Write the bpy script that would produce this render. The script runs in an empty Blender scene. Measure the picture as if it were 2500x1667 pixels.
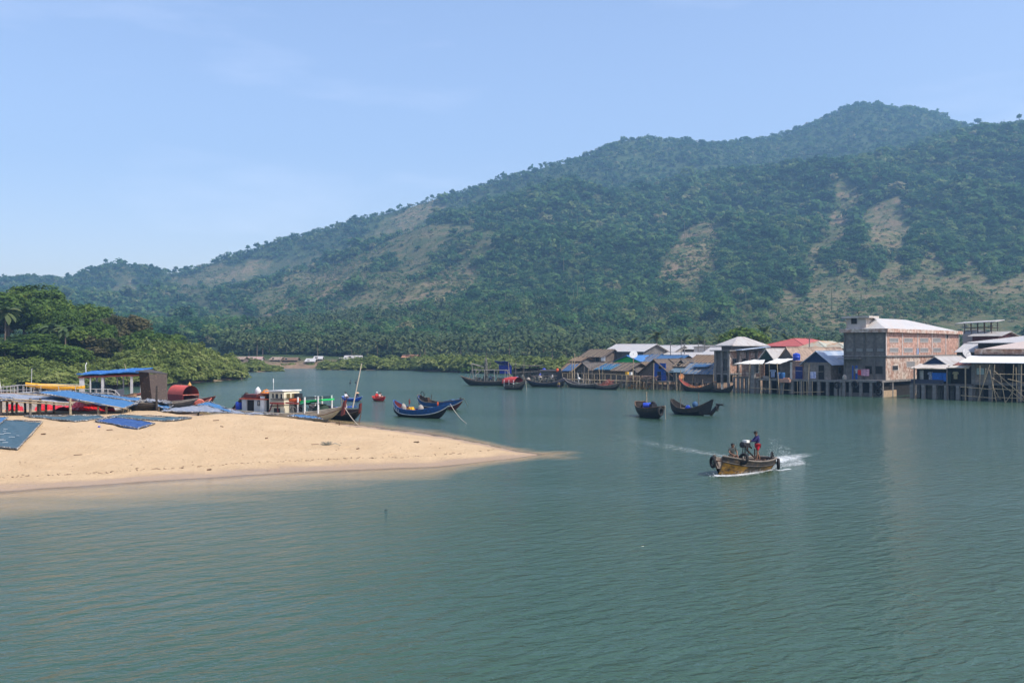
import bpy, bmesh, math, random
import numpy as np
from mathutils import Vector, Matrix, Euler
random.seed(7); RNG = np.random.default_rng(11)
SC = bpy.context.scene; COL = SC.collection
R = math.radians
F, H, YH, CX = 2430.0, 7.0, 850.0, 1250.0      # focal length in photo pixels, eye height, horizon row, centre column
def P(px, py, d): return Vector(((px-CX)/F*d, d, H-(py-YH)/F*d))
def G(px, d, z=0.0): return Vector(((px-CX)/F*d, d, z))
def DW(py, z=0.0): return F*(H-z)/(py-YH)
def ZP(py, d): return H-(py-YH)/F*d

# ------------------------------------------------------------------ materials
MATS = {}
def M(key, col, rough=.8, var=.25, scale=3.0, col2=None, patch=.55, soft=.12, pscale=.8, bump=0.0, bscale=None,
      metal=0.0, spec=.3, stretch=(1,1,1), wave=None, wdark=.75, alpha=None):
    """procedural material: base colour varied by noise, optional second colour in patches, optional ribs along an axis"""
    if key in MATS: return MATS[key]
    m = bpy.data.materials.new(key); MATS[key] = m; m.use_nodes = True
    nt = m.node_tree; N = nt.nodes; L = nt.links
    b = N['Principled BSDF']; b.inputs['Roughness'].default_value = rough; b.inputs['Metallic'].default_value = metal
    b.inputs['Specular IOR Level'].default_value = spec
    tc = N.new('ShaderNodeTexCoord'); mp = N.new('ShaderNodeMapping'); mp.inputs['Scale'].default_value = stretch
    L.new(tc.outputs['Object'], mp.inputs['Vector'])
    n1 = N.new('ShaderNodeTexNoise'); n1.inputs['Scale'].default_value = scale; n1.inputs['Detail'].default_value = 6
    L.new(mp.outputs['Vector'], n1.inputs['Vector'])
    r1 = N.new('ShaderNodeValToRGB'); e = r1.color_ramp.elements
    c = Vector(col); e[0].position = .3; e[1].position = .7
    lo = c*(1-var); hi = c*(1+var*.7)
    e[0].color = (*lo, 1); e[1].color = (*hi, 1)
    L.new(n1.outputs['Fac'], r1.inputs['Fac']); out = r1.outputs['Color']
    if col2 is not None:
        n2 = N.new('ShaderNodeTexNoise'); n2.inputs['Scale'].default_value = pscale; n2.inputs['Detail'].default_value = 8
        n2.inputs['Roughness'].default_value = .65
        L.new(mp.outputs['Vector'], n2.inputs['Vector'])
        mr = N.new('ShaderNodeMapRange'); mr.inputs['From Min'].default_value = patch-soft; mr.inputs['From Max'].default_value = patch+soft
        L.new(n2.outputs['Fac'], mr.inputs['Value'])
        mx = N.new('ShaderNodeMix'); mx.data_type = 'RGBA'; mx.inputs['B'].default_value = (*col2, 1)
        L.new(mr.outputs['Result'], mx.inputs['Factor']); L.new(out, mx.inputs['A']); out = mx.outputs['Result']
    hgt = n1.outputs['Fac']
    if wave:
        ax, ws = wave
        w = N.new('ShaderNodeTexWave'); w.bands_direction = ax; w.inputs['Scale'].default_value = ws
        w.inputs['Distortion'].default_value = .6; w.inputs['Detail'].default_value = 2
        L.new(tc.outputs['Object'], w.inputs['Vector'])
        rr = N.new('ShaderNodeMapRange'); rr.inputs['From Min'].default_value = 0; rr.inputs['From Max'].default_value = .35
        rr.inputs['To Min'].default_value = wdark; rr.inputs['To Max'].default_value = 1.0
        L.new(w.outputs['Fac'], rr.inputs['Value'])
        mx = N.new('ShaderNodeMix'); mx.data_type = 'RGBA'; mx.blend_type = 'MULTIPLY'; mx.inputs['Factor'].default_value = 1
        L.new(out, mx.inputs['A']); L.new(rr.outputs['Result'], mx.inputs['B']); out = mx.outputs['Result']
        hgt = w.outputs['Fac']
    L.new(out, b.inputs['Base Color'])
    if bump:
        bp = N.new('ShaderNodeBump'); bp.inputs['Strength'].default_value = bump; bp.inputs['Distance'].default_value = .05
        L.new(hgt, bp.inputs['Height']); L.new(bp.outputs['Normal'], b.inputs['Normal'])
    return m

def brick_mat(key, c1, c2, mortar, plaster=None, patch=.55, scale=3.0):
    if key in MATS: return MATS[key]
    m = bpy.data.materials.new(key); MATS[key] = m; m.use_nodes = True
    nt = m.node_tree; N = nt.nodes; L = nt.links; b = N['Principled BSDF']; b.inputs['Roughness'].default_value = .92
    b.inputs['Specular IOR Level'].default_value = .2
    tc = N.new('ShaderNodeTexCoord'); sp = N.new('ShaderNodeSeparateXYZ'); ad = N.new('ShaderNodeMath'); cb = N.new('ShaderNodeCombineXYZ')
    L.new(tc.outputs['Object'], sp.inputs[0]); L.new(sp.outputs['X'], ad.inputs[0]); L.new(sp.outputs['Y'], ad.inputs[1])
    L.new(ad.outputs[0], cb.inputs['X']); L.new(sp.outputs['Z'], cb.inputs['Y'])
    bt = N.new('ShaderNodeTexBrick'); bt.inputs['Scale'].default_value = scale; bt.inputs['Mortar Size'].default_value = .03
    bt.inputs['Brick Width'].default_value = .75; bt.inputs['Row Height'].default_value = .26
    bt.inputs['Color1'].default_value = (*c1,1); bt.inputs['Color2'].default_value = (*c2,1); bt.inputs['Mortar'].default_value = (*mortar,1)
    L.new(cb.outputs[0], bt.inputs['Vector'])
    n = N.new('ShaderNodeTexNoise'); n.inputs['Scale'].default_value = .55; n.inputs['Detail'].default_value = 9; n.inputs['Roughness'].default_value = .7
    L.new(tc.outputs['Object'], n.inputs['Vector'])
    out = bt.outputs['Color']
    if plaster:
        mr = N.new('ShaderNodeMapRange'); mr.inputs['From Min'].default_value = patch-.07; mr.inputs['From Max'].default_value = patch+.07
        L.new(n.outputs['Fac'], mr.inputs['Value'])
        mx = N.new('ShaderNodeMix'); mx.data_type='RGBA'; mx.inputs['B'].default_value = (*plaster,1)
        L.new(mr.outputs['Result'], mx.inputs['Factor']); L.new(out, mx.inputs['A']); out = mx.outputs['Result']
    n3 = N.new('ShaderNodeTexNoise'); n3.inputs['Scale'].default_value = 2.2; n3.inputs['Detail'].default_value = 8
    L.new(tc.outputs['Object'], n3.inputs['Vector'])
    r3 = N.new('ShaderNodeMapRange'); r3.inputs['From Min'].default_value=.3; r3.inputs['From Max'].default_value=.7; r3.inputs['To Min'].default_value=.55; r3.inputs['To Max'].default_value=1.25
    L.new(n3.outputs['Fac'], r3.inputs['Value'])
    m2 = N.new('ShaderNodeMix'); m2.data_type='RGBA'; m2.blend_type='MULTIPLY'; m2.inputs['Factor'].default_value=1
    L.new(out, m2.inputs['A']); L.new(r3.outputs['Result'], m2.inputs['B'])
    L.new(m2.outputs['Result'], b.inputs['Base Color'])
    return m

def foliage_mat(key, ramp, rough=.75, spec=.25, trans=.35):
    """leaf colour picked per leaf clump by the mesh attribute 'tint' and per plant by the object's own random number"""
    if key in MATS: return MATS[key]
    m = bpy.data.materials.new(key); MATS[key] = m; m.use_nodes = True
    nt = m.node_tree; N = nt.nodes; L = nt.links; b = N['Principled BSDF']
    b.inputs['Roughness'].default_value = rough; b.inputs['Specular IOR Level'].default_value = spec
    at = N.new('ShaderNodeAttribute'); at.attribute_name = 'tint'
    oi = N.new('ShaderNodeObjectInfo')
    ad = N.new('ShaderNodeMath'); ad.operation = 'MULTIPLY_ADD'; ad.inputs[1].default_value = .22; 
    L.new(oi.outputs['Random'], ad.inputs[0]); L.new(at.outputs['Fac'], ad.inputs[2])
    sb = N.new('ShaderNodeMath'); sb.operation = 'SUBTRACT'; sb.inputs[1].default_value = .11; L.new(ad.outputs[0], sb.inputs[0])
    cr = N.new('ShaderNodeValToRGB'); el = cr.color_ramp.elements
    while len(el) < len(ramp): el.new(.5)
    for e, (p, c) in zip(el, ramp): e.position = p; e.color = (*c, 1)
    L.new(sb.outputs[0], cr.inputs['Fac']); L.new(cr.outputs['Color'], b.inputs['Base Color'])
    tl = N.new('ShaderNodeBsdfTranslucent'); ms = N.new('ShaderNodeMixShader'); ms.inputs[0].default_value = trans   # leaves let some light through
    L.new(cr.outputs['Color'], tl.inputs['Color']); L.new(b.outputs[0], ms.inputs[1]); L.new(tl.outputs[0], ms.inputs[2]); L.new(ms.outputs[0], N['Material Output'].inputs['Surface'])
    return m

# ------------------------------------------------------------------ object helpers
def tag(o, label=None, cat=None, group=None, kind=None):
    if label: o['label'] = label
    if cat: o['category'] = cat
    if group: o['group'] = group
    if kind: o['kind'] = kind
    return o
def empty(name, loc=(0,0,0), rz=0.0, label=None, cat=None, group=None, tilt=(0,0)):
    o = bpy.data.objects.new(name, None); COL.objects.link(o); o.location = loc; o.rotation_euler = (tilt[0], tilt[1], rz)
    o.empty_display_size = .3
    return tag(o, label, cat, group)
def inst(name, me, parent=None, loc=(0,0,0), rz=0.0, scale=1.0):
    o = bpy.data.objects.new(name, me); COL.objects.link(o); o.location = loc; o.rotation_euler = (0,0,rz)
    o.scale = (scale,)*3 if not hasattr(scale,'__len__') else scale
    if parent is not None: o.parent = parent
    return o
def copy_tree(o, parent=None):
    c = o.copy(); COL.objects.link(c)
    if parent is not None: c.parent = parent
    for ch in list(o.children): copy_tree(ch, c)
    return c
def np_mesh(name, V, Q, mat=None, attrs=None, smooth=False):
    V = np.asarray(V, dtype=np.float32); Q = np.asarray(Q, dtype=np.int32); k = Q.shape[1]
    me = bpy.data.meshes.new(name); me.vertices.add(len(V)); me.vertices.foreach_set('co', V.ravel())
    me.loops.add(Q.size); me.loops.foreach_set('vertex_index', Q.ravel())
    me.polygons.add(len(Q)); me.polygons.foreach_set('loop_start', np.arange(0, Q.size, k, dtype=np.int32))
    me.polygons.foreach_set('loop_total', np.full(len(Q), k, dtype=np.int32))
    if smooth: me.polygons.foreach_set('use_smooth', np.ones(len(Q), dtype=bool))
    for an, av in (attrs or {}).items():
        a = me.attributes.new(an, 'FLOAT', 'POINT'); a.data.foreach_set('value', np.asarray(av, dtype=np.float32))
    me.update(calc_edges=True)
    if mat: me.materials.append(mat)
    return me

class MB:
    """collects shapes into one mesh"""
    def __init__(s): s.v = []; s.f = []
    def add(s, vs, fs):
        k = len(s.v); s.v += [tuple(v) for v in vs]; s.f += [tuple(i+k for i in f) for f in fs]; return s
    def box(s, c, d, rz=0.0, rx=0.0, ry=0.0):
        m = Matrix.Translation(Vector(c)) @ Euler((rx,ry,rz)).to_matrix().to_4x4()
        h = Vector(d)*.5
        vs = [m @ Vector((x*h.x,y*h.y,z*h.z)) for x in (-1,1) for y in (-1,1) for z in (-1,1)]
        return s.add(vs, [(0,1,3,2),(4,6,7,5),(0,4,5,1),(2,3,7,6),(0,2,6,4),(1,5,7,3)])
    def span(s, a, b):
        a = Vector(a); b = Vector(b); return s.box((a+b)/2, b-a)
    def bar(s, p, q, r, n=6, r2=None):
        p = Vector(p); q = Vector(q); r2 = r if r2 is None else r2
        d = q-p
        if d.length < 1e-6: return s
        d.normalize(); a = d.orthogonal().normalized(); b = d.cross(a)
        vs = []
        for i in range(n):
            t = 2*math.pi*i/n; o = a*math.cos(t)+b*math.sin(t); vs.append(p+o*r)
        for i in range(n):
            t = 2*math.pi*i/n; o = a*math.cos(t)+b*math.sin(t); vs.append(q+o*r2)
        fs = [(i,(i+1)%n,n+(i+1)%n,n+i) for i in range(n)] + [tuple(range(n))[::-1], tuple(range(n,2*n))]
        return s.add(vs, fs)
    def tube(s, pts, r, n=6):
        """a bent bar: one swept skin through the points"""
        pts = [Vector(p) for p in pts]; rings = []
        for i, p in enumerate(pts):
            d = (pts[min(i+1,len(pts)-1)]-pts[max(i-1,0)]).normalized()
            ref = Vector((0,0,1)) if abs(d.z) < .9 else Vector((1,0,0))
            a = d.cross(ref).normalized(); b = d.cross(a); rr = r[i] if hasattr(r,'__len__') else r
            rings.append([p+(a*math.cos(2*math.pi*k/n)+b*math.sin(2*math.pi*k/n))*rr for k in range(n)])
        return s.loft(rings)
    def loft(s, rings, cap=True, closed=True):
        n = len(rings[0]); vs = [v for r_ in rings for v in r_]; fs = []
        for j in range(len(rings)-1):
            for i in range(n if closed else n-1):
                i2 = (i+1) % n; fs.append((j*n+i, j*n+i2, (j+1)*n+i2, (j+1)*n+i))
        if cap and closed: fs += [tuple(range(n))[::-1], tuple(range((len(rings)-1)*n, len(rings)*n))]
        return s.add(vs, fs)
    def slab(s, pts, t):
        """a polygon given a thickness downwards along its normal"""
        pts = [Vector(p) for p in pts]; n = (pts[1]-pts[0]).cross(pts[2]-pts[0]).normalized()
        k = len(pts); vs = pts + [p-n*t for p in pts]
        fs = [tuple(range(k)), tuple(range(k,2*k))[::-1]] + [(i, k+i, k+(i+1)%k, (i+1)%k) for i in range(k)]
        return s.add(vs, fs)
    def lathe(s, c, prof, n=12, axis=None):
        c = Vector(c); rot = Matrix.Identity(3) if axis is None else Vector((0,0,1)).rotation_difference(Vector(axis)).to_matrix()
        return s.loft([[c+rot@Vector((r_*math.cos(2*math.pi*i/n), r_*math.sin(2*math.pi*i/n), z)) for i in range(n)] for r_, z in prof])
    def torus(s, c, axis, Rr, r, n=18, k=8):
        c = Vector(c); rot = Vector((0,0,1)).rotation_difference(Vector(axis)).to_matrix(); vs = []; fs = []
        for i in range(n):
            a = 2*math.pi*i/n
            for j in range(k):
                b = 2*math.pi*j/k; q = Rr+r*math.cos(b)
                vs.append(c+rot@Vector((q*math.cos(a), q*math.sin(a), r*math.sin(b))))
        for i in range(n):
            for j in range(k): fs.append((i*k+j, ((i+1)%n)*k+j, ((i+1)%n)*k+(j+1)%k, i*k+(j+1)%k))
        return s.add(vs, fs)
    def ball(s, c, rad, nu=10, nv=7, rz=0.0):
        c = Vector(c); rad = Vector(rad) if hasattr(rad,'__len__') else Vector((rad,)*3)
        rm = Matrix.Rotation(rz,3,'Z')
        return s.loft([[c+rm@Vector((rad.x*math.sin(R(a))*math.cos(2*math.pi*i/nu), rad.y*math.sin(R(a))*math.sin(2*math.pi*i/nu), rad.z*math.cos(R(a)))) for i in range(nu)]
                       for a in [6+168*j/(nv-1) for j in range(nv)]])
    def cloth(s, p00, p10, p11, p01, nu, nv, amp, seed, t=.03):
        """a crumpled sheet between four corners, with thickness"""
        rr = random.Random(seed); ph = [rr.uniform(0,6.28) for _ in range(6)]
        def pt(u, v):
            p = (Vector(p00)*(1-u)+Vector(p10)*u)*(1-v)+(Vector(p01)*(1-u)+Vector(p11)*u)*v
            z = amp*(.5*math.sin(9*u+ph[0]+2*math.sin(5*v+ph[1]))+.35*math.sin(13*v+ph[2]+2*u)+.3*math.sin(23*u+9*v+ph[3]))
            return p+Vector((0,0,z+rr.uniform(-.15,.15)*amp))
        g = [[pt(i/nu, j/nv) for i in range(nu+1)] for j in range(nv+1)]
        vs = [p for row in g for p in row]; k = len(vs); w = nu+1
        vs += [p-Vector((0,0,t)) for p in vs[:k]]
        fs = [(j*w+i, j*w+i+1, (j+1)*w+i+1, (j+1)*w+i) for j in range(nv) for i in range(nu)]
        fs += [tuple(k+x for x in f[::-1]) for f in fs]
        for i in range(nu): fs += [(i, k+i, k+i+1, i+1), (nv*w+i, nv*w+i+1, k+nv*w+i+1, k+nv*w+i)]
        for j in range(nv): fs += [(j*w, (j+1)*w, k+(j+1)*w, k+j*w), (j*w+nu, k+j*w+nu, k+(j+1)*w+nu, (j+1)*w+nu)]
        return s.add(vs, fs)
    def mesh(s, name, mat, smooth=False):
        me = bpy.data.meshes.new(name); me.from_pydata(s.v, [], s.f)
        bm = bmesh.new(); bm.from_mesh(me); bmesh.ops.recalc_face_normals(bm, faces=bm.faces); bm.to_mesh(me); bm.free()
        if smooth:
            me.polygons.foreach_set('use_smooth', [True]*len(me.polygons))
            try: me.set_sharp_from_angle(angle=R(50))
            except Exception: pass
        if mat: me.materials.append(mat)
        return me
    def build(s, name, mat, parent=None, smooth=False, loc=(0,0,0), rz=0.0):
        return inst(name, s.mesh(name, mat, smooth), parent, loc, rz)

# ------------------------------------------------------------------ numpy noise
_perm = RNG.random((256,256))
def vnoise(x, y):
    xi = np.floor(x).astype(int); yi = np.floor(y).astype(int); fx = x-xi; fy = y-yi
    fx = fx*fx*(3-2*fx); fy = fy*fy*(3-2*fy)
    g = lambda a, b: _perm[a % 256, b % 256]
    return (g(xi,yi)*(1-fx)+g(xi+1,yi)*fx)*(1-fy)+(g(xi,yi+1)*(1-fx)+g(xi+1,yi+1)*fx)*fy
def fbm(x, y, o=4):
    s = np.zeros_like(np.asarray(x, float)); a = .5; t = 0
    for k in range(o): s += a*vnoise(x*2**k+17*k, y*2**k+31*k); t += a; a *= .5
    return s/t
def sstep(a, b, x): t = np.clip((x-a)/(b-a), 0, 1); return t*t*(3-2*t)

# ------------------------------------------------------------------ camera, light, world
cam = bpy.data.cameras.new('camera'); co = bpy.data.objects.new('camera', cam); COL.objects.link(co); SC.camera = co
cam.sensor_fit = 'HORIZONTAL'; cam.sensor_width = 36.0; cam.lens = 36.0*F/2500; cam.shift_y = (YH-833.5)/2500
cam.clip_start = .2; cam.clip_end = 20000
co.location = (0,0,H); co.rotation_euler = (R(90),0,0)
SUN_EL, SUN_AZ = 52.0, 118.0
sun = bpy.data.lights.new('sun', 'SUN'); sun.energy = 2.7; sun.angle = R(.55); sun.color = (1,.95,.87)
so = bpy.data.objects.new('sun', sun); COL.objects.link(so)
sd = Vector((math.sin(R(SUN_AZ))*math.cos(R(SUN_EL)), math.cos(R(SUN_AZ))*math.cos(R(SUN_EL)), math.sin(R(SUN_EL))))
so.rotation_euler = sd.to_track_quat('Z','Y').to_euler(); so.location = (0,0,300)
w = bpy.data.worlds.new('World'); SC.world = w; w.use_nodes = True; nt = w.node_tree; N = nt.nodes; L = nt.links
bg = N['Background']; bg.inputs['Strength'].default_value = .15
sky = N.new('ShaderNodeTexSky'); sky.sky_type = 'NISHITA'; sky.sun_disc = False; sky.sun_elevation = R(SUN_EL); sky.sun_rotation = R(SUN_AZ)
sky.air_density = 1.0; sky.dust_density = 1.7; sky.ozone_density = 3.2; sky.altitude = 0
tc = N.new('ShaderNodeTexCoord'); mp = N.new('ShaderNodeMapping'); mp.inputs['Scale'].default_value = (1.6,1.6,7.0); mp.inputs['Location'].default_value = (1.9,.7,2.2)
n1 = N.new('ShaderNodeTexNoise'); n1.inputs['Scale'].default_value = 1.7; n1.inputs['Detail'].default_value = 6; n1.inputs['Roughness'].default_value = .55
L.new(tc.outputs['Generated'], mp.inputs['Vector']); L.new(mp.outputs['Vector'], n1.inputs['Vector'])
mr = N.new('ShaderNodeMapRange'); mr.inputs['From Min'].default_value = .52; mr.inputs['From Max'].default_value = .88; mr.inputs['To Max'].default_value = .24
L.new(n1.outputs['Fac'], mr.inputs['Value'])
mx = N.new('ShaderNodeMix'); mx.data_type = 'RGBA'; mx.inputs['B'].default_value = (7.2,7.0,7.6,1)
L.new(mr.outputs['Result'], mx.inputs['Factor']); tn = N.new('ShaderNodeMix'); tn.data_type = 'RGBA'; tn.blend_type = 'MULTIPLY'; tn.inputs['Factor'].default_value = 1; tn.inputs['B'].default_value = (.96,.83,.81,1)
L.new(sky.outputs['Color'], tn.inputs['A']); L.new(tn.outputs['Result'], mx.inputs['A']); L.new(mx.outputs['Result'], bg.inputs['Color'])
SC.view_settings.view_transform = 'Standard'; SC.view_settings.look = 'None'; SC.view_settings.exposure = 1.0; SC.view_settings.gamma = 1
SC.view_settings.use_curve_mapping = False
SC.cycles.use_denoising = True; SC.cycles.max_bounces = 5; SC.cycles.diffuse_bounces = 2; SC.cycles.glossy_bounces = 3
SC.cycles.transparent_max_bounces = 8; SC.cycles.volume_bounces = 0; SC.cycles.caustics_reflective = False; SC.cycles.caustics_refractive = False
SC.cycles.sample_clamp_indirect = 4.0
try: SC.cycles.denoising_prefilter = 'ACCURATE'
except Exception: pass
# ------------------------------------------------------------------ sand bank
S_ = 2500/2352
_sf = np.array([(-900,47),(-300,47.5),(0,48.7),(255,51.2),(510,54.0),(680,56),(903,57.7),(1063,58.8),(1169,61.2),(1240,63),(1320,65.5)])
_sb = np.array([(-900,112),(0,109),(400,107),(600,103),(760,97.5),(829,93),(957,86),(1063,80.4),(1190,72.7),(1260,67.6),(1320,65.6)])
_sh = np.array([(-900,1.7),(0,1.55),(300,1.5),(430,1.46),(500,1.55),(560,1.5),(640,1.5),(760,1.15),(900,.74),(1000,.5),(1100,.3),(1200,.13),(1320,.0)])
def sand_z(x, y):
    x = np.asarray(x, float); y = np.asarray(y, float); px = CX+F*x/np.maximum(y,1)
    a = y-np.interp(px,_sf[:,0],_sf[:,1]); b = np.interp(px,_sb[:,0],_sb[:,1])-y; c = (1312-px)/F*y
    wob = (fbm(x*.35+5,y*.35,3)-.5)*1.1; a = a+wob*np.clip(1.1-px/1400,.15,1); b = b+wob*.5
    t = np.clip(a/np.maximum(a+b,.5),0,1); h = np.interp(px,_sh[:,0],_sh[:,1])
    pk = np.interp(px,[400,560],[.42,.57]); fl = np.interp(px,[380,540],[.35,-.35])
    up = sstep(0,1,np.clip(t/pk,0,1))*.45+np.clip(t/pk,0,1)**1.25*.55; dn = np.clip(1-sstep(fl,1,np.clip((t-pk)/(1-pk),0,1)),0,1); dn = dn/np.maximum(1-sstep(fl,1,0.0),.2); dn = np.clip(dn,0,1)
    z = h*np.where(t<pk, up, dn)
    z = z+(fbm(x*.25,y*.25,4)-.5)*.22*np.clip(h*2,0,1)*sstep(.1,.4,t)*sstep(0,.25,1-t)
    z = z+(fbm(x*1.3,y*1.3,2)-.5)*.11*np.clip(h*2,0,1)*sstep(.06,.2,t)*(.35+.9*sstep(.45,.6,fbm(x*.12+3,y*.2,2)))
    e = np.minimum(np.minimum(a,b),c)
    return np.where(e>0, np.minimum(z, .25*e), np.maximum(np.interp(px,[700,1100,1200],[.036,.055,.11])*e,-2.0))
def SZ(px, d): p = G(px,d); return float(sand_z(p.x,p.y))
def PS(px, d, dz=0.0): p = G(px,d); p.z = float(sand_z(p.x,p.y))+dz; return p
def polar(pxs, ds, zf):
    PX, D = np.meshgrid(pxs, ds); X = (PX-CX)/F*D; Z = zf(X, D)
    V = np.stack([X,D,Z],-1).reshape(-1,3); w_, h_ = len(pxs), len(ds)
    i = np.arange(w_-1)[None,:]+np.arange(h_-1)[:,None]*w_
    Q = np.stack([i,i+1,i+1+w_,i+w_],-1).reshape(-1,4); return V, Q

def sand_material():
    m = bpy.data.materials.new('sand'); m.use_nodes = True; nt = m.node_tree; N = nt.nodes; L = nt.links; b = N['Principled BSDF']
    b.inputs['Specular IOR Level'].default_value = .25
    g = N.new('ShaderNodeNewGeometry'); sp = N.new('ShaderNodeSeparateXYZ'); L.new(g.outputs['Position'], sp.inputs[0])
    n1 = N.new('ShaderNodeTexNoise'); n1.inputs['Scale'].default_value = .35; n1.inputs['Detail'].default_value = 8; L.new(g.outputs['Position'], n1.inputs['Vector'])
    n2 = N.new('ShaderNodeTexNoise'); n2.inputs['Scale'].default_value = 2.6; n2.inputs['Detail'].default_value = 9; n2.inputs['Roughness'].default_value=.7; L.new(g.outputs['Position'], n2.inputs['Vector'])
    cr = N.new('ShaderNodeValToRGB'); e = cr.color_ramp.elements; e[0].position=.33; e[0].color=(.45,.318,.18,1); e[1].position=.66; e[1].color=(.55,.405,.245,1)
    ad = N.new('ShaderNodeMath'); ad.operation='MULTIPLY_ADD'; ad.inputs[1].default_value=.5; 
    L.new(n1.outputs['Fac'], ad.inputs[0]); hv=N.new('ShaderNodeMath'); hv.operation='MULTIPLY'; hv.inputs[1].default_value=.5; L.new(n2.outputs['Fac'],hv.inputs[0]); L.new(hv.outputs[0], ad.inputs[2]); L.new(ad.outputs[0], cr.inputs['Fac'])
    # dark flecks of shell, twigs and litter
    n3 = N.new('ShaderNodeTexNoise'); n3.inputs['Scale'].default_value=5.5; n3.inputs['Detail'].default_value=3
    mpp=N.new('ShaderNodeMapping'); mpp.inputs['Scale'].default_value=(.55,.9,1); L.new(g.outputs['Position'],mpp.inputs['Vector']); L.new(mpp.outputs['Vector'], n3.inputs['Vector'])
    f3 = N.new('ShaderNodeMapRange'); f3.inputs['From Min'].default_value=.69; f3.inputs['From Max'].default_value=.76; f3.inputs['To Max'].default_value=.55; L.new(n3.outputs['Fac'], f3.inputs['Value'])
    m3 = N.new('ShaderNodeMix'); m3.data_type='RGBA'; m3.inputs['B'].default_value=(.2,.13,.08,1); L.new(f3.outputs['Result'],m3.inputs['Factor']); L.new(cr.outputs['Color'],m3.inputs['A'])
    # wet rim by the water
    wz = N.new('ShaderNodeMath'); wz.operation='MULTIPLY_ADD'; wz.inputs[1].default_value=.14; L.new(n1.outputs['Fac'], wz.inputs[0]); 
    ng=N.new('ShaderNodeMath'); ng.operation='SUBTRACT'; L.new(sp.outputs['Z'],ng.inputs[0]); ng.inputs[1].default_value=.07; L.new(ng.outputs[0], wz.inputs[2])
    wr = N.new('ShaderNodeMapRange'); wr.inputs['From Min'].default_value=.03; wr.inputs['From Max'].default_value=.085; wr.inputs['To Min'].default_value=1; wr.inputs['To Max'].default_value=0; L.new(wz.outputs[0], wr.inputs['Value'])
    m4 = N.new('ShaderNodeMix'); m4.data_type='RGBA'; m4.inputs['B'].default_value=(.40,.275,.165,1); L.new(wr.outputs['Result'],m4.inputs['Factor']); L.new(m3.outputs['Result'],m4.inputs['A'])
    L.new(m4.outputs['Result'], b.inputs['Base Color'])
    rr = N.new('ShaderNodeMapRange'); rr.inputs['To Min'].default_value=.95; rr.inputs['To Max'].default_value=.35; L.new(wr.outputs['Result'],rr.inputs['Value']); L.new(rr.outputs['Result'],b.inputs['Roughness'])
    bp = N.new('ShaderNodeBump'); bp.inputs['Strength'].default_value=.9; bp.inputs['Distance'].default_value=.22; L.new(n2.outputs['Fac'],bp.inputs['Height']); L.new(bp.outputs['Normal'],b.inputs['Normal'])
    return m
V, Q = polar(np.arange(-900,1800,7.0), np.concatenate([np.arange(38,70,.33),np.arange(70,125,.6)]), sand_z)
tag(inst('sand_beach', np_mesh('sand_beach', V, Q, sand_material(), smooth=True)), 'pale sandy spit sloping into the river', kind='structure')

# ------------------------------------------------------------------ hills, river banks
_shore = np.array([(-1500,120),(-400,138),(0,156),(200,170),(430,191),(540,214),(585,225),(593,228),(596,292),(640,296),(676,302),(682,352),(775,352),(790,322),(1000,316),(1060,296),(1150,282),(1300,268),(1400,232),(1450,204),(1640,180),(2060,157),(2500,140),(4000,100)])
_ridge = np.array([(-1500,655),(-600,660),(-100,652),(0,643),(80,635),(130,642),(165,637),(210,615),(245,603),(300,608),(340,615),(400,628),(430,623),(480,612),(560,582),(650,552),(740,534),(830,504),(900,491),(960,472),(1025,448),(1080,441),(1150,413),(1250,389),(1320,374),(1400,335),(1440,324),(1520,326),(1620,334),(1700,326),(1760,318),(1830,301),(1900,271),(1970,246),(2020,250),(2060,263),(2100,256),(2150,274),(2200,300),(2240,312),(2352,330),(3000,420),(3800,520)])*S_
_front = np.array([(-1500,740),(0,700),(300,690),(500,680),(700,640),(900,565),(1000,525),(1100,490),(1200,458),(1300,436),(1400,446),(1500,436),(1600,420),(1700,414),(1800,404),(1900,380),(2000,358),(2100,336),(2200,312),(2260,298),(2352,292),(2600,300),(3000,380),(3800,500)])*S_
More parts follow.
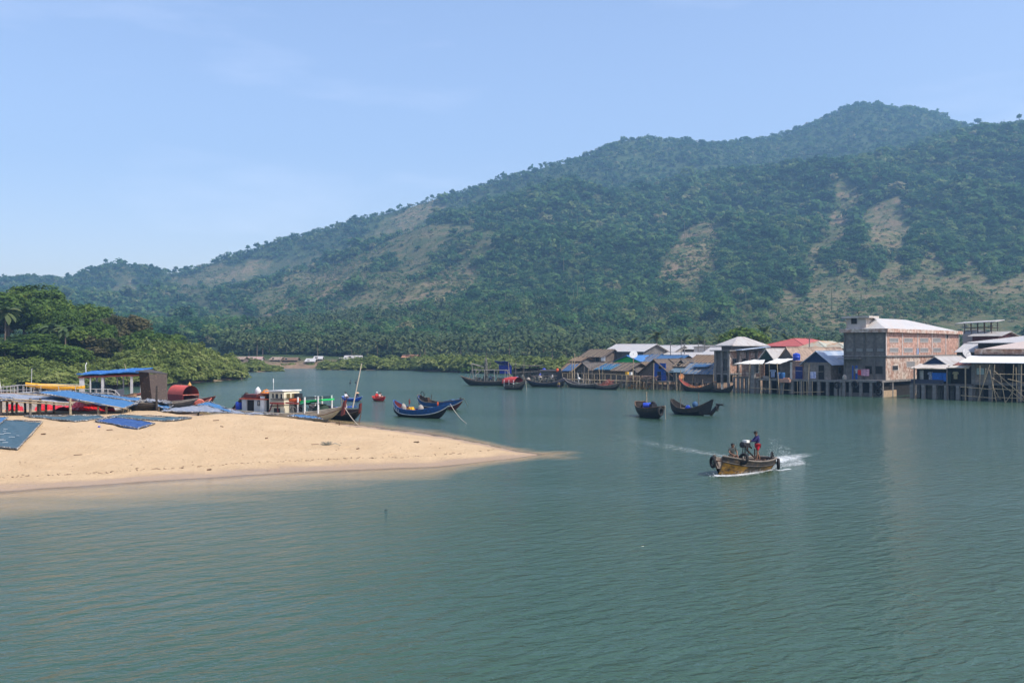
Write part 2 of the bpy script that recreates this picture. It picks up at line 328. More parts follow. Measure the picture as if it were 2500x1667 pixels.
def land_z(x, y):
    x = np.asarray(x, float); y = np.asarray(y, float); px = CX+F*x/y; d = y
    sh = np.interp(px,_shore[:,0],_shore[:,1]); e = d-sh+(fbm(x*.08,y*.08,3)-.5)*3
    low = np.clip(e*.09,-2.2,1.3)+np.clip((e-14)*.012,0,1.2)
    # wooded knoll on the near left bank
    low = low+7.5*sstep(5,45,e)*sstep(560,60,px)*(1-sstep(330,430,d))
    dr = np.interp(px,[-1500,500,1100,1500,2100,4000],[1500,1500,1520,1600,1800,1700])
    yr = np.interp(px,_ridge[:,0],_ridge[:,1]); yf = np.interp(px,_front[:,0],_front[:,1])
    yv = yf+np.interp(px,[600,1000,2100,2400],[-25,8,8,14]); yv = np.where(yr>yf-4, yf+16, yv)
    el = lambda yy, dd: H+(YH-yy)/F*dd
    ks = [np.full_like(px,360.), np.full_like(px,470.), np.full_like(px,720.), np.full_like(px,930.), np.full_like(px,1150.), np.full_like(px,1340.), dr, dr+350]
    zs = [np.full_like(px,2.4), el(838,470.)+0*px, el(842-.36*(842-yf),720.), el(842-.70*(842-yf),930.), el(yf,1150.), el(yv,1340.), el(yr,dr), el(yr,dr)*.6]
    z = zs[0].copy()
    for k in range(len(ks)-1):
        t = np.clip((d-ks[k])/(ks[k+1]-ks[k]),0,1); s_ = t if k < 3 else t*t*(3-2*t)*.6+t*.4
        z = np.where(d>=ks[k], zs[k]+(zs[k+1]-zs[k])*s_, z)
    amp = sstep(480,900,d)*(1-.7*sstep(dr-160,dr-20,d))
    q = (x*.8+y*.45); r_ = (y*.9-x*.4)
    z = z+amp*(34*(np.abs(fbm(q*.006+3,r_*.0022,4)-.5)*-2+.28)+12*(fbm(x*.02,y*.02,3)-.5))
    out = np.where(d<360, low, np.maximum(low*0+2.4, z)); bl = sstep(330,380,d)
    return np.where(d<330, low, low*(1-bl)+np.where(d<360,2.4,z)*bl)

# clearings on the slopes, outlined where they lie on the hillside
_clear = [[(1005,462),(960,470),(900,500),(820,545),(800,560),(850,560),(920,530),(980,505),(1012,480)],
 [(1150,535),(1118,552),(1065,610),(1000,640),(940,670),(900,705),(960,712),(1040,690),(1090,660),(1105,620),(1140,570)],
 [(880,570),(830,600),(760,640),(700,690),(780,690),(830,650),(870,610)],
 [(545,698),(600,684),(690,690),(700,708),(640,724),(590,716)],[(585,742),(625,728),(668,738),(640,752),(590,752)],[(690,685),(740,672),(770,680),(720,697)],
 [(790,742),(900,712),(980,690),(985,698),(905,724),(800,750)],
 [(1640,500),(1655,560),(1640,620),(1610,690),(1575,690),(1540,650),(1500,640),(1520,590),(1560,540),(1600,512)],
 [(1925,425),(1965,424),(1972,470),(1960,520),(1925,560),(1890,600),(1860,620),(1850,590),(1890,540),(1905,480)],
 [(2000,490),(2080,455),(2085,540),(2060,570),(2020,590),(1980,570)],
 [(1880,600),(1920,640),(1965,590),(2000,650),(2050,590),(2090,640),(2140,570),(2180,640),(2240,600),(2290,660),(2352,620),(2400,640),(2400,800),(1560,800),(1590,740),(1650,760),(1700,700),(1760,720),(1800,660),(1840,690)],
 [(380,640),(560,600),(700,600),(880,520),(1000,515),(1160,535),(1110,640),(960,740),(700,785),(450,750)],
 [(255,632),(300,628),(318,640),(300,668),(262,668)],[(1440,745),(1500,735),(1560,745),(1540,762),(1450,764)],
 [(1370,628),(1400,640),(1420,665),(1400,670),(1370,645)],[(480,640),(560,610),(600,615),(560,640),(500,655)]]
def inpoly(px, py, poly):
    ins = np.zeros(px.shape, bool); n = len(poly)
    for i in range(n):
        x1,y1 = poly[i]; x2,y2 = poly[(i+1)%n]
        c = ((y1>py)!=(y2>py)) & (px < (x2-x1)*(py-y1)/((y2-y1) if y2!=y1 else 1e-9)+x1); ins ^= c
    return ins
def clearing(x, y, z):
    px = (CX+F*x/y)/S_; py = (YH-(z-H)/y*F)/S_
    px = px+(fbm(x*.03,y*.03,3)-.5)*60; py = py+(fbm(x*.03+40,y*.03,3)-.5)*34
    c = np.zeros(px.shape)
    for i, poly in enumerate(_clear): c = np.maximum(c, inpoly(px,py,poly)*(np.where(fbm(x*.016+11,y*.011,4)+.25*(fbm(x*.05,y*.05,2)-.5)>.47,.8,.42) if i==10 else np.where(fbm(x*.018+31,y*.013,4)>.55,.6,.3) if i==11 else np.where(fbm(x*.04,y*.03+7,3)>.40,1.0,.35)))
    return np.where(y>430, c, 0)
def land_material():
    m = bpy.data.materials.new('hillside'); m.use_nodes = True; nt = m.node_tree; N = nt.nodes; L = nt.links; b = N['Principled BSDF']
    b.inputs['Roughness'].default_value=.95; b.inputs['Specular IOR Level'].default_value=.1
    g = N.new('ShaderNodeNewGeometry'); at = N.new('ShaderNodeAttribute'); at.attribute_name='clear'
    def noise(s,dt=6):
        n=N.new('ShaderNodeTexNoise'); n.inputs['Scale'].default_value=s; n.inputs['Detail'].default_value=dt; n.inputs['Roughness'].default_value=.65; L.new(g.outputs['Position'],n.inputs['Vector']); return n.outputs['Fac']
    def ramp(f, *st):
        r_=N.new('ShaderNodeValToRGB'); el=r_.color_ramp.elements
        while len(el)<len(st): el.new(.5)
        for e,(p,c) in zip(el,st): e.position=p; e.color=(*c,1)
        L.new(f,r_.inputs['Fac']); return r_.outputs['Color']
    under = ramp(noise(.06,8),(.35,(.03,.055,.02)),(.6,(.06,.085,.03)),(.72,(.11,.12,.05)))
    bare = ramp(noise(.09,12),(.36,(.055,.085,.03)),(.46,(.115,.12,.05)),(.55,(.19,.15,.08)),(.66,(.22,.155,.095)),(.78,(.14,.10,.085)))
    mx=N.new('ShaderNodeMix'); mx.data_type='RGBA'; L.new(at.outputs['Fac'],mx.inputs['Factor']); L.new(under,mx.inputs['A']); L.new(bare,mx.inputs['B'])
    sp=N.new('ShaderNodeSeparateXYZ'); L.new(g.outputs['Position'],sp.inputs[0])
    mr=N.new('ShaderNodeMapRange'); mr.inputs['From Min'].default_value=1.3; mr.inputs['From Max'].default_value=3.2; mr.inputs['To Min'].default_value=1; mr.inputs['To Max'].default_value=0; L.new(sp.outputs['Z'],mr.inputs['Value'])
    mud=ramp(noise(.2,6),(.35,(.16,.12,.075)),(.55,(.27,.18,.12)),(.7,(.17,.16,.07)))
    m2=N.new('ShaderNodeMix'); m2.data_type='RGBA'; L.new(mr.outputs['Result'],m2.inputs['Factor']); L.new(mx.outputs['Result'],m2.inputs['A']); L.new(mud,m2.inputs['B'])
    L.new(m2.outputs['Result'],b.inputs['Base Color'])
    bp=N.new('ShaderNodeBump'); bp.inputs['Strength'].default_value=.8; bp.inputs['Distance'].default_value=3; L.new(noise(.25,6),bp.inputs['Height']); L.new(bp.outputs['Normal'],b.inputs['Normal'])
    return m
LPX = np.arange(-1500,3900,9.0); LD = np.concatenate([np.geomspace(96,420,110), np.geomspace(424,2250,170)])
V, Q = polar(LPX, LD, land_z)
CL = clearing(V[:,0],V[:,1],V[:,2])
tag(inst('hills', np_mesh('hills', V, Q, land_material(), {'clear':CL}, smooth=True)), 'high forested hills with tan clearings above the river banks', kind='structure')
LZ = V[:,2].reshape(len(LD),len(LPX)); ELV = (LZ-H)/LD[:,None]
RUN = np.maximum.accumulate(ELV, axis=0); RUN = np.vstack([np.full((1,len(LPX)),-1), RUN[:-1]])
def hidden(x, y, top):
    """true where the top stays well below the slope in front of it"""
    i = np.clip(((CX+F*x/y)-LPX[0])/9.0,0,len(LPX)-1).astype(int); j = np.clip(np.searchsorted(LD,y)-2,0,len(LD)-1)
    return (top-H)/y < RUN[j,i]-.004
def LZ1(x, y): return float(land_z(np.array([x]),np.array([y]))[0])

# ------------------------------------------------------------------ water
def water_material():
    m = bpy.data.materials.new('river_water'); m.use_nodes=True; nt=m.node_tree; N=nt.nodes; L=nt.links; b=N['Principled BSDF']
    b.inputs['IOR'].default_value=1.33; b.inputs['Roughness'].default_value=.12; b.inputs['Specular IOR Level'].default_value=.5
    g=N.new('ShaderNodeNewGeometry'); pos=g.outputs['Position']
    def noise(scale,st=(1,1,1),rot=0,dt=3,dist=0):
        m0=N.new('ShaderNodeMapping'); m0.inputs['Rotation'].default_value=(0,0,-rot); L.new(pos,m0.inputs['Vector'])
        mp=N.new('ShaderNodeMapping'); mp.inputs['Scale'].default_value=st; L.new(m0.outputs['Vector'],mp.inputs['Vector'])
        n=N.new('ShaderNodeTexNoise'); n.inputs['Scale'].default_value=scale; n.inputs['Detail'].default_value=dt; n.inputs['Distortion'].default_value=dist; L.new(mp.outputs['Vector'],n.inputs['Vector']); return n.outputs['Fac']
    def math_(op,a,bv):
        n=N.new('ShaderNodeMath'); n.operation=op
        for i,v in enumerate((a,bv)):
            if isinstance(v,(int,float)): n.inputs[i].default_value=v
            else: L.new(v,n.inputs[i])
        return n.outputs[0]
    def rng(f,a,bb,c,d):
        n=N.new('ShaderNodeMapRange'); 
        for k,v in zip(('From Min','From Max','To Min','To Max'),(a,bb,c,d)): n.inputs[k].default_value=v
        L.new(f,n.inputs['Value']); return n.outputs['Result']
    big=noise(.035,(.45,1.3,1),R(-12),4); 
    col=N.new('ShaderNodeValToRGB'); e=col.color_ramp.elements; e[0].position=.35; e[0].color=(.028,.068,.044,1); e[1].position=.68; e[1].color=(.050,.090,.060,1); L.new(noise(.02,(1,1,1),0,3),col.inputs['Fac'])
    at=N.new('ShaderNodeAttribute'); at.attribute_name='depth'
    # the bottom shows through where the water is thin: sandy close to the spit, green farther out
    dn=math_('ADD',at.outputs['Fac'],math_('MULTIPLY',math_('SUBTRACT',noise(.5,(.25,1.0,1),R(10),4),.5),.30))
    shc=N.new('ShaderNodeMix'); shc.data_type='RGBA'; shc.inputs['A'].default_value=(.34,.235,.11,1); L.new(rng(dn,.03,.32,0,1),shc.inputs['Factor']); L.new(col.outputs['Color'],shc.inputs['B'])
    L.new(shc.outputs['Result'],b.inputs['Base Color'])
    calm=rng(big,.38,.60,.45,1.0)
    fine=noise(2.5,(.42,1.0,1),R(28),5,.6); tiny=noise(7.0,(.5,1.0,1),R(6),3,.5)
    med=noise(.85,(.35,1.0,1),R(48),3,.5)
    # wash rolling in on the near left
    mp=N.new('ShaderNodeMapping'); mp.inputs['Rotation'].default_value=(0,0,R(42)); L.new(pos,mp.inputs['Vector'])
    wv=N.new('ShaderNodeTexWave'); wv.inputs['Scale'].default_value=.26; wv.inputs['Distortion'].default_value=7; wv.inputs['Detail'].default_value=4; wv.inputs['Detail Scale'].default_value=1.3; L.new(mp.outputs['Vector'],wv.inputs['Vector'])
    sp=N.new('ShaderNodeSeparateXYZ'); L.new(pos,sp.inputs[0])
    msk=math_('MULTIPLY', rng(math_('ADD',sp.outputs['X'],math_('MULTIPLY',sp.outputs['Y'],.25)),-2,14,1,0.12), rng(sp.outputs['Y'],34,50,1,.1))
    h=math_('ADD', math_('MULTIPLY',fine,.95), math_('MULTIPLY',tiny,.30)); h=math_('MULTIPLY',h,calm)
    h=math_('ADD',h,math_('MULTIPLY',med,.42)); h=math_('ADD',h,math_('MULTIPLY',math_('MULTIPLY',wv.outputs['Fac'],msk),.20))
    bp=N.new('ShaderNodeBump'); bp.inputs['Strength'].default_value=1.0; bp.inputs['Distance'].default_value=.20; L.new(h,bp.inputs['Height']); L.new(bp.outputs['Normal'],b.inputs['Normal'])
    # clear water over the shallows lets the sand show
    gl=N.new('ShaderNodeBsdfGlossy'); gl.inputs['Roughness'].default_value=.1; L.new(bp.outputs['Normal'],gl.inputs['Normal'])
    tr=N.new('ShaderNodeBsdfTransparent'); tr.inputs['Color'].default_value=(.90,.88,.78,1)
    fr=N.new('ShaderNodeFresnel'); fr.inputs['IOR'].default_value=1.33; L.new(bp.outputs['Normal'],fr.inputs['Normal'])
    sh=N.new('ShaderNodeMixShader'); L.new(fr.outputs[0],sh.inputs[0]); L.new(tr.outputs[0],sh.inputs[1]); L.new(gl.outputs[0],sh.inputs[2])
    ms=N.new('ShaderNodeMixShader'); L.new(rng(at.outputs['Fac'],.0,.05,0,1),ms.inputs[0]); L.new(sh.outputs[0],ms.inputs[1]); L.new(b.outputs[0],ms.inputs[2])
    L.new(ms.outputs[0],N['Material Output'].inputs['Surface'])
    return m
V, Q = polar(np.arange(-1500,4000,16.0), np.concatenate([np.geomspace(6,40,60),np.arange(40.4,112,.55),np.geomspace(113,420,90)]), lambda x,y: np.zeros_like(x))
dep = np.clip(-sand_z(V[:,0],V[:,1]),0,1); dep = np.where(V[:,1]>125,1,dep)
tag(inst('river_water', np_mesh('river_water', V, Q, water_material(), {'depth':dep}, smooth=True)), 'calm green river water with small ripples', kind='structure')
# river bed under everything, so the water has a bottom
mb = MB().box((300,200,-3.0),(5200,900,.2)); tag(mb.build('river_bed', M('river_bed_mud',(.08,.07,.045))), 'muddy river bed', kind='structure')

# ------------------------------------------------------------------ haze
hz = bpy.data.materials.new('haze'); hz.use_nodes=True; nt=hz.node_tree; nt.nodes.clear()
o_=nt.nodes.new('ShaderNodeOutputMaterial'); pv=nt.nodes.new('ShaderNodeVolumePrincipled'); pv.inputs['Density'].default_value=.00031
pv.inputs['Color'].default_value=(.345,.655,1.0,1); pv.inputs['Anisotropy'].default_value=.15; nt.links.new(pv.outputs[0],o_.inputs['Volume'])
mb = MB().span((-1650,-60,-4.2),(2300,2300,470)); tag(mb.build('haze', hz), 'thin blue haze in the air over the whole river valley', kind='stuff')
# ------------------------------------------------------------------ plants
GREENS = foliage_mat('broadleaf', [(.0,(.014,.032,.007)),(.3,(.036,.080,.013)),(.6,(.080,.145,.022)),(1.0,(.17,.22,.035))])
MANGRO = foliage_mat('mangrove_leaf', [(.0,(.040,.070,.014)),(.3,(.105,.150,.030)),(.6,(.19,.235,.055)),(1.0,(.32,.34,.12))])
OLIVE = foliage_mat('dry_leaf', [(.0,(.03,.035,.015)),(.4,(.075,.08,.03)),(.7,(.12,.11,.045)),(1.0,(.19,.15,.07))])
HILLG = foliage_mat('hill_leaf', [(.0,(.016,.050,.022)),(.3,(.042,.115,.042)),(.55,(.092,.180,.058)),(.8,(.17,.225,.08)),(1.0,(.27,.23,.14))], rough=.95, spec=.05, trans=.45)
PALMG = foliage_mat('palm_leaf', [(.0,(.025,.048,.018)),(.5,(.07,.115,.038)),(1.0,(.16,.175,.07))])
BARK = M('bark',(.15,.115,.085),rough=.95,var=.4,scale=4)
def rnd_unit(n, g=RNG):
    v = g.normal(size=(n,3)); return v/np.linalg.norm(v,axis=1,keepdims=True)
def leaf_cloud(lobes, n, size, g, upbias=.35, inner=.25, asp=1.5, cut=-.55):
    """leaf clumps (one small bent face each) spread over and inside a set of lobes"""
    lob = np.asarray(lobes,float); vol = (lob[:,3]*lob[:,4])**.9; k = g.choice(len(lob), n, p=vol/vol.sum())
    u = rnd_unit(n,g); u[:,2] = np.where(u[:,2]<cut, -u[:,2], u[:,2])
    rr = np.where(g.random(n)<inner, g.random(n)**.4, .86+.2*g.random(n))
    bumps = 1+.16*np.sin(5*u[:,0]+k*1.7)*np.sin(4.3*u[:,1]+k)+.12*np.sin(9*u[:,2]+6*u[:,0]+k*2.1)
    c = lob[k,:3]+u*np.stack([lob[k,3],lob[k,3],lob[k,4]],-1)*(rr*bumps)[:,None]
    nr = u*.9+rnd_unit(n,g)*.75; nr[:,2] += upbias; nr /= np.linalg.norm(nr,axis=1,keepdims=True)
    t = np.cross(nr, rnd_unit(n,g)); t /= np.linalg.norm(t,axis=1,keepdims=True)+1e-9; bt = np.cross(nr,t)
    s = size*(.55+.9*g.random(n))[:,None]
    V = np.stack([c-t*s*asp*.5, c+bt*s*.42-nr*s*.1, c+t*s*asp*.5, c-bt*s*.42-nr*s*.1],1).reshape(-1,3)
    Q = np.arange(4*n).reshape(-1,4)
    tint = np.clip(.18+.32*g.random(n)+.30*(k%5)/4+.12*np.where(rr>.8,1,0),0,1)
    return V, Q, np.repeat(tint,4)
def lobes_crown(g, w, h, z0, n=7, flat=.75):
    L_ = [(0,0,z0+h*.5,w*.36,h*.44)]
    for i in range(n):
        a = 2*math.pi*i/n+g.uniform(-.4,.4); r_ = w*g.uniform(.22,.36); zz = z0+h*g.uniform(.25,.82)
        q = w*g.uniform(.14,.26)
        L_.append((r_*math.cos(a), r_*math.sin(a), zz, q, q*flat*g.uniform(.8,1.2)))
    return L_
def trunk_mesh(g, h, r_, lobes, name='trunk'):
    mb = MB(); mb.tube([(0,0,-1.2),(g.uniform(-.1,.1),g.uniform(-.1,.1),h*.4),(g.uniform(-.2,.2),g.uniform(-.2,.2),h)],[r_*1.25,r_,r_*.55],7)
    for lb in lobes[1:7]:
        mb.tube([(0,0,h*.55),(lb[0]*.5,lb[1]*.5,(h*.7+lb[2]*.3)),(lb[0],lb[1],lb[2])],[r_*.5,r_*.33,r_*.1],5)
    return mb.mesh(name, BARK, True)
def tree_kind(seed, w, h, clear, n, size, mat, lob=8, flat=.75, upbias=.35, cut=-.55):
    g = np.random.default_rng(seed); lb = lobes_crown(g, w, h-clear, clear, lob, flat)
    V,Q,T = leaf_cloud(lb, n, size, g, upbias, cut=cut); return np_mesh('crown', V, Q, mat, {'tint':T}), trunk_mesh(g, clear+(h-clear)*.45, .022*h+.05, lb)
def bush_kind(seed, w, h, n, size, mat):
    g = np.random.default_rng(seed); lb = [(0,0,h*.42,w*.36,h*.5)]
    for i in range(9):
        a = 2*math.pi*i/9+g.uniform(-.3,.3); q = w*g.uniform(.14,.22); lb.append((w*.32*math.cos(a), w*.32*math.sin(a), h*g.uniform(.14,.6), q, q*.85))
    V,Q,T = leaf_cloud(lb, n, size, g, .4, cut=-.25); V[:,2] = np.maximum(V[:,2],-.3)
    return np_mesh('crown', V, Q, mat, {'tint':T}), trunk_mesh(g, h*.4, .06, lb)
def palm_arrays(g, h, fr, nf=15, seg=4, lean=.1):
    """trunk and arching fronds as plain quads"""
    V=[];Q=[];T=[]
    lx,ly = g.uniform(-lean,lean)*h, g.uniform(-lean,lean)*h
    pr=None
    for i in range(4):
        t=i/3; c=np.array([lx*t*t,ly*t*t,h*t-.6*(i==0)]); r_=.2*(1-.45*t); ring=[c+np.array([r_*math.cos(a),r_*math.sin(a),0]) for a in (0,1.57,3.14,4.71)]
        k=len(V); V+=ring; T+=[.0]*4
        if pr is not None: Q+=[(pr+j,pr+(j+1)%4,k+(j+1)%4,k+j) for j in range(4)]
        pr=k
    top=np.array([lx,ly,h]); nt_=len(Q)
    for f in range(nf):
        a=2*math.pi*f/nf*2.4+g.uniform(-.3,.3); el=g.uniform(-.35,1.15); ln=fr*g.uniform(.8,1.1); d=np.array([math.cos(a),math.sin(a),0]); sd_=np.array([-math.sin(a),math.cos(a),0])
        p=top.copy(); e=el; ti=g.uniform(.1,.95) if el>-.1 else g.uniform(.5,1.0)
        pts=[]
        for s_ in range(seg+1):
            w_=fr*.16*[.25,1,1,.75,.1][min(4,int(round(s_*4/seg)))]; pts.append((p.copy(),w_))
            p=p+(d*math.cos(e)+np.array([0,0,math.sin(e)]))*ln/seg; e-=.42
        for sgn in (-1,1):
            k=len(V)
            for (q,w_) in pts: V+=[q, q+sd_*sgn*w_-np.array([0,0,w_*.45])]; T+=[ti,ti]
            Q+=[(k+2*s_,k+2*s_+1,k+2*s_+3,k+2*s_+2) for s_ in range(seg)]
    return np.array(V),np.array(Q),np.array(T),nt_
def place_plant(kind, name, loc, s, rz, label, cat, group, parts=('crown','trunk'), sz=None):
    o = empty(name, loc, rz, label, cat, group); o.scale = (s,s,sz or s)
    for me, pn in zip(kind, parts): inst(pn, me, o)
    return o
# --- near left bank: the big trees by where they stand, each its own crown and trunk
big = [tree_kind(100+i, 1.0*10, 11, 2.2, 9500, .37, GREENS, 9+i%3, .8) for i in range(4)]
dry = [tree_kind(120+i, 9.5, 10.5, 2.5, 8000, .35, OLIVE, 9) for i in range(2)]
man = [bush_kind(140+i, 7.0, 6.0, 7000, .28, MANGRO) for i in range(4)]
LEFT = [ # photo column, distance, top row, width m, kind list, label
 (100,212,694,15,big,'tallest dark green tree crowning the wooded left bank'),
 (20,205,722,15,big,'broad dark green tree at the photo\'s left margin on the wooded bank'),
 (215,222,742,13,big,'dark green tree just right of the tallest tree on the left bank'),
 (290,214,770,12,dry,'dark brownish green round tree on the slope of the left bank'),
 (160,196,790,13,big,'leafy green tree below the tallest tree on the left bank'),
 (70,186,815,12,big,'bright green leafy tree low on the left bank beside the palms'),
 (135,180,838,11,big,'very dark shrubby tree above the mangroves on the left bank'),
 (350,208,806,10,big,'yellowish green tree behind the mangroves at the foot of the left bank'),
 (395,210,812,10,big,'bright green rounded tree to the right of the brownish tree'),
 (240,196,818,10,dry,'dry olive bush under the dark brownish green tree'),
 (445,218,833,10,dry,'thin greyish green tree crown behind the point of mangroves'),
 (-60,205,730,16,big,'dense green tree cut by the left edge of the photo'),
 (180,236,742,15,big,'dark tree behind the tallest one on the left bank'),
 (330,232,800,13,big,'green tree seen behind the brownish tree on the bank'),
 (60,236,712,15,big,'tree behind the tallest tree on its left side'),
]
for i,(px,d,ty,wd,kd,lab) in enumerate(LEFT):
    b = G(px,d); z0 = LZ1(b.x,b.y); top = ZP(ty,d); hh = max(top-z0+1.0,5)
    k = kd[i%len(kd)]; base_h = 11 if kd is big else 10.5; base_w = 10 if kd is big else 9.5
    o = place_plant(k,'broadleaf_tree',(b.x,b.y,z0-1.0),wd/base_w,random.uniform(0,6.28),lab,'tree','trees on the wooded left bank',sz=hh/base_h*1.0)
# filler canopy trees of the same knoll
rr = random.Random(5)
for i in range(46):
    px = rr.uniform(-260,430); d = rr.uniform(196,262); b = G(px,d); z0 = LZ1(b.x,b.y)
    ty = np.interp(px,[-260,0,100,250,330,430,520],[740,735,720,770,800,830,850])+rr.uniform(8,60); hh=max(ZP(ty,d)-z0+1,4)
    place_plant(big[i%4] if i%5 else dry[i%2],'broadleaf_tree',(b.x,b.y,z0-1),rr.uniform(.75,1.15),rr.uniform(0,6.28),'one of the dense green trees filling the wooded left bank','tree','filler trees on the wooded left bank',sz=hh/11)
# mangrove bushes along the waterline of the left bank
for i in range(58):
    px = -180+i*13.3+rr.uniform(-6,6); row = i%3; ds = float(np.interp(px,_shore[:,0],_shore[:,1]))
    d = ds+(1.2,6.5,12)[row]+rr.uniform(-.6,1.6); b = G(px,d)
    if px>588-row*7: continue
    ty = np.interp(px,[-180,60,200,330,400,470,530,570,592],[890,882,878,850,835,838,850,872,892])+(32,15,-2)[row]+rr.uniform(-14,12); hh = max(ZP(ty,d)+.3,1.6)
    place_plant(man[(i*7)%4],'mangrove_bush',(b.x,b.y,-.25),rr.uniform(.95,1.55)*min(1,.45+hh/9),rr.uniform(0,6.28),'pale olive mangrove bush in the fringe along the left bank','bush','mangroves fringing the left bank',sz=hh/6.0)
# coconut palms on the left bank
for i,(px,d,ty,fr,lab) in enumerate([(12,184,762,3.4,'coconut palm at the left margin of the wooded bank, fronds spread wide'),(118,188,800,3.2,'palm with a yellowing frond amid the trees of the left bank'),(160,187,806,3.0,'palm with brown drooping fronds below the tall trees')]):
    g = np.random.default_rng(200+i); b=G(px,d); z0=LZ1(b.x,b.y); hh=ZP(ty,d)-z0
    V,Q,T,nt_=palm_arrays(g,hh,fr,17,4,.04); o=empty('coconut_palm',(b.x,b.y,z0),0,lab,'palm tree','coconut palms on the left bank')
    inst('trunk',np_mesh('trunk',V,Q[:nt_],BARK),o); inst('crown',np_mesh('crown',V,Q[nt_:],PALMG,{'tint':T}),o)
# --- far bank mangroves: the second point and the long green fringe
man2 = [bush_kind(160+i, 7.0, 6.0, 1500, .55, MANGRO) for i in range(5)]+[bush_kind(170,7.0,6.0,1500,.55,GREENS)]
def fringe(n, p0, p1, lab, grp, tops, rows=2, big_=1.0):
    for i in range(n):
        px = p0+(p1-p0)*i/(n-1)+rr.uniform(-5,5); row=i%rows; ds=float(np.interp(px,_shore[:,0],_shore[:,1])); d=ds+1.5+row*6+rr.uniform(0,3); b=G(px,d)
        ty=np.interp(px,*zip(*tops))+(rows-1-row)*9+rr.uniform(-4,8); hh=max(ZP(ty,d)+.3,1.5)
        place_plant(man2[rr.choice((0,0,1,1,2,2,3,4,4,5))],'mangrove_bush',(b.x,b.y,-.2),rr.uniform(.75,1.2)*big_,rr.uniform(0,6.28),lab,'bush',grp,sz=hh/6.0)
fringe(14,600,676,'small mangrove bush on the second point beyond the left bank','mangroves on the second point',[(600,875),(630,880),(676,896)],2,.8)
fringe(9,690,785,'low dry bush on the muddy flat beside the far houses','bushes on the far mud flat',[(690,884),(785,882)],1,.55)
fringe(30,788,1010,'olive mangrove bush on the far shore left of the fishing boats','far shore mangroves left of the boats',[(780,880),(880,872),(905,864),(1010,870)])
fringe(38,1010,1270,'lush yellow green mangrove bush on the far shore behind the anchored blue boats','far shore mangroves behind the boats',[(1010,866),(1080,860),(1150,866),(1270,872)])
fringe(22,1265,1440,'yellow green mangrove bush behind the moored boats beside the village','mangroves beside the stilt village',[(1265,872),(1440,868)])
# --- the hill forest: one mass of crowns
def crown_tpl(seed, n, size, rad, hh, lob=5, ub=1.1):
    g=np.random.default_rng(seed); lb=[(0,0,hh*.55,rad*.75,hh*.42)]
    for i in range(lob):
        a=6.283*i/lob+g.uniform(-.5,.5); q=rad*g.uniform(.35,.55); lb.append((rad*.55*math.cos(a),rad*.55*math.sin(a),hh*g.uniform(.4,.8),q,q*.8))
    V,Q,T=leaf_cloud(lb,n,size,g,ub,.10,cut=-.2); return V,T
def scatter(tpls, pos, scl, rot, tin, tinr=.35, scz=None):
    """merge many turned copies of a few templates into one set of arrays"""
    Vs=[];Ts=[]; k=RNG.integers(0,len(tpls),len(pos)); scz=scl if scz is None else scz
    for i,(V,T) in enumerate(tpls):
        m=np.where(k==i)[0]
        if not len(m): continue
        c,s=np.cos(rot[m])[:,None],np.sin(rot[m])[:,None]; x,y,z=V[:,0][None],V[:,1][None],V[:,2][None]; S=scl[m][:,None]
        out=np.stack([(x*c-y*s)*S+pos[m,0][:,None],(x*s+y*c)*S+pos[m,1][:,None],z*scz[m][:,None]+pos[m,2][:,None]],-1)
        Vs.append(out.reshape(-1,3)); Ts.append(np.clip(T[None]*tinr+tin[m][:,None],0,1).reshape(-1))
    V=np.concatenate(Vs); return V,np.arange(len(V)).reshape(-1,4),np.concatenate(Ts)
def hill_points(n, d0, d1, dens_clear, pr=(-330,2830)):
    d=np.sqrt(RNG.random(n)*(d1*d1-d0*d0)+d0*d0); px=RNG.uniform(pr[0],pr[1],n); x=(px-CX)/F*d; z=land_z(x,d); c=clearing(x,d,z)
    clump=fbm(x*.012+9,d*.012,3); keep=(RNG.random(n)<np.where(c>.5,dens_clear*(.3+2.5*sstep(.48,.66,clump)),np.where(c>.1,.16+.6*sstep(.47,.62,clump),1)))&(RNG.random(n)<.55+.9*sstep(.3,.55,clump))
    keep&=~hidden(x,d,z+11)
    return np.stack([x,d,z-.4],-1)[keep],c[keep],clump[keep]
tplN=[crown_tpl(300+i,62,1.0,2.7,4.6) for i in range(6)]; tplM=[crown_tpl(310+i,110,.72,2.6,4.6) for i in range(6)]; tplF=[crown_tpl(320+i,34,1.75,3.2,5.2,4) for i in range(7)]
parts_=[]
for (n,d0,d1,tp,sc_) in ((15500,440,640,tplM,.95),(19000,640,820,tplN,.95),(36000,820,1230,tplF,1.0),(34000,1230,1850,tplF,.85)):
    p,c,cl=hill_points(n,d0,d1,.05); m=len(p)
    s=(.5+1.05*RNG.random(m)**1.6)*sc_*np.where(c>.3,.55,1); s*=np.where(RNG.random(m)<.05,1.6,1)*np.where(RNG.random(m)<.15,1.35,1)
    tin=np.clip(.02+.62*RNG.random(m)**1.5+.25*(fbm(p[:,0]*.01+70,p[:,1]*.01,3)-.5)+np.where(c>.3,.2,0)+np.where(RNG.random(m)<.06,.35,0),0,.8)
    parts_.append(scatter(tp,p,s,RNG.uniform(0,6.28,m),tin,scz=s*RNG.uniform(.75,1.3,m)))
# low scrub over the clearings
p,c,cl=hill_points(140000,440,1500,1.0); p=p[c>.2]; m=len(p); s=RNG.uniform(.10,.42,m)*np.where(RNG.random(m)<.08,1.9,1)
parts_.append(scatter(tplF,p,s,RNG.uniform(0,6.28,m),np.clip(.12+.75*RNG.random(m),0,.95),scz=s*.7))
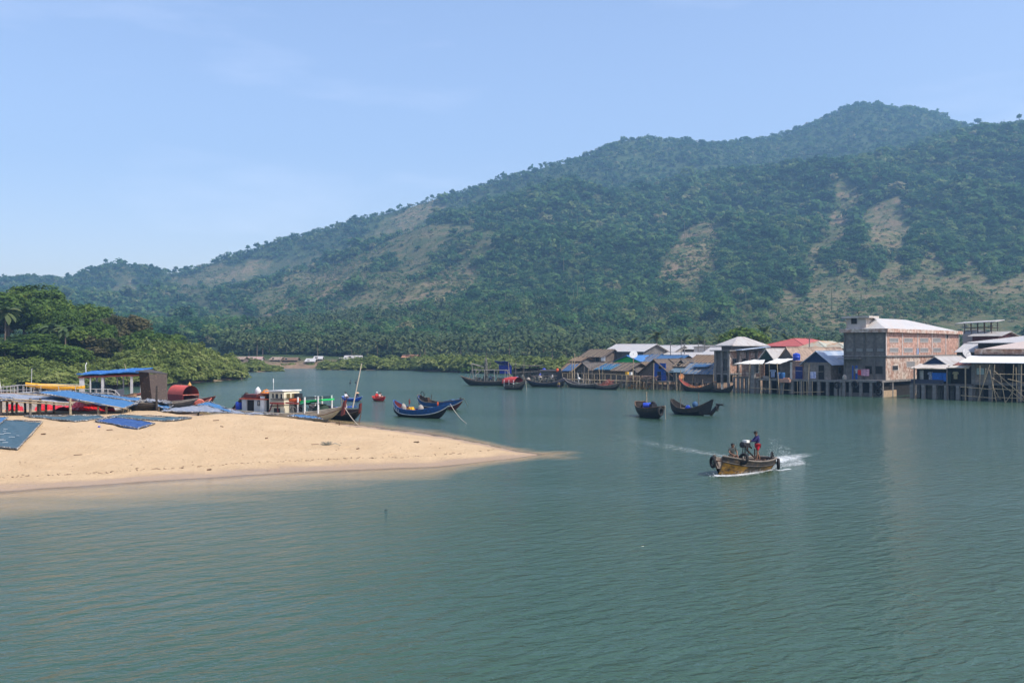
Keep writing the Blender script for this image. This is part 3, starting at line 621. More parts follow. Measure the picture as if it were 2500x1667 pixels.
# pale bare trunks standing here and there on the slopes
p,c,cl=hill_points(420,520,1300,1.0); m=len(p); hh=RNG.uniform(6,14,m); wd=RNG.uniform(.22,.4,m); a=RNG.uniform(0,3.14,m); V=[]
for k in range(m):
    x,y,z=p[k]; dx,dy=math.cos(a[k])*wd[k],math.sin(a[k])*wd[k]
    for (ex,ey) in ((dx,dy),(-dy,dx)): V+=[(x-ex,y-ey,z),(x+ex,y+ey,z),(x+ex*.5,y+ey*.5,z+hh[k]),(x-ex*.5,y-ey*.5,z+hh[k])]
parts_.append((np.array(V),np.arange(len(V)).reshape(-1,4),np.full(len(V),.97)))
off=0; Vs=[];Qs=[];Ts=[]
for V,Q,T in parts_: Vs.append(V);Qs.append(Q+off);Ts.append(T);off+=len(V)
print('hill leaf faces',sum(len(q) for q in Qs))
tag(inst('hillside_forest',np_mesh('hillside_forest',np.concatenate(Vs),np.concatenate(Qs),HILLG,{'tint':np.concatenate(Ts)})),'dense dark green forest covering the hills behind the river',kind='stuff')
# coconut grove at the foot of the hills: a mass behind, single palms along its front
ptp=[palm_arrays(np.random.default_rng(400+i),4.6+(i%3)*.8,2.7,15,3,.07) for i in range(5)]
n=4200; px=RNG.uniform(540,2560,n); dmin=np.interp(px,[540,700,1000,1400,1700,2100,2560],[384,398,376,336,300,280,275]); d=dmin+RNG.random(n)**1.3*np.interp(px,[540,1400,1900,2560],[260,330,190,120]); x=(px-CX)/F*d; z=land_z(x,d)
keep=RNG.random(n)<np.interp(px,[540,1400,1800,2560],[1,1,.45,.25]); pos=np.stack([x,d,z-.3],-1)[keep]; m=len(pos); s=RNG.uniform(.75,1.2,m); tin=RNG.uniform(0,.4,m)
V,Q,T=scatter([(v[q].reshape(-1,3),t[q].reshape(-1)) for v,q,t,_ in ptp],pos,s,RNG.uniform(0,6.28,m),tin,.5)
n=5200; px=RNG.uniform(540,2560,n); px=np.where((px>1780)&(RNG.random(n)<.6),RNG.uniform(540,1500,n),px); dmin=np.interp(px,[540,700,1000,1400,1700,2100,2560],[386,394,368,322,262,250,236]); d=dmin+RNG.random(n)**1.2*130; x=(px-CX)/F*d; z=land_z(x,d)
pos=np.stack([x,d,z-.3],-1); m=n; s=RNG.uniform(.30,.62,m); s=s*1.55; V2,Q2,T2=scatter(tplN,pos,s,RNG.uniform(0,6.28,m),RNG.uniform(.05,.6,m),.4,scz=s*RNG.uniform(.6,1.1,m))
Q=np.concatenate([Q,Q2+len(V)]); V=np.concatenate([V,V2]); T=np.concatenate([T,T2])
tag(inst('coconut_grove',np_mesh('coconut_grove',V,Q,PALMG,{'tint':T})),'mass of coconut palms at the foot of the hills',kind='stuff')
palm_parts=[(np_mesh('trunk',v,q[:k],BARK),np_mesh('crown',v,q[k:],PALMG,{'tint':t})) for v,q,t,k in ptp]
for i in range(44):
    px=600+i*20+rr.uniform(-8,8); 
    if px<1420: d=float(np.interp(px,[600,700,1000,1400],[380,392,366,326]))+rr.uniform(-4,10); lab='coconut palm in the front row of the grove beyond the mangroves'; gp='palms in front of the far grove'
    else: continue
    b=G(px,d); me=palm_parts[i%5]; o=empty('coconut_palm',(b.x,b.y,LZ1(b.x,b.y)-.2),rr.uniform(0,6.28),lab,'palm tree',gp); s=rr.uniform(.8,1.15); o.scale=(s,s,s)
    inst('trunk',me[0],o); inst('crown',me[1],o)
for i in range(9):
    px=1500+i*52+rr.uniform(-10,10); d=rr.uniform(238,262); b=G(px,d); me=palm_parts[i%5]
    o=empty('coconut_palm',(b.x,b.y,LZ1(b.x,b.y)-.2),rr.uniform(0,6.28),'dark coconut palm rising behind the white metal roofs of the village','palm tree','palms behind the village roofs'); s=rr.uniform(1.1,1.5); o.scale=(s,s,s)
    inst('trunk',me[0],o); inst('crown',me[1],o)
# single trees standing out on the skyline
sk=[tree_kind(500+i,9,15,7,230,1.7,HILLG,6,.45,.6) for i in range(4)]
for i,(px,ty,hh,lab) in enumerate([(2387,296,21,'flat topped tree standing clear on the ridge at far right'),(2488,296,17,'small crowned tall tree on the ridge near the right margin'),(1822,325,17,'pointed dark tree on the skyline left of the main summit'),(1683,338,15,'slim pointed tree on the flat part of the ridge'),(1665,339,12,'shorter pointed tree beside the slim pointed one on the ridge'),(1710,341,13,'forked bushy tree on the flat part of the ridge'),(1147,457,14,'lone umbrella tree on the long ridge above the river bend'),(605,608,16,'wide crowned tree on the left ridge skyline'),(650,590,13,'dark conical tree on the left ridge skyline'),(430,652,15,'thin tall tree on the low saddle of the left hills'),(369,643,14,'leaning crowned tree on the low left hills'),(305,638,15,'slender tree on top of the low left hill'),(258,634,16,'big round tree on top of the low left hill'),(1055,483,13,'round tree beside the grassy clearing on the ridge'),(1320,402,13,'tree breaking the skyline below the forested shoulder')]):
    j=int(np.clip((px-LPX[0])/9,0,len(LPX)-1)); jj=int(np.argmax(ELV[:,j])); d=float(LD[jj]); x=(px-CX)/F*d
    place_plant(sk[i%4],'skyline_tree',(x,d,LZ1(x,d)-1.5),(.75 if i!=0 else 1.5),rr.uniform(0,6.28),lab,'tree','trees standing out on the skyline',sz=hh/19)
# ------------------------------------------------------------------ shared paints
WOODD = M('dark_wet_wood',(.035,.028,.022),rough=.7,var=.5,scale=6,col2=(.09,.075,.06),patch=.6,pscale=2.5,stretch=(.6,3,3))
WOODG = M('grey_wood',(.17,.145,.12),rough=.9,var=.4,scale=5,col2=(.09,.075,.06),patch=.58,pscale=3,stretch=(.5,3,3))
WOODB = M('brown_wood',(.16,.09,.05),rough=.85,var=.4,scale=5,col2=(.07,.05,.035),patch=.58,pscale=3)
BAMBOO = M('bamboo',(.40,.31,.19),rough=.7,var=.35,scale=9,col2=(.2,.16,.1),patch=.6,pscale=5)
BLACKP = M('black_hull_paint',(.012,.012,.014),rough=.5,var=.4,scale=5,col2=(.05,.045,.04),patch=.64,pscale=3,spec=.4)
BLUEP = M('blue_hull_paint',(.012,.075,.25),rough=.5,var=.35,scale=4,col2=(.05,.10,.16),patch=.62,pscale=3,spec=.4)
BLUEB = M('bright_blue_paint',(.02,.10,.55),rough=.5,var=.25,scale=4)
WHITEP = M('white_paint',(.70,.70,.66),rough=.6,var=.12,scale=4,col2=(.42,.38,.32),patch=.66,pscale=3)
CREAM = M('cream_hull_paint',(.46,.43,.35),rough=.65,var=.18,scale=3,col2=(.24,.20,.15),patch=.62,pscale=2.5,stretch=(.5,1,2))
REDP = M('red_brown_paint',(.16,.03,.025),rough=.6,var=.35,scale=5,col2=(.07,.03,.025),patch=.6,pscale=3)
REDB = M('bright_red_cloth',(.62,.03,.025),rough=.7,var=.3,scale=5)
ORNG = M('orange_paint',(.62,.10,.03),rough=.6,var=.25,scale=4)
SALMON = M('faded_red_board',(.50,.13,.09),rough=.8,var=.25,scale=4,col2=(.33,.2,.16),patch=.6,pscale=3)
RUBBER = M('tyre_rubber',(.018,.018,.018),rough=.85,var=.4,scale=8)
IRON = M('rusty_iron',(.07,.05,.04),rough=.7,var=.5,scale=8,col2=(.16,.07,.03),patch=.6,pscale=6,metal=.4)
DARKM = M('dark_metal',(.03,.03,.033),rough=.5,var=.3,scale=8,metal=.3)
GREYCL = M('grey_cloth',(.33,.30,.26),rough=.95,var=.3,scale=6)
YELP = M('yellow_plastic',(.80,.42,.02),rough=.4,var=.12,scale=3,spec=.5)
BLUPL = M('blue_plastic',(.01,.05,.42),rough=.35,var=.15,scale=3,spec=.5)
BLUTARP = M('blue_tarpaulin',(.035,.10,.21),rough=.6,var=.3,scale=4,col2=(.09,.17,.28),patch=.6,pscale=3)
VIOTARP = M('violet_blue_tarpaulin',(.03,.05,.36),rough=.6,var=.25,scale=4)
GREENP = M('bright_green_paint',(.01,.42,.09),rough=.5,var=.2,scale=4)
GREENT = M('green_net',(.02,.20,.10),rough=.9,var=.4,scale=9)
ROPE = M('pale_rope',(.42,.37,.29),rough=.95,var=.3,scale=12)
NETD = M('dark_net_heap',(.05,.055,.045),rough=.95,var=.6,scale=12,col2=(.22,.21,.18),patch=.56,pscale=6,bump=.6)
GALV = M('galvanised_rail',(.50,.51,.50),rough=.45,var=.15,scale=6,metal=.4)
SHADEIN = M('interior_shade',(.02,.018,.016),rough=.95,var=.4,scale=3)  # near-black colour that paints the shade inside rooms, porches and openings
SKIN = M('brown_skin',(.20,.105,.065),rough=.6,var=.12,scale=8)
HAIR = M('black_hair',(.010,.009,.008),rough=.6,var=.3,scale=20)
FLESHW = M('white_cotton',(.62,.62,.60),rough=.9,var=.1,scale=8)

def between(px0, d0, px1, d1):
    a = G(px0,d0); b = G(px1,d1); m = (a+b)/2; v = b-a; return m, math.atan2(v.y,v.x), v.length
class Hull:
    """lofted boat hull; local x runs stern to bow, z = 0 is the waterline"""
    def __init__(s, root, L_, B, fb=.55, bow=.7, stern=.5, draft=.3, tw=.25, vb=.6, lower=None, upper=None, inner=None, rail=None, stripe=None, n=22, floor=.15, tc=.45, bp=2.3, gun=.045, blunt=False, sp=2.2):
        s.L,s.B,s.fb,s.bow,s.stern,s.dr,s.tw,s.tc,s.bp = L_,B,fb,bow,stern,draft,tw,tc,bp; s.floor=floor; s.blunt=blunt; s.sp=sp
        nv = 8; ts=[i/n for i in range(n+1)]
        def ring(t, v0, v1, inset=0.0, side=1, m=nv):
            return [s.pt(t, v0+(v1-v0)*j/m, side, inset) for j in range(m+1)]
        def shell(v0, v1, inset=0.0):
            mb=MB()
            for side in (1,-1): mb.loft([ring(t,v0,v1,inset,side) for t in ts], cap=False, closed=False)
            return mb
        lo = shell(0,vb)
        lo.add(ring(0,0,vb,0,1)+ring(0,0,vb,0,-1)[::-1],[tuple(range(2*nv+2))])
        lo.build('hull', lower, root, True)
        up = shell(vb,1)
        r1=ring(0,vb,1,0,1); r2=ring(0,vb,1,0,-1); up.add(r1+r2[::-1],[tuple(range(2*nv+2))])
        up.build('topside', upper or lower, root, True)
        inn = shell(.18,1,.05); fl=[s.pt(t,.18,1,.05) for t in ts]; fr=[s.pt(t,.18,-1,.05) for t in ts]
        mb=inn; k=len(mb.v)
        deck=[]; 
        for t in ts:
            _,b,sh,kz = s.st(t); z=max(floor,kz+.12); z=min(z,sh-.06); v=(z-kz)/(sh-kz); deck.append([s.pt(t,v,1,.05),s.pt(t,v,-1,.05)])
        mb.loft(deck,cap=False,closed=False); mb.build('inner_planking', inner or lower, root, True)
        g=MB()
        for side in (1,-1): g.tube([s.pt(t,1,side)+Vector((0,0,.01)) for t in ts],gun,6)
        g.bar(s.pt(0,1,1),s.pt(0,1,-1),gun,6); g.build('gunwale', rail or upper or lower, root, True)
        if stripe:
            g=MB()
            for side in (1,-1): g.tube([s.pt(t,vb,side) for t in ts],gun*.85,6)
            g.build('rub_rail', stripe, root, True)
    def st(s, t):
        x=-s.L/2+s.L*t
        u=max(0,(t-s.tc)/(1-s.tc)); v=max(0,(s.tc-t)/s.tc)
        sh=s.fb+s.bow*u**s.bp+s.stern*v**s.sp
        b=s.B/2*max(.25 if s.blunt else .02,((1-u**4)**.55 if s.blunt else (1-u**2.4)**.85) if u<1 else .02)*(1-(1-s.tw)*v**2.6)
        kz=-s.dr+(s.dr*.6+.12 if s.blunt else s.dr+s.fb*.75+s.bow*.8)*u**5+(s.dr+s.stern*.55)*v**4.5*(1-s.tw*.6)
        return x,max(b,.03),sh,kz
    def pt(s, t, v, side=1, inset=0.0):
        x,b,sh,kz=s.st(t); u=max(0,(t-s.tc)/(1-s.tc))
        y=b*(1-(1-v)**2.1)*1.0; z=kz+(sh-kz)*(v**1.15)
        y=max(y-inset,0.0); return Vector((x+(0 if s.blunt else .12*s.L*.35*u**3*v), side*y, z+(inset*.4 if v<1 else 0)))
    def rim(s, t, side=1): return s.pt(t,1,side)
def thwarts(root, h, ts, mat):
    for t in ts:
        p=h.pt(t,.86,1); MB().box((p.x,0,p.z),(.22,2*p.y-.06,.045)).build('thwart',mat,root)
def tyre(name,label,c,axis,Rr,r,parent=None,group=None):
    mb=MB().torus((0,0,0),axis,Rr,r,22,9)
    o=mb.build(name,RUBBER,parent,True,loc=c)
    if parent is None: tag(o,label,'tyre',group)
    return o
def rope(label,pts,r=.025,cat='rope',sag=0.0,mat=None):
    pts=[Vector(p) for p in pts]
    if len(pts)==2:
        a,b=pts; pts=[a.lerp(b,i/8)-Vector((0,0,sag*4*(i/8)*(1-i/8))) for i in range(9)]
    return tag(MB().tube(pts,r,5).build('rope',mat or ROPE,None,True),label,cat)

# ------------------------------------------------------------------ people: one grown skin each
def skin_mesh(name, verts, edges, root_i, mat, parent, sub=1):
    me=bpy.data.meshes.new(name); bm=bmesh.new(); lay=bm.verts.layers.skin.verify()
    vs=[]
    for i,(co_,r_) in enumerate(verts):
        v=bm.verts.new(co_); v[lay].radius=(r_,r_); v[lay].use_root=(i==root_i); vs.append(v)
    for a,b in edges: bm.edges.new((vs[a],vs[b]))
    bm.to_mesh(me); bm.free(); me.materials.append(mat)
    o=inst(name,me,parent); m=o.modifiers.new('skin','SKIN'); m.use_smooth_shade=True
    ss=o.modifiers.new('subsurf','SUBSURF'); ss.levels=sub; ss.render_levels=sub
    return o
def person(label, loc, rz, j, shirt, shorts, hair=HAIR, sleeves='long', hat=None, shorts_len=1.0, fingers=True, group=None, s=1.0):
    """j: joint positions in metres, facing local +Y"""
    root=empty('person',loc,rz,label,'person',group); root.scale=(s,s,s)
    n=[];e=[];ix={}
    def v(k,co_,r_): ix[k]=len(n); n.append((Vector(co_),r_)); return ix[k]
    def ed(a,b): e.append((ix[a],ix[b]))
    V=lambda k: Vector(j[k])
    v('pelvis',V('pelvis'),.115); v('waist',V('pelvis').lerp(V('chest'),.45),.115); v('chest',V('chest'),.135); v('neck',V('neck'),.055)
    hd=V('head'); f=Vector(j.get('face',(0,1,0))).normalized(); up=(hd-V('neck')).normalized(); sd_=f.cross(up).normalized()
    v('jaw',hd-up*.05+f*.03,.07); v('skull',hd+up*.035,.098); v('top',hd+up*.09-f*.005,.075); v('nose',hd+f*.115+up*.0,.016)
    for a,b in (('pelvis','waist'),('waist','chest'),('chest','neck'),('neck','jaw'),('jaw','skull'),('skull','top'),('skull','nose')): ed(a,b)
    for q,sg in (('l',-1),('r',1)):
        v('ear'+q,hd+sd_*sg*.108+up*.02,.02); ed('skull','ear'+q)
        v('sh'+q,V('sh'+q),.062); v('el'+q,V('el'+q),.043); v('wr'+q,V('wr'+q),.029); ed('chest','sh'+q); ed('sh'+q,'el'+q); ed('el'+q,'wr'+q)
        ha=V('wr'+q)+(V('wr'+q)-V('el'+q)).normalized()*.07; v('palm'+q,ha,.036); ed('wr'+q,'palm'+q)
        if fingers:
            dr=(V('wr'+q)-V('el'+q)).normalized(); sw=dr.cross(Vector((0,0,1))).normalized() if abs(dr.z)<.9 else Vector((1,0,0)); dn=dr.cross(sw).normalized()
            for k,(off,ln) in enumerate(((-.030,.062),(-.010,.075),(.010,.072),(.028,.055))):
                v(f'f{q}{k}',ha+dr*(.035+ln*.5)+sw*off*1.2,.009); v(f'g{q}{k}',ha+dr*(.035+ln*.8)+sw*off*1.2+dn*.03,.0075); ed('palm'+q,f'f{q}{k}'); ed(f'f{q}{k}',f'g{q}{k}')
            v('th'+q,ha+sw*.05+dr*.02,.010); v('ti'+q,ha+sw*.055+dr*.055,.008); ed('palm'+q,'th'+q); ed('th'+q,'ti'+q)
        v('hip'+q,V('hip'+q),.085); v('kn'+q,V('kn'+q),.06); v('an'+q,V('an'+q),.04); v('toe'+q,V('toe'+q),.034)
        ed('pelvis','hip'+q); ed('hip'+q,'kn'+q); ed('kn'+q,'an'+q); ed('an'+q,'toe'+q)
    skin_mesh('body',n,e,0,SKIN,root)
    # shirt over the trunk and arms
    n2=[(V('pelvis')+(V('chest')-V('pelvis')).normalized()*-.03,.142),(V('pelvis').lerp(V('chest'),.45),.14),(V('chest'),.155),(V('chest').lerp(V('neck'),.75),.085)]; e2=[(0,1),(1,2),(2,3)]
    for q in 'lr':
        k=len(n2); n2+=[(V('sh'+q),.082),(V('el'+q) if sleeves=='long' else V('sh'+q).lerp(V('el'+q),.6),.062)]; e2+=[(2,k),(k,k+1)]
        if sleeves=='long': n2.append((V('el'+q).lerp(V('wr'+q),.85),.045)); e2.append((k+1,k+2))
    skin_mesh('shirt',n2,e2,0,shirt,root)
    n3=[(V('pelvis'),.14)]; e3=[]
    for q in 'lr':
        k=len(n3); n3+=[(V('hip'+q),.105),(V('hip'+q).lerp(V('kn'+q),shorts_len*.9),.088)]; e3+=[(0,k),(k,k+1)]
    skin_mesh('shorts',n3,e3,0,shorts,root)
    mb=MB()
    if hat=='cap':
        mb.ball(hd+up*.075,(.118,.118,.085)); mb.slab([hd+f*.09+up*.075+sd_*.075,hd+f*.2+up*.06+sd_*.05,hd+f*.2+up*.06-sd_*.05,hd+f*.09+up*.075-sd_*.075],.012); mb.build('cap',HAIR,root,True)
    elif hat=='cone':
        mb.lathe(hd+up*.05,[(.27,0),(.28,.012),(.14,.10),(.01,.17)],14); mb.build('conical_hat',M('straw_hat',(.62,.36,.2),rough=.9),root,True)
    elif hat=='white':
        mb.ball(hd+up*.05-f*.01,(.125,.125,.11)); mb.build('head_cloth',FLESHW,root,True)
    else:
        mb.ball(hd+up*.055-f*.022,(.116,.116,.098)); mb.build('hair',hair,root,True)
    for sg in (-1,1): MB().ball(hd+f*.098+sd_*sg*.038+up*.025,.013,6,4).build('eye',DARKM,root,True)
    return root
STAND=dict(pelvis=(0,0,.90),chest=(0,.01,1.26),neck=(0,.01,1.43),head=(0,.02,1.54),shl=(-.19,0,1.37),shr=(.19,0,1.37),ell=(-.25,.02,1.1),elr=(.25,.02,1.1),wrl=(-.26,.12,.87),wrr=(.26,.12,.87),
  hipl=(-.1,0,.86),hipr=(.1,0,.86),knl=(-.11,.03,.48),knr=(.11,.03,.48),anl=(-.11,-.01,.08),anr=(.11,-.01,.08),toel=(-.12,.14,.035),toer=(.12,.14,.035))
SIT=dict(pelvis=(0,0,.10),chest=(0,.04,.46),neck=(0,.06,.62),head=(0,.09,.73),shl=(-.18,.04,.56),shr=(.18,.04,.56),ell=(-.25,.16,.33),elr=(.25,.16,.33),wrl=(-.14,.36,.25),wrr=(.14,.36,.25),
  hipl=(-.1,.03,.09),hipr=(.1,.03,.09),knl=(-.13,.42,.2),knr=(.13,.42,.2),anl=(-.12,.46,-.2),anr=(.12,.46,-.2),toel=(-.13,.6,-.24),toer=(.13,.6,-.24))
def pose(base,**kw): d=dict(base); d.update(kw); return d

# ------------------------------------------------------------------ the yellow motor boat in the foreground
m_,rz_,L_=between(1868,57.9,1754,54.5); nb=empty('motor_boat',(m_.x,m_.y,0),rz_,'worn yellow wooden motor boat with two people running across the open water','boat',tilt=(0,R(-2.5)))
YHULL=M('worn_yellow_hull',(.42,.21,.025),rough=.6,var=.35,scale=2.5,col2=(.045,.035,.025),patch=.50,soft=.06,pscale=1.6,stretch=(.8,1,1.6)); 
TARH=M('tarred_strake',(.03,.028,.026),rough=.7,var=.4,scale=5,col2=(.12,.08,.04),patch=.62,pscale=3)
nh=Hull(nb,L_,2.0,fb=.66,bow=.34,bp=1.8,blunt=True,stern=.12,draft=.26,tw=.72,vb=.74,lower=YHULL,upper=TARH,inner=WOODG,rail=WOODG,stripe=TARH,floor=.34,tc=.4,gun=.06)
thwarts(nb,nh,(.62,.78),WOODB)
MB().slab([nh.pt(.03,.80,1),nh.pt(.30,.78,1),nh.pt(.30,.78,-1),nh.pt(.03,.80,-1)],.05).build('stern_deck',WOODG,nb)
st_=MB(); 
for sx in (-.14,.14):
    for sy in (-.14,.14): st_.bar((-.25+sx,sy,.3),(-.25+sx*.7,sy*.7,1.38),.026)
st_.box((-.25,0,1.02),(.24,.24,.03)); st_.box((-.25,0,.42),(.5,.5,.2)); st_.build('engine_stand',DARKM,nb)
en=MB().box((-.25,0,1.52),(.46,.34,.26)); en.lathe((-.02,0,1.55),[(.0,-.02),(.17,0),(.17,.14),(.0,.16)],14,(1,0,0)); en.bar((-.4,.16,1.5),(-.55,.22,1.35),.05); ep=en.build('engine',DARKM,nb)
MB().box((-.3,0,1.74),(.32,.28,.14)).build('fuel_tank',WHITEP,ep)
MB().bar((-.25,.1,1.45),(-.62,-.1,1.22),.03).build('tiller',YELP,ep)
MB().bar((-.3,0,1.3),(-2.9,.05,-.15),.045).build('propeller_shaft',IRON,ep)
jb=MB(); rj=random.Random(3)
for k in range(9): jb.box((rj.uniform(-1.9,-.7),rj.uniform(-.5,.5),.55+rj.uniform(0,.12)),(rj.uniform(.15,.4),rj.uniform(.12,.3),rj.uniform(.08,.22)),rj.uniform(0,3))
jb.build('machine_parts',IRON,nb)
MB().bar((-1.85,-.35,.4),(-1.8,-.35,1.25),.045).build('stern_post',WOODD,nb)
def nbw(p): return nb.matrix_basis @ Vector(p) if False else (Matrix.Translation(nb.location)@nb.rotation_euler.to_matrix().to_4x4())@Vector(p)
q=nh.rim(.80,1); tyre('tyre_fender','black tyre lying against the bow gunwale of the yellow motor boat',nbw(q+Vector((.02,.08,.06))),Vector((-.75,-.62,.25)),.255,.085,None,'tyres hung on the yellow motor boat')
q=nh.rim(1.0,-1); tyre('tyre_fender','black tyre hanging from the bow tip of the yellow motor boat',nbw(q+Vector((.12,-.05,-.36))),Vector((1,.22,0)),.26,.085,None,'tyres hung on the yellow motor boat')
q=nh.rim(.03,1); tyre('tyre_fender','black tyre hanging at the stern corner of the yellow motor boat',nbw(q+Vector((-.1,.1,-.30))),Vector((1,-.2,0)),.25,.085,None,'tyres hung on the yellow motor boat')
q=nh.rim(.0,1); tyre('tyre_fender','upper thin tyre at the stern of the yellow motor boat',nbw(q+Vector((-.16,-.35,-.05))),Vector((1,-.4,.1)),.36,.05,None,'tyres hung on the yellow motor boat')
NAVY=M('navy_shirt',(.030,.028,.12),rough=.9,var=.3,scale=6); REDS=M('red_shorts',(.45,.015,.03),rough=.9,var=.2,scale=6); GREYT=M('dark_grey_tshirt',(.05,.06,.055),rough=.9,var=.3,scale=6)
mp_=G(1850,56.6); mp_.z=.62
person('man in navy shirt, red shorts and dark cap standing at the yellow boat engine',mp_,R(92),pose(STAND,chest=(0,.06,1.25),neck=(0,.08,1.42),head=(0,.10,1.53),face=(-.15,1,-.05),
  ell=(-.22,.26,1.12),wrl=(-.12,.46,1.14),elr=(.22,.24,1.12),wrr=(.12,.45,1.05),knl=(-.13,.06,.47),anl=(-.16,.10,.07),toel=(-.17,.24,.035),knr=(.12,-.02,.46),anr=(.13,-.16,.07),toer=(.14,-.02,.035)),NAVY,REDS,hat='cap',shorts_len=.85)
bp_=G(1787,56.2); bp_.z=.80
person('dark haired boy in grey T-shirt sitting on the bow gunwale of the yellow motor boat',bp_,R(196),pose(SIT,face=(.25,1,-.05)),GREYT,M('khaki_shorts',(.22,.17,.11),rough=.9),sleeves='short',s=.98)
# wash and wake of the motor boat
def foam_material():
    m=bpy.data.materials.new('white_foam'); m.use_nodes=True; nt=m.node_tree; N=nt.nodes; L=nt.links; b=N['Principled BSDF']; b.inputs['Base Color'].default_value=(.78,.82,.82,1); b.inputs['Roughness'].default_value=.8
    g=N.new('ShaderNodeNewGeometry'); mp=N.new('ShaderNodeMapping'); mp.inputs['Scale'].default_value=(.6,1.6,1); mp.inputs['Rotation'].default_value=(0,0,R(25)); L.new(g.outputs['Position'],mp.inputs['Vector'])
    n=N.new('ShaderNodeTexNoise'); n.inputs['Scale'].default_value=2.6; n.inputs['Detail'].default_value=8; n.inputs['Roughness'].default_value=.75; L.new(mp.outputs['Vector'],n.inputs['Vector'])
    at=N.new('ShaderNodeAttribute'); at.attribute_name='thick'; ad=N.new('ShaderNodeMath'); ad.operation='MULTIPLY_ADD'; ad.inputs[1].default_value=.62; L.new(at.outputs['Fac'],ad.inputs[0]); L.new(n.outputs['Fac'],ad.inputs[2])
    mr=N.new('ShaderNodeMapRange'); mr.inputs['From Min'].default_value=.68; mr.inputs['From Max'].default_value=.98; L.new(ad.outputs[0],mr.inputs['Value']); L.new(mr.outputs['Result'],b.inputs['Alpha']); return m
FOAM=foam_material()
def foam_strip(line, width, thick, name='wake_foam', lab='', hump=.0):
    """a band of foam lying on the water along a line; thickest along its middle"""
    pts=[Vector(p) for p in line]; V=[];T=[]; nw=10; ns=len(pts)
    for i,p in enumerate(pts):
        d=(pts[min(i+1,ns-1)]-pts[max(i-1,0)]).normalized(); sd_=Vector((-d.y,d.x,0)); w_=width[i] if hasattr(width,'__len__') else width; th=thick[i] if hasattr(thick,'__len__') else thick
        for k in range(nw+1):
            u=k/nw*2-1; V.append(p+sd_*u*w_+Vector((0,0,.012+hump*max(0,1-u*u)))); T.append(th*(1-abs(u)**1.7)-.25*abs(u)**4)
    w=nw+1; Q=[(i*w+k,i*w+k+1,(i+1)*w+k+1,(i+1)*w+k) for i in range(ns-1) for k in range(nw)]
    return tag(inst(name,np_mesh(name,[tuple(v) for v in V],Q,FOAM,{'thick':T},True)),lab,kind='stuff')
def line(a,b,n,bow=0.0):
    a=Vector(a);b=Vector(b);d=b-a; sd_=Vector((-d.y,d.x,0)); return [a.lerp(b,i/n)+sd_*bow*4*(i/n)*(1-i/n) for i in range(n+1)]
foam_strip(line(G(1815,DW(1121)),G(1500,DW(1061)),24,.03),[1.3+.06*i for i in range(25)],[.38-.009*i for i in range(25)],lab='long foaming wake trailing behind the motor boat')
foam_strip(line(G(1868,DW(1126)),G(1985,DW(1104)),14,-.02),[1.9-.05*i for i in range(15)],[.80-.045*i for i in range(15)],lab='white churned water behind the motor boat stern')
pts=[nbw(nh.pt(t,.34,1)+Vector((0,.10,0))) for t in [i/16 for i in range(16,-1,-1)]]
for p in pts: p.z=0
pts=[pts[0]+Vector((-.45,.1,0))]+pts+[G(1905,56.6),G(1925,57.4)]
foam_strip(pts,[.5]*6+[.48]*6+[.42]*(len(pts)-12),[.62]*4+[.72]*6+[.5]*(len(pts)-10),lab='bow wave foam along the motor boat side',hump=.05)
g=np.random.default_rng(78); n=700; SP=[]
k=g.integers(0,12,n); bp_=np.array([list(p) for p in pts])[k]; c0=bp_+np.stack([g.normal(0,.16,n),-np.abs(g.normal(0,.22,n)),np.abs(g.normal(0,.09,n))],-1)
g=np.random.default_rng(77); n=2600; t=g.random(n)**.7; a=G(1870,57.8); b=G(1960,60.5); 
base=np.array([a.x,a.y,0])[None]+(np.array([b.x-a.x,b.y-a.y,0]))[None]*t[:,None]; hgt=g.random(n)**3.0*(1.55*np.exp(-((t-.18)/.16)**2)+.95*np.exp(-((t-.5)/.2)**2)+.25)
c=base+np.stack([g.normal(0,.14,n),g.normal(0,.35,n),hgt+.02],-1); c=np.concatenate([c,c0]); n=len(c); rad=g.uniform(.004,.0135,n)
tet=np.array([(1,1,1),(-1,-1,1),(-1,1,-1),(1,-1,-1)])*.9; V=(c[:,None,:]+tet[None]*rad[:,None,None]).reshape(-1,3); f4=np.array([(0,1,2),(0,3,1),(0,2,3),(1,3,2)]); Q=(np.arange(n)[:,None,None]*4+f4[None]).reshape(-1,3)
tag(inst('water_spray',np_mesh('water_spray',V,Q,M('spray_drop',(.85,.88,.9),rough=.3,var=.02))),'white droplets thrown up behind the motor boat',kind='stuff')

# ------------------------------------------------------------------ anchored fishing boats mid river
def fishing_boat(lab, px_s,d_s,px_b,d_b,B,grp='anchored wooden fishing boats',**kw):
    m_,rz_,L_=between(px_s,d_s,px_b,d_b); o=empty('fishing_boat',(m_.x,m_.y,0),rz_,lab,'boat',grp); return o,Hull(o,L_,B,**kw),L_
def W(o,p): return (Matrix.Translation(o.location)@o.rotation_euler.to_matrix().to_4x4())@Vector(p)
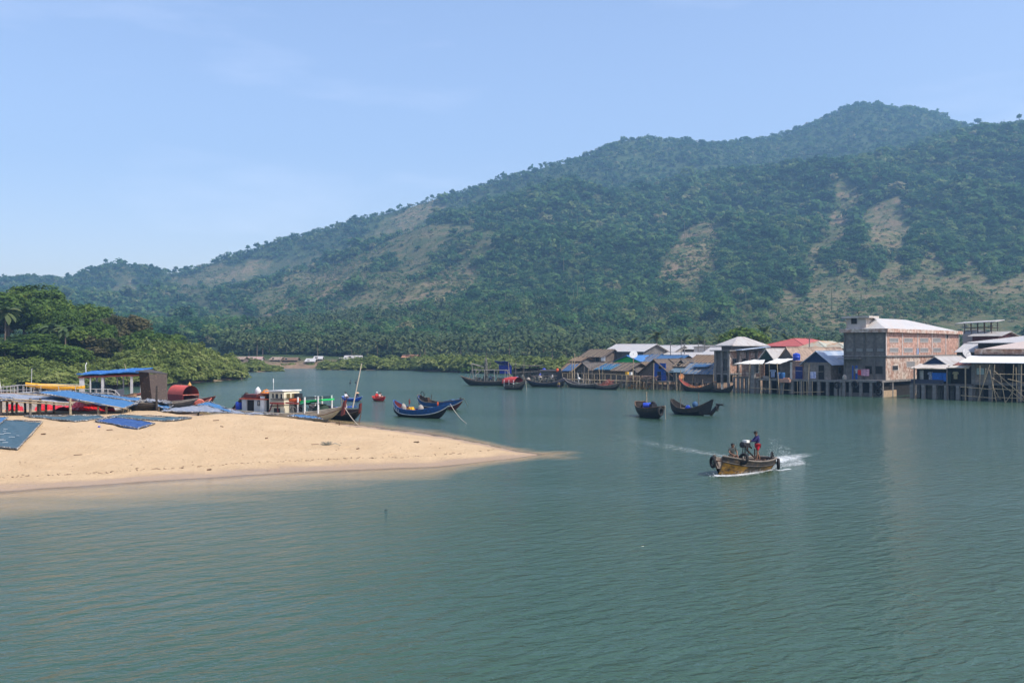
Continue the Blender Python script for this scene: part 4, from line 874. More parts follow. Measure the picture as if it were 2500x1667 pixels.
# blue boat, nearer
b1,h1,L1=fishing_boat('nearer blue wooden boat with a white stripe and black bottom, red stern raised',962,103.5,1093,98.6,1.9,fb=.74,bow=.75,bp=1.7,stern=.85,sp=3.0,draft=.3,tw=.14,vb=.58,lower=BLACKP,upper=BLUEP,inner=M('red_inner_paint',(.22,.04,.035),rough=.7,var=.4,scale=4),rail=BLUEP,stripe=WHITEP)
MB().box((L1*.43,0,1.0),(.1,.12,.75),ry=.35).build('stem_post',WOODD,b1)
thwarts(b1,h1,(.32,.52,.72),WOODG); sb=MB()
for k in range(4): q=h1.rim(.03+k*.05,-1); sb.bar((q.x,q.y,q.z-.5),(q.x-.1,q.y*.9,q.z+.1),.03)
sb.build('stern_frame',WHITEP,b1)
en=MB().box((-L1*.17,0,.62),(.75,.45,.3)).box((-L1*.17,0,.86),(.5,.36,.25)).lathe((-L1*.17,-.25,.8),[(0,0),(.2,.01),(.2,.1),(0,.11)],12,(0,-1,0)); en.build('engine',YELP,b1)
MB().bar((-L1*.27,.3,.5),(-L1*.25,.35,1.6),.03).ball((-L1*.25,.35,1.5),(.09,.09,.3)).build('control_lever',REDP,b1)
def bundle(label,c,r,mat,seed,parent=None,name='cloth_bundle',cat='bundle'):
    mb=MB(); rr_=random.Random(seed); mb.ball((0,0,r[2]*.5),r,9,7)
    mb.v=[(v[0]*(1+rr_.uniform(-.15,.15)),v[1]*(1+rr_.uniform(-.15,.15)),v[2]*(1+rr_.uniform(-.1,.1))) for v in mb.v]
    return tag(mb.build(name,mat,parent,True,loc=c),label,cat)
bundle('grey cloth covered heap beside the yellow engine, toward the stern of the nearer blue boat',W(b1,(-L1*.30,-.1,.55)),(.3,.35,.5),GREYCL,1)
bundle('grey cloth covered heap amidships in the nearer blue boat',W(b1,(-L1*.0,.1,.5)),(.32,.36,.5),GREYCL,2)
rope('mooring rope from the bow of the nearer blue boat down to the water',[W(b1,h1.rim(1.0)),G(1142,DW(1034),-.05)],.03,sag=.25)
# blue boat, farther
b2,h2,L2=fishing_boat('farther blue wooden boat with brownish red bottom and folded blue sheet at its bow',1022,119,1128,112.5,1.9,fb=.68,bow=.62,bp=1.7,stern=.75,sp=3.0,draft=.28,tw=.2,vb=.52,lower=REDP,upper=BLUEP,inner=WOODD,rail=WOODG,stripe=WHITEP)
MB().box((L2*.45,0,1.15),(.1,.12,.7),ry=.5).build('stem_post',WOODD,b2); thwarts(b2,h2,(.3,.5,.7),WOODG)
MB().box((-L2*.28,0,.8),(.8,.5,.3)).box((-L2*.28,0,1.05),(.4,.35,.3)).bar((-L2*.22,.1,.8),(-L2*.2,.1,1.6),.04).build('engine',IRON,b2)
MB().torus((-L2*.42,.1,1.55),(0,1,.2),.32,.04,18,6).build('steering_hoop',DARKM,b2,True)
tag(MB().cloth(W(b2,(L2*.2,-.75,.98)),W(b2,(L2*.42,-.35,1.2)),W(b2,(L2*.42,.35,1.2)),W(b2,(L2*.2,.75,.98)),8,6,.12,4,.08).build('folded_sheet',BLUTARP),'bright blue folded sheet on the bow of the farther blue boat','tarpaulin')
tag(MB().ball((0,0,0),(.1,.1,.26)).build('float',ORNG,None,True,loc=W(b2,(L2*.12,-1.02,.6))),'orange red float tied to the side of the farther blue boat','float')
rope('rope hanging from the bow of the farther blue boat',[W(b2,h2.rim(1.0)),G(1141,DW(992),.1)],.03)
# dark boats to the right
b3,h3,L3=fishing_boat('black stubby boat with tyres at both ends, seen bow on',1562,104,1616,98.2,2.1,fb=.95,bow=.35,stern=.5,draft=.3,tw=.5,vb=.7,lower=BLACKP,upper=WOODD,inner=WOODB,rail=WOODB)
MB().bar((-L3*.25,.2,.5),(-L3*.27,.2,2.55),.05).build('mast',BAMBOO,b3); thwarts(b3,h3,(.3,.5),WOODB)
MB().box((L3*.12,0,1.2),(.7,.55,.4)).ball((L3*.12,0,1.5),(.3,.25,.2)).build('engine',DARKM,b3)
tag(MB().lathe((0,0,0),[(0,-.45),(.24,-.44),(.27,-.3),(.27,.3),(.24,.44),(0,.45)],14,(1,0,0)).build('barrel',BLUPL,None,True,loc=W(b3,(-.25,-.25,1.2))),'blue plastic barrel lying in the black stubby boat','barrel')
q=h3.rim(.02,1); tyre('tyre_fender','tyre hanging at the stern of the black stubby boat',W(b3,q+Vector((-.1,.05,-.5))),W(b3,(1,.3,0))-b3.location,.36,.12,None,'tyres of the black stubby boat')
q=h3.rim(.98,-1); tyre('tyre_fender','tyre hanging at the bow of the black stubby boat',W(b3,q+Vector((.1,-.1,-.5))),W(b3,(1,.6,0))-b3.location,.36,.12,None,'tyres of the black stubby boat')
rope('pale rope hanging at the bow of the black stubby boat',[W(b3,h3.rim(.97,1)+Vector((.1,.1,.1))),W(b3,(L3*.45,.5,-.05))],.04,sag=.1)
b4,h4,L4=fishing_boat('black boat with a tall upswept fin shaped bow and forked stern',1640,106.5,1733,103,1.9,fb=.65,bow=1.0,stern=.9,draft=.28,tw=.3,vb=.65,lower=BLACKP,upper=WOODD,inner=WOODD,rail=WOODD,stripe=WOODD)
MB().slab([(L4*.30,-.62,.7),(L4*.56,-.1,1.75),(L4*.60,0,1.70),(L4*.50,0,.1),(L4*.3,-.5,.1)],.06).build('bow_fin',BLACKP,b4)
mb=MB(); mb.tube([(L4*.46,.3,.1),(L4*.56,.55,.7),(L4*.63,.7,1.2)],[.22,.2,.16],8); mb.bar((L4*.58,.55,1.22),(L4*.74,.75,1.15),.09); mb.build('stem_horn',BLACKP,b4,True)
MB().torus((L4*.6,.62,.8),(1,.2,0),.26,.07,16,7).build('hanging_tyre',RUBBER,b4,True)
thwarts(b4,h4,(.25,.45,.62),WOODG)
MB().bar((-L4*.28,.1,.5),(-L4*.28,.1,1.75),.045).build('mast',WOODG,b4); MB().bar((L4*.2,.1,.5),(L4*.2,.1,2.4),.04).build('pole',WOODG,b4)
bundle('pale blue bag beside the pole of the black boat with the fin shaped bow',W(b4,(L4*.12,0,.9)),(.32,.28,.36),BLUTARP,5); bundle('blue cloth heap amidships in the black boat with the fin shaped bow',W(b4,(-.25,-.1,.55)),(.3,.3,.3),BLUPL,6)

# small rowing boats with people
def rowboat(lab,px_s,d_s,px_b,d_b,B,mat,inn,**kw):
    m_,rz_,L_=between(px_s,d_s,px_b,d_b); o=empty('rowing_boat',(m_.x,m_.y,0),rz_,lab,'boat','small rowing boats'); h=Hull(o,L_,B,fb=.34,bow=.32,stern=.28,draft=.15,tw=.4,vb=.55,lower=mat,upper=mat,inner=inn,rail=inn,n=14,floor=.08,gun=.03,**kw); thwarts(o,h,(.3,.55,.75),inn); return o,h,L_
r1,hr1,Lr=rowboat('small blue rowing boat with two people, farther out behind the black boat\'s mast',837,133,883,131,1.1,BLUEB,M('pale_blue_inside',(.25,.35,.6),rough=.6))
r2,hr2,Lr2=rowboat('small red rowing boat carrying three people',912,133.5,939,131.5,1.2,M('red_boat_paint',(.45,.02,.025),rough=.5,var=.2),SALMON)
TEAL=M('dark_blue_shirt',(.03,.04,.10),rough=.9)
person('person in white top with an oar at the end of the blue rowing boat',W(r1,(-Lr*.36,0,.30)),r1.rotation_euler.z-R(90),pose(SIT),FLESHW,M('maroon_cloth',(.2,.03,.04)),fingers=False)
person('person in conical straw hat sitting in the small blue rowing boat',W(r1,(Lr*.25,0,.28)),r1.rotation_euler.z-R(90),pose(SIT),TEAL,TEAL,hat='cone',fingers=False)
tag(MB().bar(W(r1,(-Lr*.40,-.1,1.25)),W(r1,(-Lr*.04,-.5,.75)),.025,6).box(W(r1,(-Lr*.03,-.52,.73)),(.3,.04,.14),ry=.45).build('oar',WOODD),'dark oar held up by the rower in the small blue rowing boat','oar')
person('person in bright red shirt and white head cloth in the small red rowing boat',W(r2,(-Lr2*.25,0,.30)),r2.rotation_euler.z-R(70),pose(SIT),REDB,REDB,hat='white',fingers=False)
person('person in pale top sitting behind the one in red in the small red rowing boat',W(r2,(.05,.1,.28)),r2.rotation_euler.z-R(80),pose(SIT),M('pale_pink_top',(.55,.4,.36)),REDS,fingers=False)
person('child at the far end of the small red rowing boat',W(r2,(Lr2*.25,0,.2)),r2.rotation_euler.z+R(90),pose(SIT),SALMON,REDS,fingers=False,s=.75)
def buoy(px,py,lab): 
    d=DW(py); o=empty('marker_buoy',G(px,d),0,lab,'buoy','dark marker buoys on the open river'); MB().ball((0,0,.12),.22).build('float',DARKM,o,True); MB().bar((0,0,.1),(.03,0,.7),.03).box((.08,0,.62),(.18,.03,.16)).build('flag_stick',DARKM,o)
buoy(855,936,'larger dark marker buoy floating left of the tall mast'); buoy(869,935,'smaller dark marker buoy floating just beside the tall mast')
# ------------------------------------------------------------------ the stilt village: a frame running along the waterfront (t along the shore, s inland)
VU=Vector((.731,-.682,0)); VN=Vector((.682,.731,0)); VO=Vector((8.8,185,0)); VR=math.atan2(VU.y,VU.x)
def tv(px,s=0.0):
    q=(px-CX)/F; return (q*(185+.731*s)-8.8-.682*s)/(.731+.682*q)
def VP(t,s,z=0.0): p=VO+VU*t+VN*s; p.z=z; return p
def dv(px,s=0.0): return VP(tv(px,s),s).y
def zv(py,px,s=0.0): return ZP(py,dv(px,s))
def dep_for(px0,s0,px1):
    """how far inland from (px0, s0) the line straight inland must run to reach column px1"""
    t=tv(px0,s0); a=VP(t,s0); q=(px1-CX)/F; return (q*a.y-a.x)/(VN.x-q*VN.y)
BRICK=brick_mat('red_brick',(.34,.15,.09),(.42,.22,.14),(.42,.36,.30),(.50,.42,.34),.53)
BRICKP=brick_mat('pale_brick',(.43,.22,.155),(.48,.28,.21),(.43,.33,.27),(.44,.34,.275),.60)
BRICKG=brick_mat('shaded_brick',(.16,.145,.13),(.22,.195,.17),(.20,.18,.16),(.13,.12,.115),.52)  # darker copy of the brick, shade of the river front in its colour
BRICKT=brick_mat('tan_block',(.22,.185,.15),(.29,.245,.20),(.25,.22,.19),(.20,.17,.145),.55)
CONC=M('grey_concrete',(.21,.20,.185),rough=.92,var=.25,scale=2,col2=(.12,.115,.105),patch=.56,pscale=1.6)
CONCD=M('stained_concrete',(.15,.14,.13),rough=.95,var=.35,scale=2,col2=(.06,.055,.05),patch=.55,pscale=2)
PLAST=M('pale_plaster',(.50,.46,.42),rough=.92,var=.12,scale=1.5,col2=(.36,.29,.24),patch=.58,pscale=.9)
ZINCW=M('white_metal_roof',(.47,.46,.44),rough=.55,var=.12,scale=.8,wave=('X',1.2),wdark=.78,spec=.4,col2=(.42,.34,.28),patch=.62,pscale=.8)
ZINCWY=M('white_metal_roof_side',(.62,.61,.585),rough=.5,var=.07,scale=.8,wave=('Y',1.2),wdark=.82,spec=.4,col2=(.5,.44,.38),patch=.7,pscale=.6)
ZINCG=M('grey_metal_roof',(.40,.385,.36),rough=.55,var=.12,scale=.9,wave=('Y',1.1),wdark=.72,col2=(.30,.25,.21),patch=.6,pscale=.7)
ZINCB=M('blue_metal_roof',(.26,.34,.46),rough=.5,var=.1,scale=.9,wave=('Y',.9),wdark=.85,col2=(.48,.52,.56),patch=.56,pscale=.5)
ROOFR=M('red_metal_roof',(.40,.09,.075),rough=.6,var=.12,scale=1,wave=('X',1.2),wdark=.85)
ROOFT=M('worn_tan_roof',(.36,.27,.20),rough=.85,var=.2,scale=2,col2=(.17,.12,.09),patch=.54,pscale=1.1,wave=('Y',.7),wdark=.8)
ROOFV=M('green_tan_roof',(.36,.40,.33),rough=.75,var=.2,scale=1,col2=(.42,.24,.13),patch=.52,pscale=.45,wave=('Y',.7),wdark=.85)
THATCH=M('thatch',(.095,.075,.06),rough=1,var=.5,scale=5,col2=(.20,.155,.12),patch=.58,pscale=2.5,stretch=(3,1,1),bump=.5)
THATCHO=M('orange_thatch',(.19,.12,.075),rough=1,var=.45,scale=5,col2=(.10,.075,.055),patch=.55,pscale=2.5,stretch=(3,1,1),bump=.5)
THATCHG=M('grey_thatch',(.085,.075,.068),rough=1,var=.4,scale=5,col2=(.17,.15,.13),patch=.57,pscale=2.5,stretch=(3,1,1),bump=.5)
WOVEN=M('woven_bamboo_wall',(.165,.13,.10),rough=.95,var=.35,scale=5,col2=(.09,.07,.055),patch=.55,pscale=1.8,wave=('Z',2.4),wdark=.7)
PLANKG=M('grey_plank_wall',(.15,.145,.14),rough=.92,var=.3,scale=3,wave=('X',1.5),wdark=.6,col2=(.08,.075,.07),patch=.56,pscale=1.5)
DGREEN=M('dark_green_wall',(.018,.04,.032),rough=.85,var=.3,scale=3)
TEALW=M('teal_green_wall',(.03,.085,.075),rough=.8,var=.3,scale=2)
NAVYW=M('dark_blue_gable',(.015,.035,.10),rough=.8,var=.25,scale=2)
BLUEW=M('bright_blue_wall',(.012,.07,.33),rough=.75,var=.25,scale=3,wave=('X',1.6),wdark=.75)
MAROON=M('dark_red_wall',(.10,.03,.028),rough=.85,var=.3,scale=2,wave=('Z',1.5),wdark=.8)
GLASSD=M('dark_window',(.015,.017,.02),rough=.25,var=.3,scale=2,spec=.5)
GRILLE=M('grey_louvre',(.26,.26,.25),rough=.8,var=.2,scale=3,wave=('Z',2.6),wdark=.35)
def window(root,x,y,z,w_,h_,face='f',pane=GLASSD,frame=CONC,name='window',ft=.07):
    """framed opening set a little proud of its wall; face f looks to local -y, r to local +x"""
    o=inst(name,None,root) if False else None
    mb=MB()
    if face=='f': A=lambda u,v,d: (x+u,y-d,z+v)
    else: A=lambda u,v,d: (x+d,y+u,z+v)
    def bx(u0,u1,v0,v1,d): mb.span(A(u0,v0,-.05),A(u1,v1,d))
    bx(-w_/2-ft,-w_/2,-ft,h_+ft,.05); bx(w_/2,w_/2+ft,-ft,h_+ft,.05); bx(-w_/2,w_/2,-ft,0,.05); bx(-w_/2,w_/2,h_,h_+ft,.05)
    f=mb.build(name,frame,root); p=MB().span(A(-w_/2,0,-.05),A(w_/2,h_,.018)); p.build('pane' if name!='door' else 'door_leaf',pane,f); return f  # near-black panes and leaves paint the shade of an open hole
def stilts(root,xs,ys,z1,r_,mat,z0=-2.6,square=False,name='stilt'):
    me=None; rs=random.Random(len(xs)*7+len(ys))
    for x in xs:
        for y in ys:
            if me is None:
                mb=MB()
                if square: mb.span((-r_,-r_,z0),(r_,r_,z1))
                else: mb.bar((0,0,z0),(0,0,z1),r_*1.1,7,r_*.9)
                me=mb.mesh(name,mat,not square)
            inst(name,me,root,(x+rs.uniform(-.05,.05),y,0))
def lin(a,b,n): return [a+(b-a)*i/(n-1) for i in range(n)] if n>1 else [(a+b)/2]
GRPH='stilt houses along the village waterfront'
def house(name,label,px0,px1,s,dep,pf,pe,pr,ridge='t',wall=WOVEN,roof=THATCH,over=.45,gable=None,stilt=(4,.09,BAMBOO,False),wins=(),rwins=(),floor=WOODG,battens=0,hip=False,walls=True,thick=.07,cat='house',pref=None,pfall=None,deck=0.0,rz_off=0.0):
    """a house whose front corners stand at columns px0, px1; pf, pe, pr are the photo rows of floor, eave and ridge"""
    t0=tv(px0,s); t1=tv(px1,s); L_=t1-t0; pm=(px0+px1)/2 if pref is None else pref
    zf=zv(pf,pm,s); ze=zv(pe,pm,s); zr=zv(pr,pm,s+(dep/2 if (ridge=='t' or hip) else 0)); zr=max(zr,ze+.25)
    o=empty(name,VP(t0,s),VR+rz_off,label,cat,GRPH if name=='stilt_house' else None)
    if walls:
        mb=MB(); y0,y1=.0,dep
        if hip or ridge=='t':
            mb.span((0,0,zf),(L_,dep,ze-.02))
            if not hip:
                for x0 in (0,L_-.1): mb.add([(x0,0,ze-.02),(x0,dep,ze-.02),(x0,dep/2,zr-.1),(x0+.1,0,ze-.02),(x0+.1,dep,ze-.02),(x0+.1,dep/2,zr-.1)],[(0,1,2),(3,5,4),(0,3,4,1),(1,4,5,2),(2,5,3,0)])
            mb.build('wall',wall,o)
        else:
            mb.span((0,0,zf),(L_,dep,ze-.02)); mb.build('wall',wall,o)
            for yy in (-.02,dep-.1):
                g=MB(); g.add([(0.02,yy,ze-.02),(L_-.02,yy,ze-.02),(L_/2,yy,zr-.12),(0.02,yy+.1,ze-.02),(L_-.02,yy+.1,ze-.02),(L_/2,yy+.1,zr-.12)],[(0,1,2),(3,5,4),(0,3,4,1),(1,4,5,2),(2,5,3,0)])
                g.build('gable',gable or wall,o)
    sag=.0
    def slope(a,b,c,d,nm='roof'): return MB().slab([a,b,c,d],thick).build(nm,roof,o)
    if hip:
        e=over; k=min(L_,dep)/2; mb=MB(); A=[(-e,-e,ze),(L_+e,-e,ze),(L_+e,dep+e,ze),(-e,dep+e,ze)]
        if L_>=dep: Rg=[(k,dep/2,zr),(L_-k,dep/2,zr)]
        else: Rg=[(L_/2,k,zr),(L_/2,dep-k,zr)]
        vs=A+Rg+[(x,y,z-thick*1.6) for x,y,z in A]
        fs=[(0,1,5,4),(1,2,5),(2,3,4,5),(3,0,4)] if L_>=dep else [(0,1,4),(1,2,5,4),(2,3,5),(3,0,4,5)]
        fs+=[(0,6,7,1),(1,7,8,2),(2,8,9,3),(3,9,6,0),(9,8,7,6)]; mb.add(vs,fs); r_=mb.build('roof',roof,o)
        cap=MB()
        for i,j in (((0,4),(1,5),(2,5),(3,4)) if L_>=dep else ((0,4),(1,4),(2,5),(3,5))): cap.bar(vs[i],vs[j],.07,5)
        cap.bar(vs[4],vs[5],.08,5); cap.build('ridge_cap',roof,r_)
    elif ridge=='t':
        m=dep/2; g_=(zr-ze)/m; zl=ze-g_*over
        r_=slope((-over,-over,zl),(L_+over,-over,zl),(L_+over,m,zr),(-over,m,zr)); slope((-over,m,zr+.004),(L_+over,m,zr+.004),(L_+over,dep+over,zl),(-over,dep+over,zl),'roof_back')
        MB().bar((-over,m,zr+.02),(L_+over,m,zr+.02),.07,6).build('ridge_cap',roof,r_)
        if battens:
            b=MB(); rb=random.Random(int(px0))
            for i in range(battens):
                x=L_*(i+.5)/battens+rb.uniform(-.1,.1); b.bar((x,-over-.15,zl+.06),(x+rb.uniform(-.15,.15),m,zr+.09),.03,5)
            b.build('pole_lattice',BAMBOO,r_)
    else:
        m=L_/2; g_=(zr-ze)/m; zl=ze-g_*over
        r_=slope((-over,-over,zl),(m,-over,zr),(m,dep+over,zr),(-over,dep+over,zl)); slope((m,-over,zr+.004),(L_+over,-over,zl),(L_+over,dep+over,zl),(m,dep+over,zr+.004))
        MB().bar((m,-over,zr+.02),(m,dep+over,zr+.02),.07,6).build('ridge_cap',roof,r_)
        if battens:
            b=MB()
            for i in range(battens):
                y=dep*(i+.5)/battens; b.bar((L_+over+.1,y,zl+.05),(m,y,zr+.08),.03,5); b.bar((-over-.1,y,zl+.05),(m,y,zr+.08),.03,5)
            b.build('pole_lattice',BAMBOO,r_)
    if floor: MB().span((-.25,-.3-deck,zf-.2),(L_+.25,dep,zf)).build('floor',floor,o)
    if stilt and stilt[0]: stilts(o,lin(.1,L_-.1,stilt[0]),(-.1-deck*.8,dep*.5),zf-.2,stilt[1],stilt[2],square=stilt[3])
    for (u,v0,w_,h_,kind,mat) in wins: window(o,L_*u,0,zf+v0,w_,h_,'f',mat,name=kind)
    for (u,v0,w_,h_,kind,mat) in rwins: window(o,L_,dep*u,zf+v0,w_,h_,'r',mat,name=kind)
    return o,L_,zf,ze,zr
WIN,DR='window','door'
# --- left end: thatched and plank houses
house('stilt_house','thatched house with open gable and stick walls, leftmost tall one of the village',1420,1474,13,6,886,869,853,'t',WOVEN,THATCH,.5,stilt=(5,.1,WOODG,False),battens=7,wins=((.28,.2,1.2,1.0,WIN,SHADEIN),(.72,.3,.9,.9,WIN,SHADEIN)))
house('stilt_house','grey plank house with a long white metal roof and two dark windows',1479,1570,17,8,890,856,840,'t',PLANKG,ZINCW,.5,stilt=(0,),floor=None,wins=((.2,1.0,1.0,1.2,WIN,GLASSD),(.82,1.0,1.0,1.2,WIN,GLASSD),(.5,1.0,.9,.9,WIN,PLANKG)))
house('stilt_house','small orange thatched hut at the left end of the waterfront under the tall thatched house',1368,1412,4,5,929,905,886,'t',THATCHO,THATCHO,.4,stilt=(5,.08,BAMBOO,False),battens=5)
house('stilt_house','dark plank house with a steep grey lean gable roof beside the orange hut',1400,1452,1.2,6,929,908,886,'s',WOVEN,THATCHG,.5,gable=THATCHG,stilt=(5,.09,WOODG,False),wins=((.3,0,.9,1.7,DR,SHADEIN),))
house('stilt_house','broad thatched house with woven walls and a blue net on its roof',1446,1530,.8,7,927,902,885,'t',WOVEN,THATCH,.6,stilt=(7,.09,BAMBOO,False),battens=6,wins=((.22,0,.8,1.6,DR,SHADEIN),))
house('stilt_house','house with blue roof and bright green gable behind the thatched ones',1495,1572,9,8,900,884,868,'s',TEALW,M('blue_sheet_roof',(.05,.17,.40),rough=.5,wave=('Y',1.0),wdark=.85),.5,gable=GREENP,stilt=(0,),floor=None)
house('stilt_house','low house roofed with bright blue ribbed sheets beside the green gable',1572,1592,9,6,900,884,865,'t',WOVEN,BLUTARP,.4,stilt=(0,),floor=None,battens=4)
house('stilt_house','brown house with a long low roof of blue sheets',1597,1654,8,6,897,881,867,'t',WOVEN,BLUTARP,.4,stilt=(0,),floor=None,battens=0)
house('stilt_house','steep thatched house with a bright blue front wall facing the water',1560,1640,.2,8,929,912,877,'s',THATCH,THATCH,.6,gable=THATCH,stilt=(7,.09,BAMBOO,False),deck=1.2)
bo=house('stilt_house','second thatched gable close behind the blue fronted house',1612,1662,4.5,8,905,897,876,'s',WOVEN,THATCH,.5,gable=SHADEIN,stilt=(0,),floor=None)
house('stilt_house','thatched house with pale rafters lying across its roof beside the concrete block',1682,1742,7,6,896,884,867,'t',WOVEN,THATCHO,.45,stilt=(0,),floor=None,battens=8,gable=SHADEIN)
house('stilt_house','woven walled house roofed with faded blue sheets beside the concrete block',1668,1742,.6,6,931,909,886,'t',WOVEN,M('faded_blue_sheets',(.06,.12,.20),rough=.7,var=.4,scale=3,col2=(.22,.24,.26),patch=.52,pscale=1.5),.5,stilt=(6,.1,WOODG,False),battens=7)
house('stilt_house','narrow dark plank shack with a flat sheet roof between blue front and woven house',1628,1662,.2,5,929,907,899,'t',PLANKG,M('dull_teal_sheet',(.10,.16,.20),rough=.7,var=.3),.4,stilt=(4,.09,WOODG,False),wins=((.35,0,.7,1.6,DR,SHADEIN),))
# blue wall of the blue fronted house: door and railing as parts
o=[x for x in COL.objects if x.get('label','').startswith('steep thatched house')][0]
zf_=zv(929,1600,.2); w0=tv(1600,.2)-tv(1560,.2)
MB().span((w0-.3,-.14,zf_),(w0+2.2,-.03,zf_+3.0)).build('front_wall',BLUEW,o); window(o,w0+.9,-.14,zf_+.05,.75,1.5,'f',SHADEIN,BLUEP,DR); window(o,w0+1.1,-.14,zf_+2.0,.6,.5,'f',SHADEIN,BLUEP,WIN)
mb=MB(); 
for x in (w0+1.2,w0+2.2,w0+3.2): mb.bar((x,-1.3,zf_),(x,-1.3,zf_+.9),.03)
mb.bar((w0+1.2,-1.3,zf_+.9),(w0+3.2,-1.3,zf_+.9),.03).bar((w0+1.2,-1.3,zf_+.5),(w0+3.2,-1.3,zf_+.5),.03); mb.build('railing',M('violet_rail',(.08,.07,.2)),o)
# small shacks squeezed among the houses
rv=random.Random(77)
for i,(pa,pb,s_,pf,pe,pr,rg) in enumerate(((1428,1448,5,910,897,889,'t'),(1530,1556,3,925,905,893,'s'),(1550,1572,6,905,893,884,'t'),(1640,1672,3,905,893,884,'t'),(1656,1680,5,900,889,878,'s'),(1392,1416,9,900,880,872,'t'),(1575,1600,12,885,876,868,'t'),(1708,1742,4,905,895,888,'t'))):
    house('stilt_house','small brown thatched shack squeezed between larger houses of the village',pa,pb,s_,4,pf,pe,pr,rg,(WOVEN,PLANKG)[i%2],(THATCH,THATCHG,THATCHO)[i%3],.4,stilt=(3,.08,BAMBOO,False),battens=4,gable=SHADEIN if i%2 else WOVEN,wins=((.5,.1,.6,1.0,DR,SHADEIN),),rz_off=rv.uniform(-.25,.25))
for i in range(26):
    px=rv.uniform(1370,1745); s_=rv.uniform(-2.6,-.6); t=tv(px,s_); tag(MB().bar(VP(t,s_,-2),VP(t+rv.uniform(-.5,.5),s_+rv.uniform(-.3,.3),zv(rv.uniform(893,930),px,s_)),rv.uniform(.035,.06),6).build('bamboo_pole',BAMBOO if i%3 else WOODG,None,True),'one of the thin crooked poles standing before the thatched houses','pole','thin poles before the thatched houses')
# roof nets and sheets lying on roofs
def roof_net(label,pxa,pxb,pya,pyb,s,sd,mat,rise):
    a=tv(pxa,s); b=tv(pxb,s); z0=zv(pyb,(pxa+pxb)/2,s); z1=zv(pya,(pxa+pxb)/2,s+sd)
    mb=MB().cloth(VP(a,s,z0),VP(b,s,z0),VP(b,s+sd,z1),VP(a,s+sd,z1),10,6,.03,int(pxa),.05); return tag(mb.build('drying_net',mat),label,'net','nets drying on village roofs')
NETB=M('blue_net',(.03,.10,.21),rough=.8,var=.35,scale=3,wave=('X',1.0),wdark=.55,col2=(.04,.17,.24),patch=.55,pscale=.7)
roof_net('dark blue net on the roof of the small orange hut',1371,1393,888,905,3.45,2.7,M('slate_blue_net',(.05,.10,.20),rough=.8,var=.3),0)
roof_net('turquoise and blue gridded net on the broad thatched roof',1449,1490,888,902,.15,3.4,NETB,0)
roof_net('faded blue sheet on the long low roof behind the thatched gable',1600,1650,868,878,7.55,2.6,BLUTARP,0)
roof_net('bright blue strip of sheet on the faded blue roof beside the concrete block',1690,1728,889,895,1.4,1.2,BLUTARP,0)
# --- white roofs behind
house('house','white roofed house just right of the long grey plank house, low behind the blue roofs',1576,1700,22,6,880,872,860,'t',PLAST,ZINCW,.5,stilt=(0,),floor=None)
house('house','broad white roof behind, second from the grey plank house',1592,1642,27,7,870,858,843,'t',PLAST,ZINCW,.5,stilt=(0,),floor=None)
house('house','white roof with a broken right edge behind the utility poles',1644,1690,31,7,872,851,842,'t',WOODG,ZINCW,.5,stilt=(0,),floor=None)
house('house','pale plaster walled house beside the hip roofed concrete block',1694,1750,28,7,880,846,844,'t',PLAST,CONC,.2,stilt=(0,),floor=None)
house('house','white gabled roof close to the left side of the concrete block',1714,1756,14,7,880,866,848,'t',SHADEIN,ZINCW,.5,gable=SHADEIN,stilt=(0,),floor=None)
# --- the concrete block with brick side and hip roof
def block_house():
    t1=tv(1779,0); t0=tv(1747,0); L_=t1-t0; dp=dep_for(1779,0,1868); zs=zv(857,1779,0); zf=zv(911,1779,0)
    o=empty('concrete_house',VP(t0,0),VR,'unfinished concrete house with brick side, flat slab and a hip roofed upper storey','house')
    MB().span((.15,.15,zf),(L_-.15,dp-.2,zs)).build('wall',BRICK,o); MB().span((.2,.10,zf),(L_-.2,.14,zs)).build('front_wall',CONCD,o)
    MB().span((-.7,-.7,zs),(L_+.6,dp+.4,zs+.16)).build('roof_slab',CONC,o); MB().span((-.1,-.1,zf-.25),(L_+.1,dp,zf)).build('floor_slab',CONC,o)
    me=MB().span((-.17,-.17,-2.6),(.17,.17,zs)).mesh('column',CONC)
    for x in lin(0,L_,3): inst('column',me,o,(x,0,0))
    for y in lin(dp/4,dp,4): inst('column',me,o,(L_+.02,y,0))
    for y in (.17,.42,.67): window(o,L_-.13,dp*y,zf+1.3,1.1,1.0,'r',GLASSD,CONC)
    window(o,L_*.72,.10,zf+.4,.8,1.9,'f',GLASSD,CONC,DR)
    zu=zv(843,1779,1); q0,q1=1.0,dp-.4; zr=zv(822,1806,6)
    MB().span((.5,q0,zs+.16),(L_-.2,q1,zu)).build('upper_wall',CONCD,o); e=.8
    A=[(.5-e,q0-e,zu),(L_-.2+e,q0-e,zu),(L_-.2+e,q1+e,zu),(.5-e,q1+e,zu)]; m=(L_+.3)/2; Rg=[(m,q0+2.9,zr),(m,q0+4.6,zr)]
    Rg=[(m,(q0+q1)/2-1.6,zr),(m,(q0+q1)/2+.6,zr)]
    vs=A+Rg+[(x,y,z-.12) for x,y,z in A]; MB().add(vs,[(0,1,4),(1,2,5,4),(2,3,5),(3,0,4,5),(0,6,7,1),(1,7,8,2),(2,8,9,3),(3,9,6,0),(9,8,7,6)]).build('hip_roof',ZINCG,o)
    p0=tv(1787,0); MB().slab([(L_+.2,1.2,zs+.2),(L_+1.6,1.4,zs+.2),(L_+1.6,dp-1,zs+.75),(L_+.2,dp-1,zs+.75)][::1],.08).build('porch_roof',ZINCB,o)
block_house()
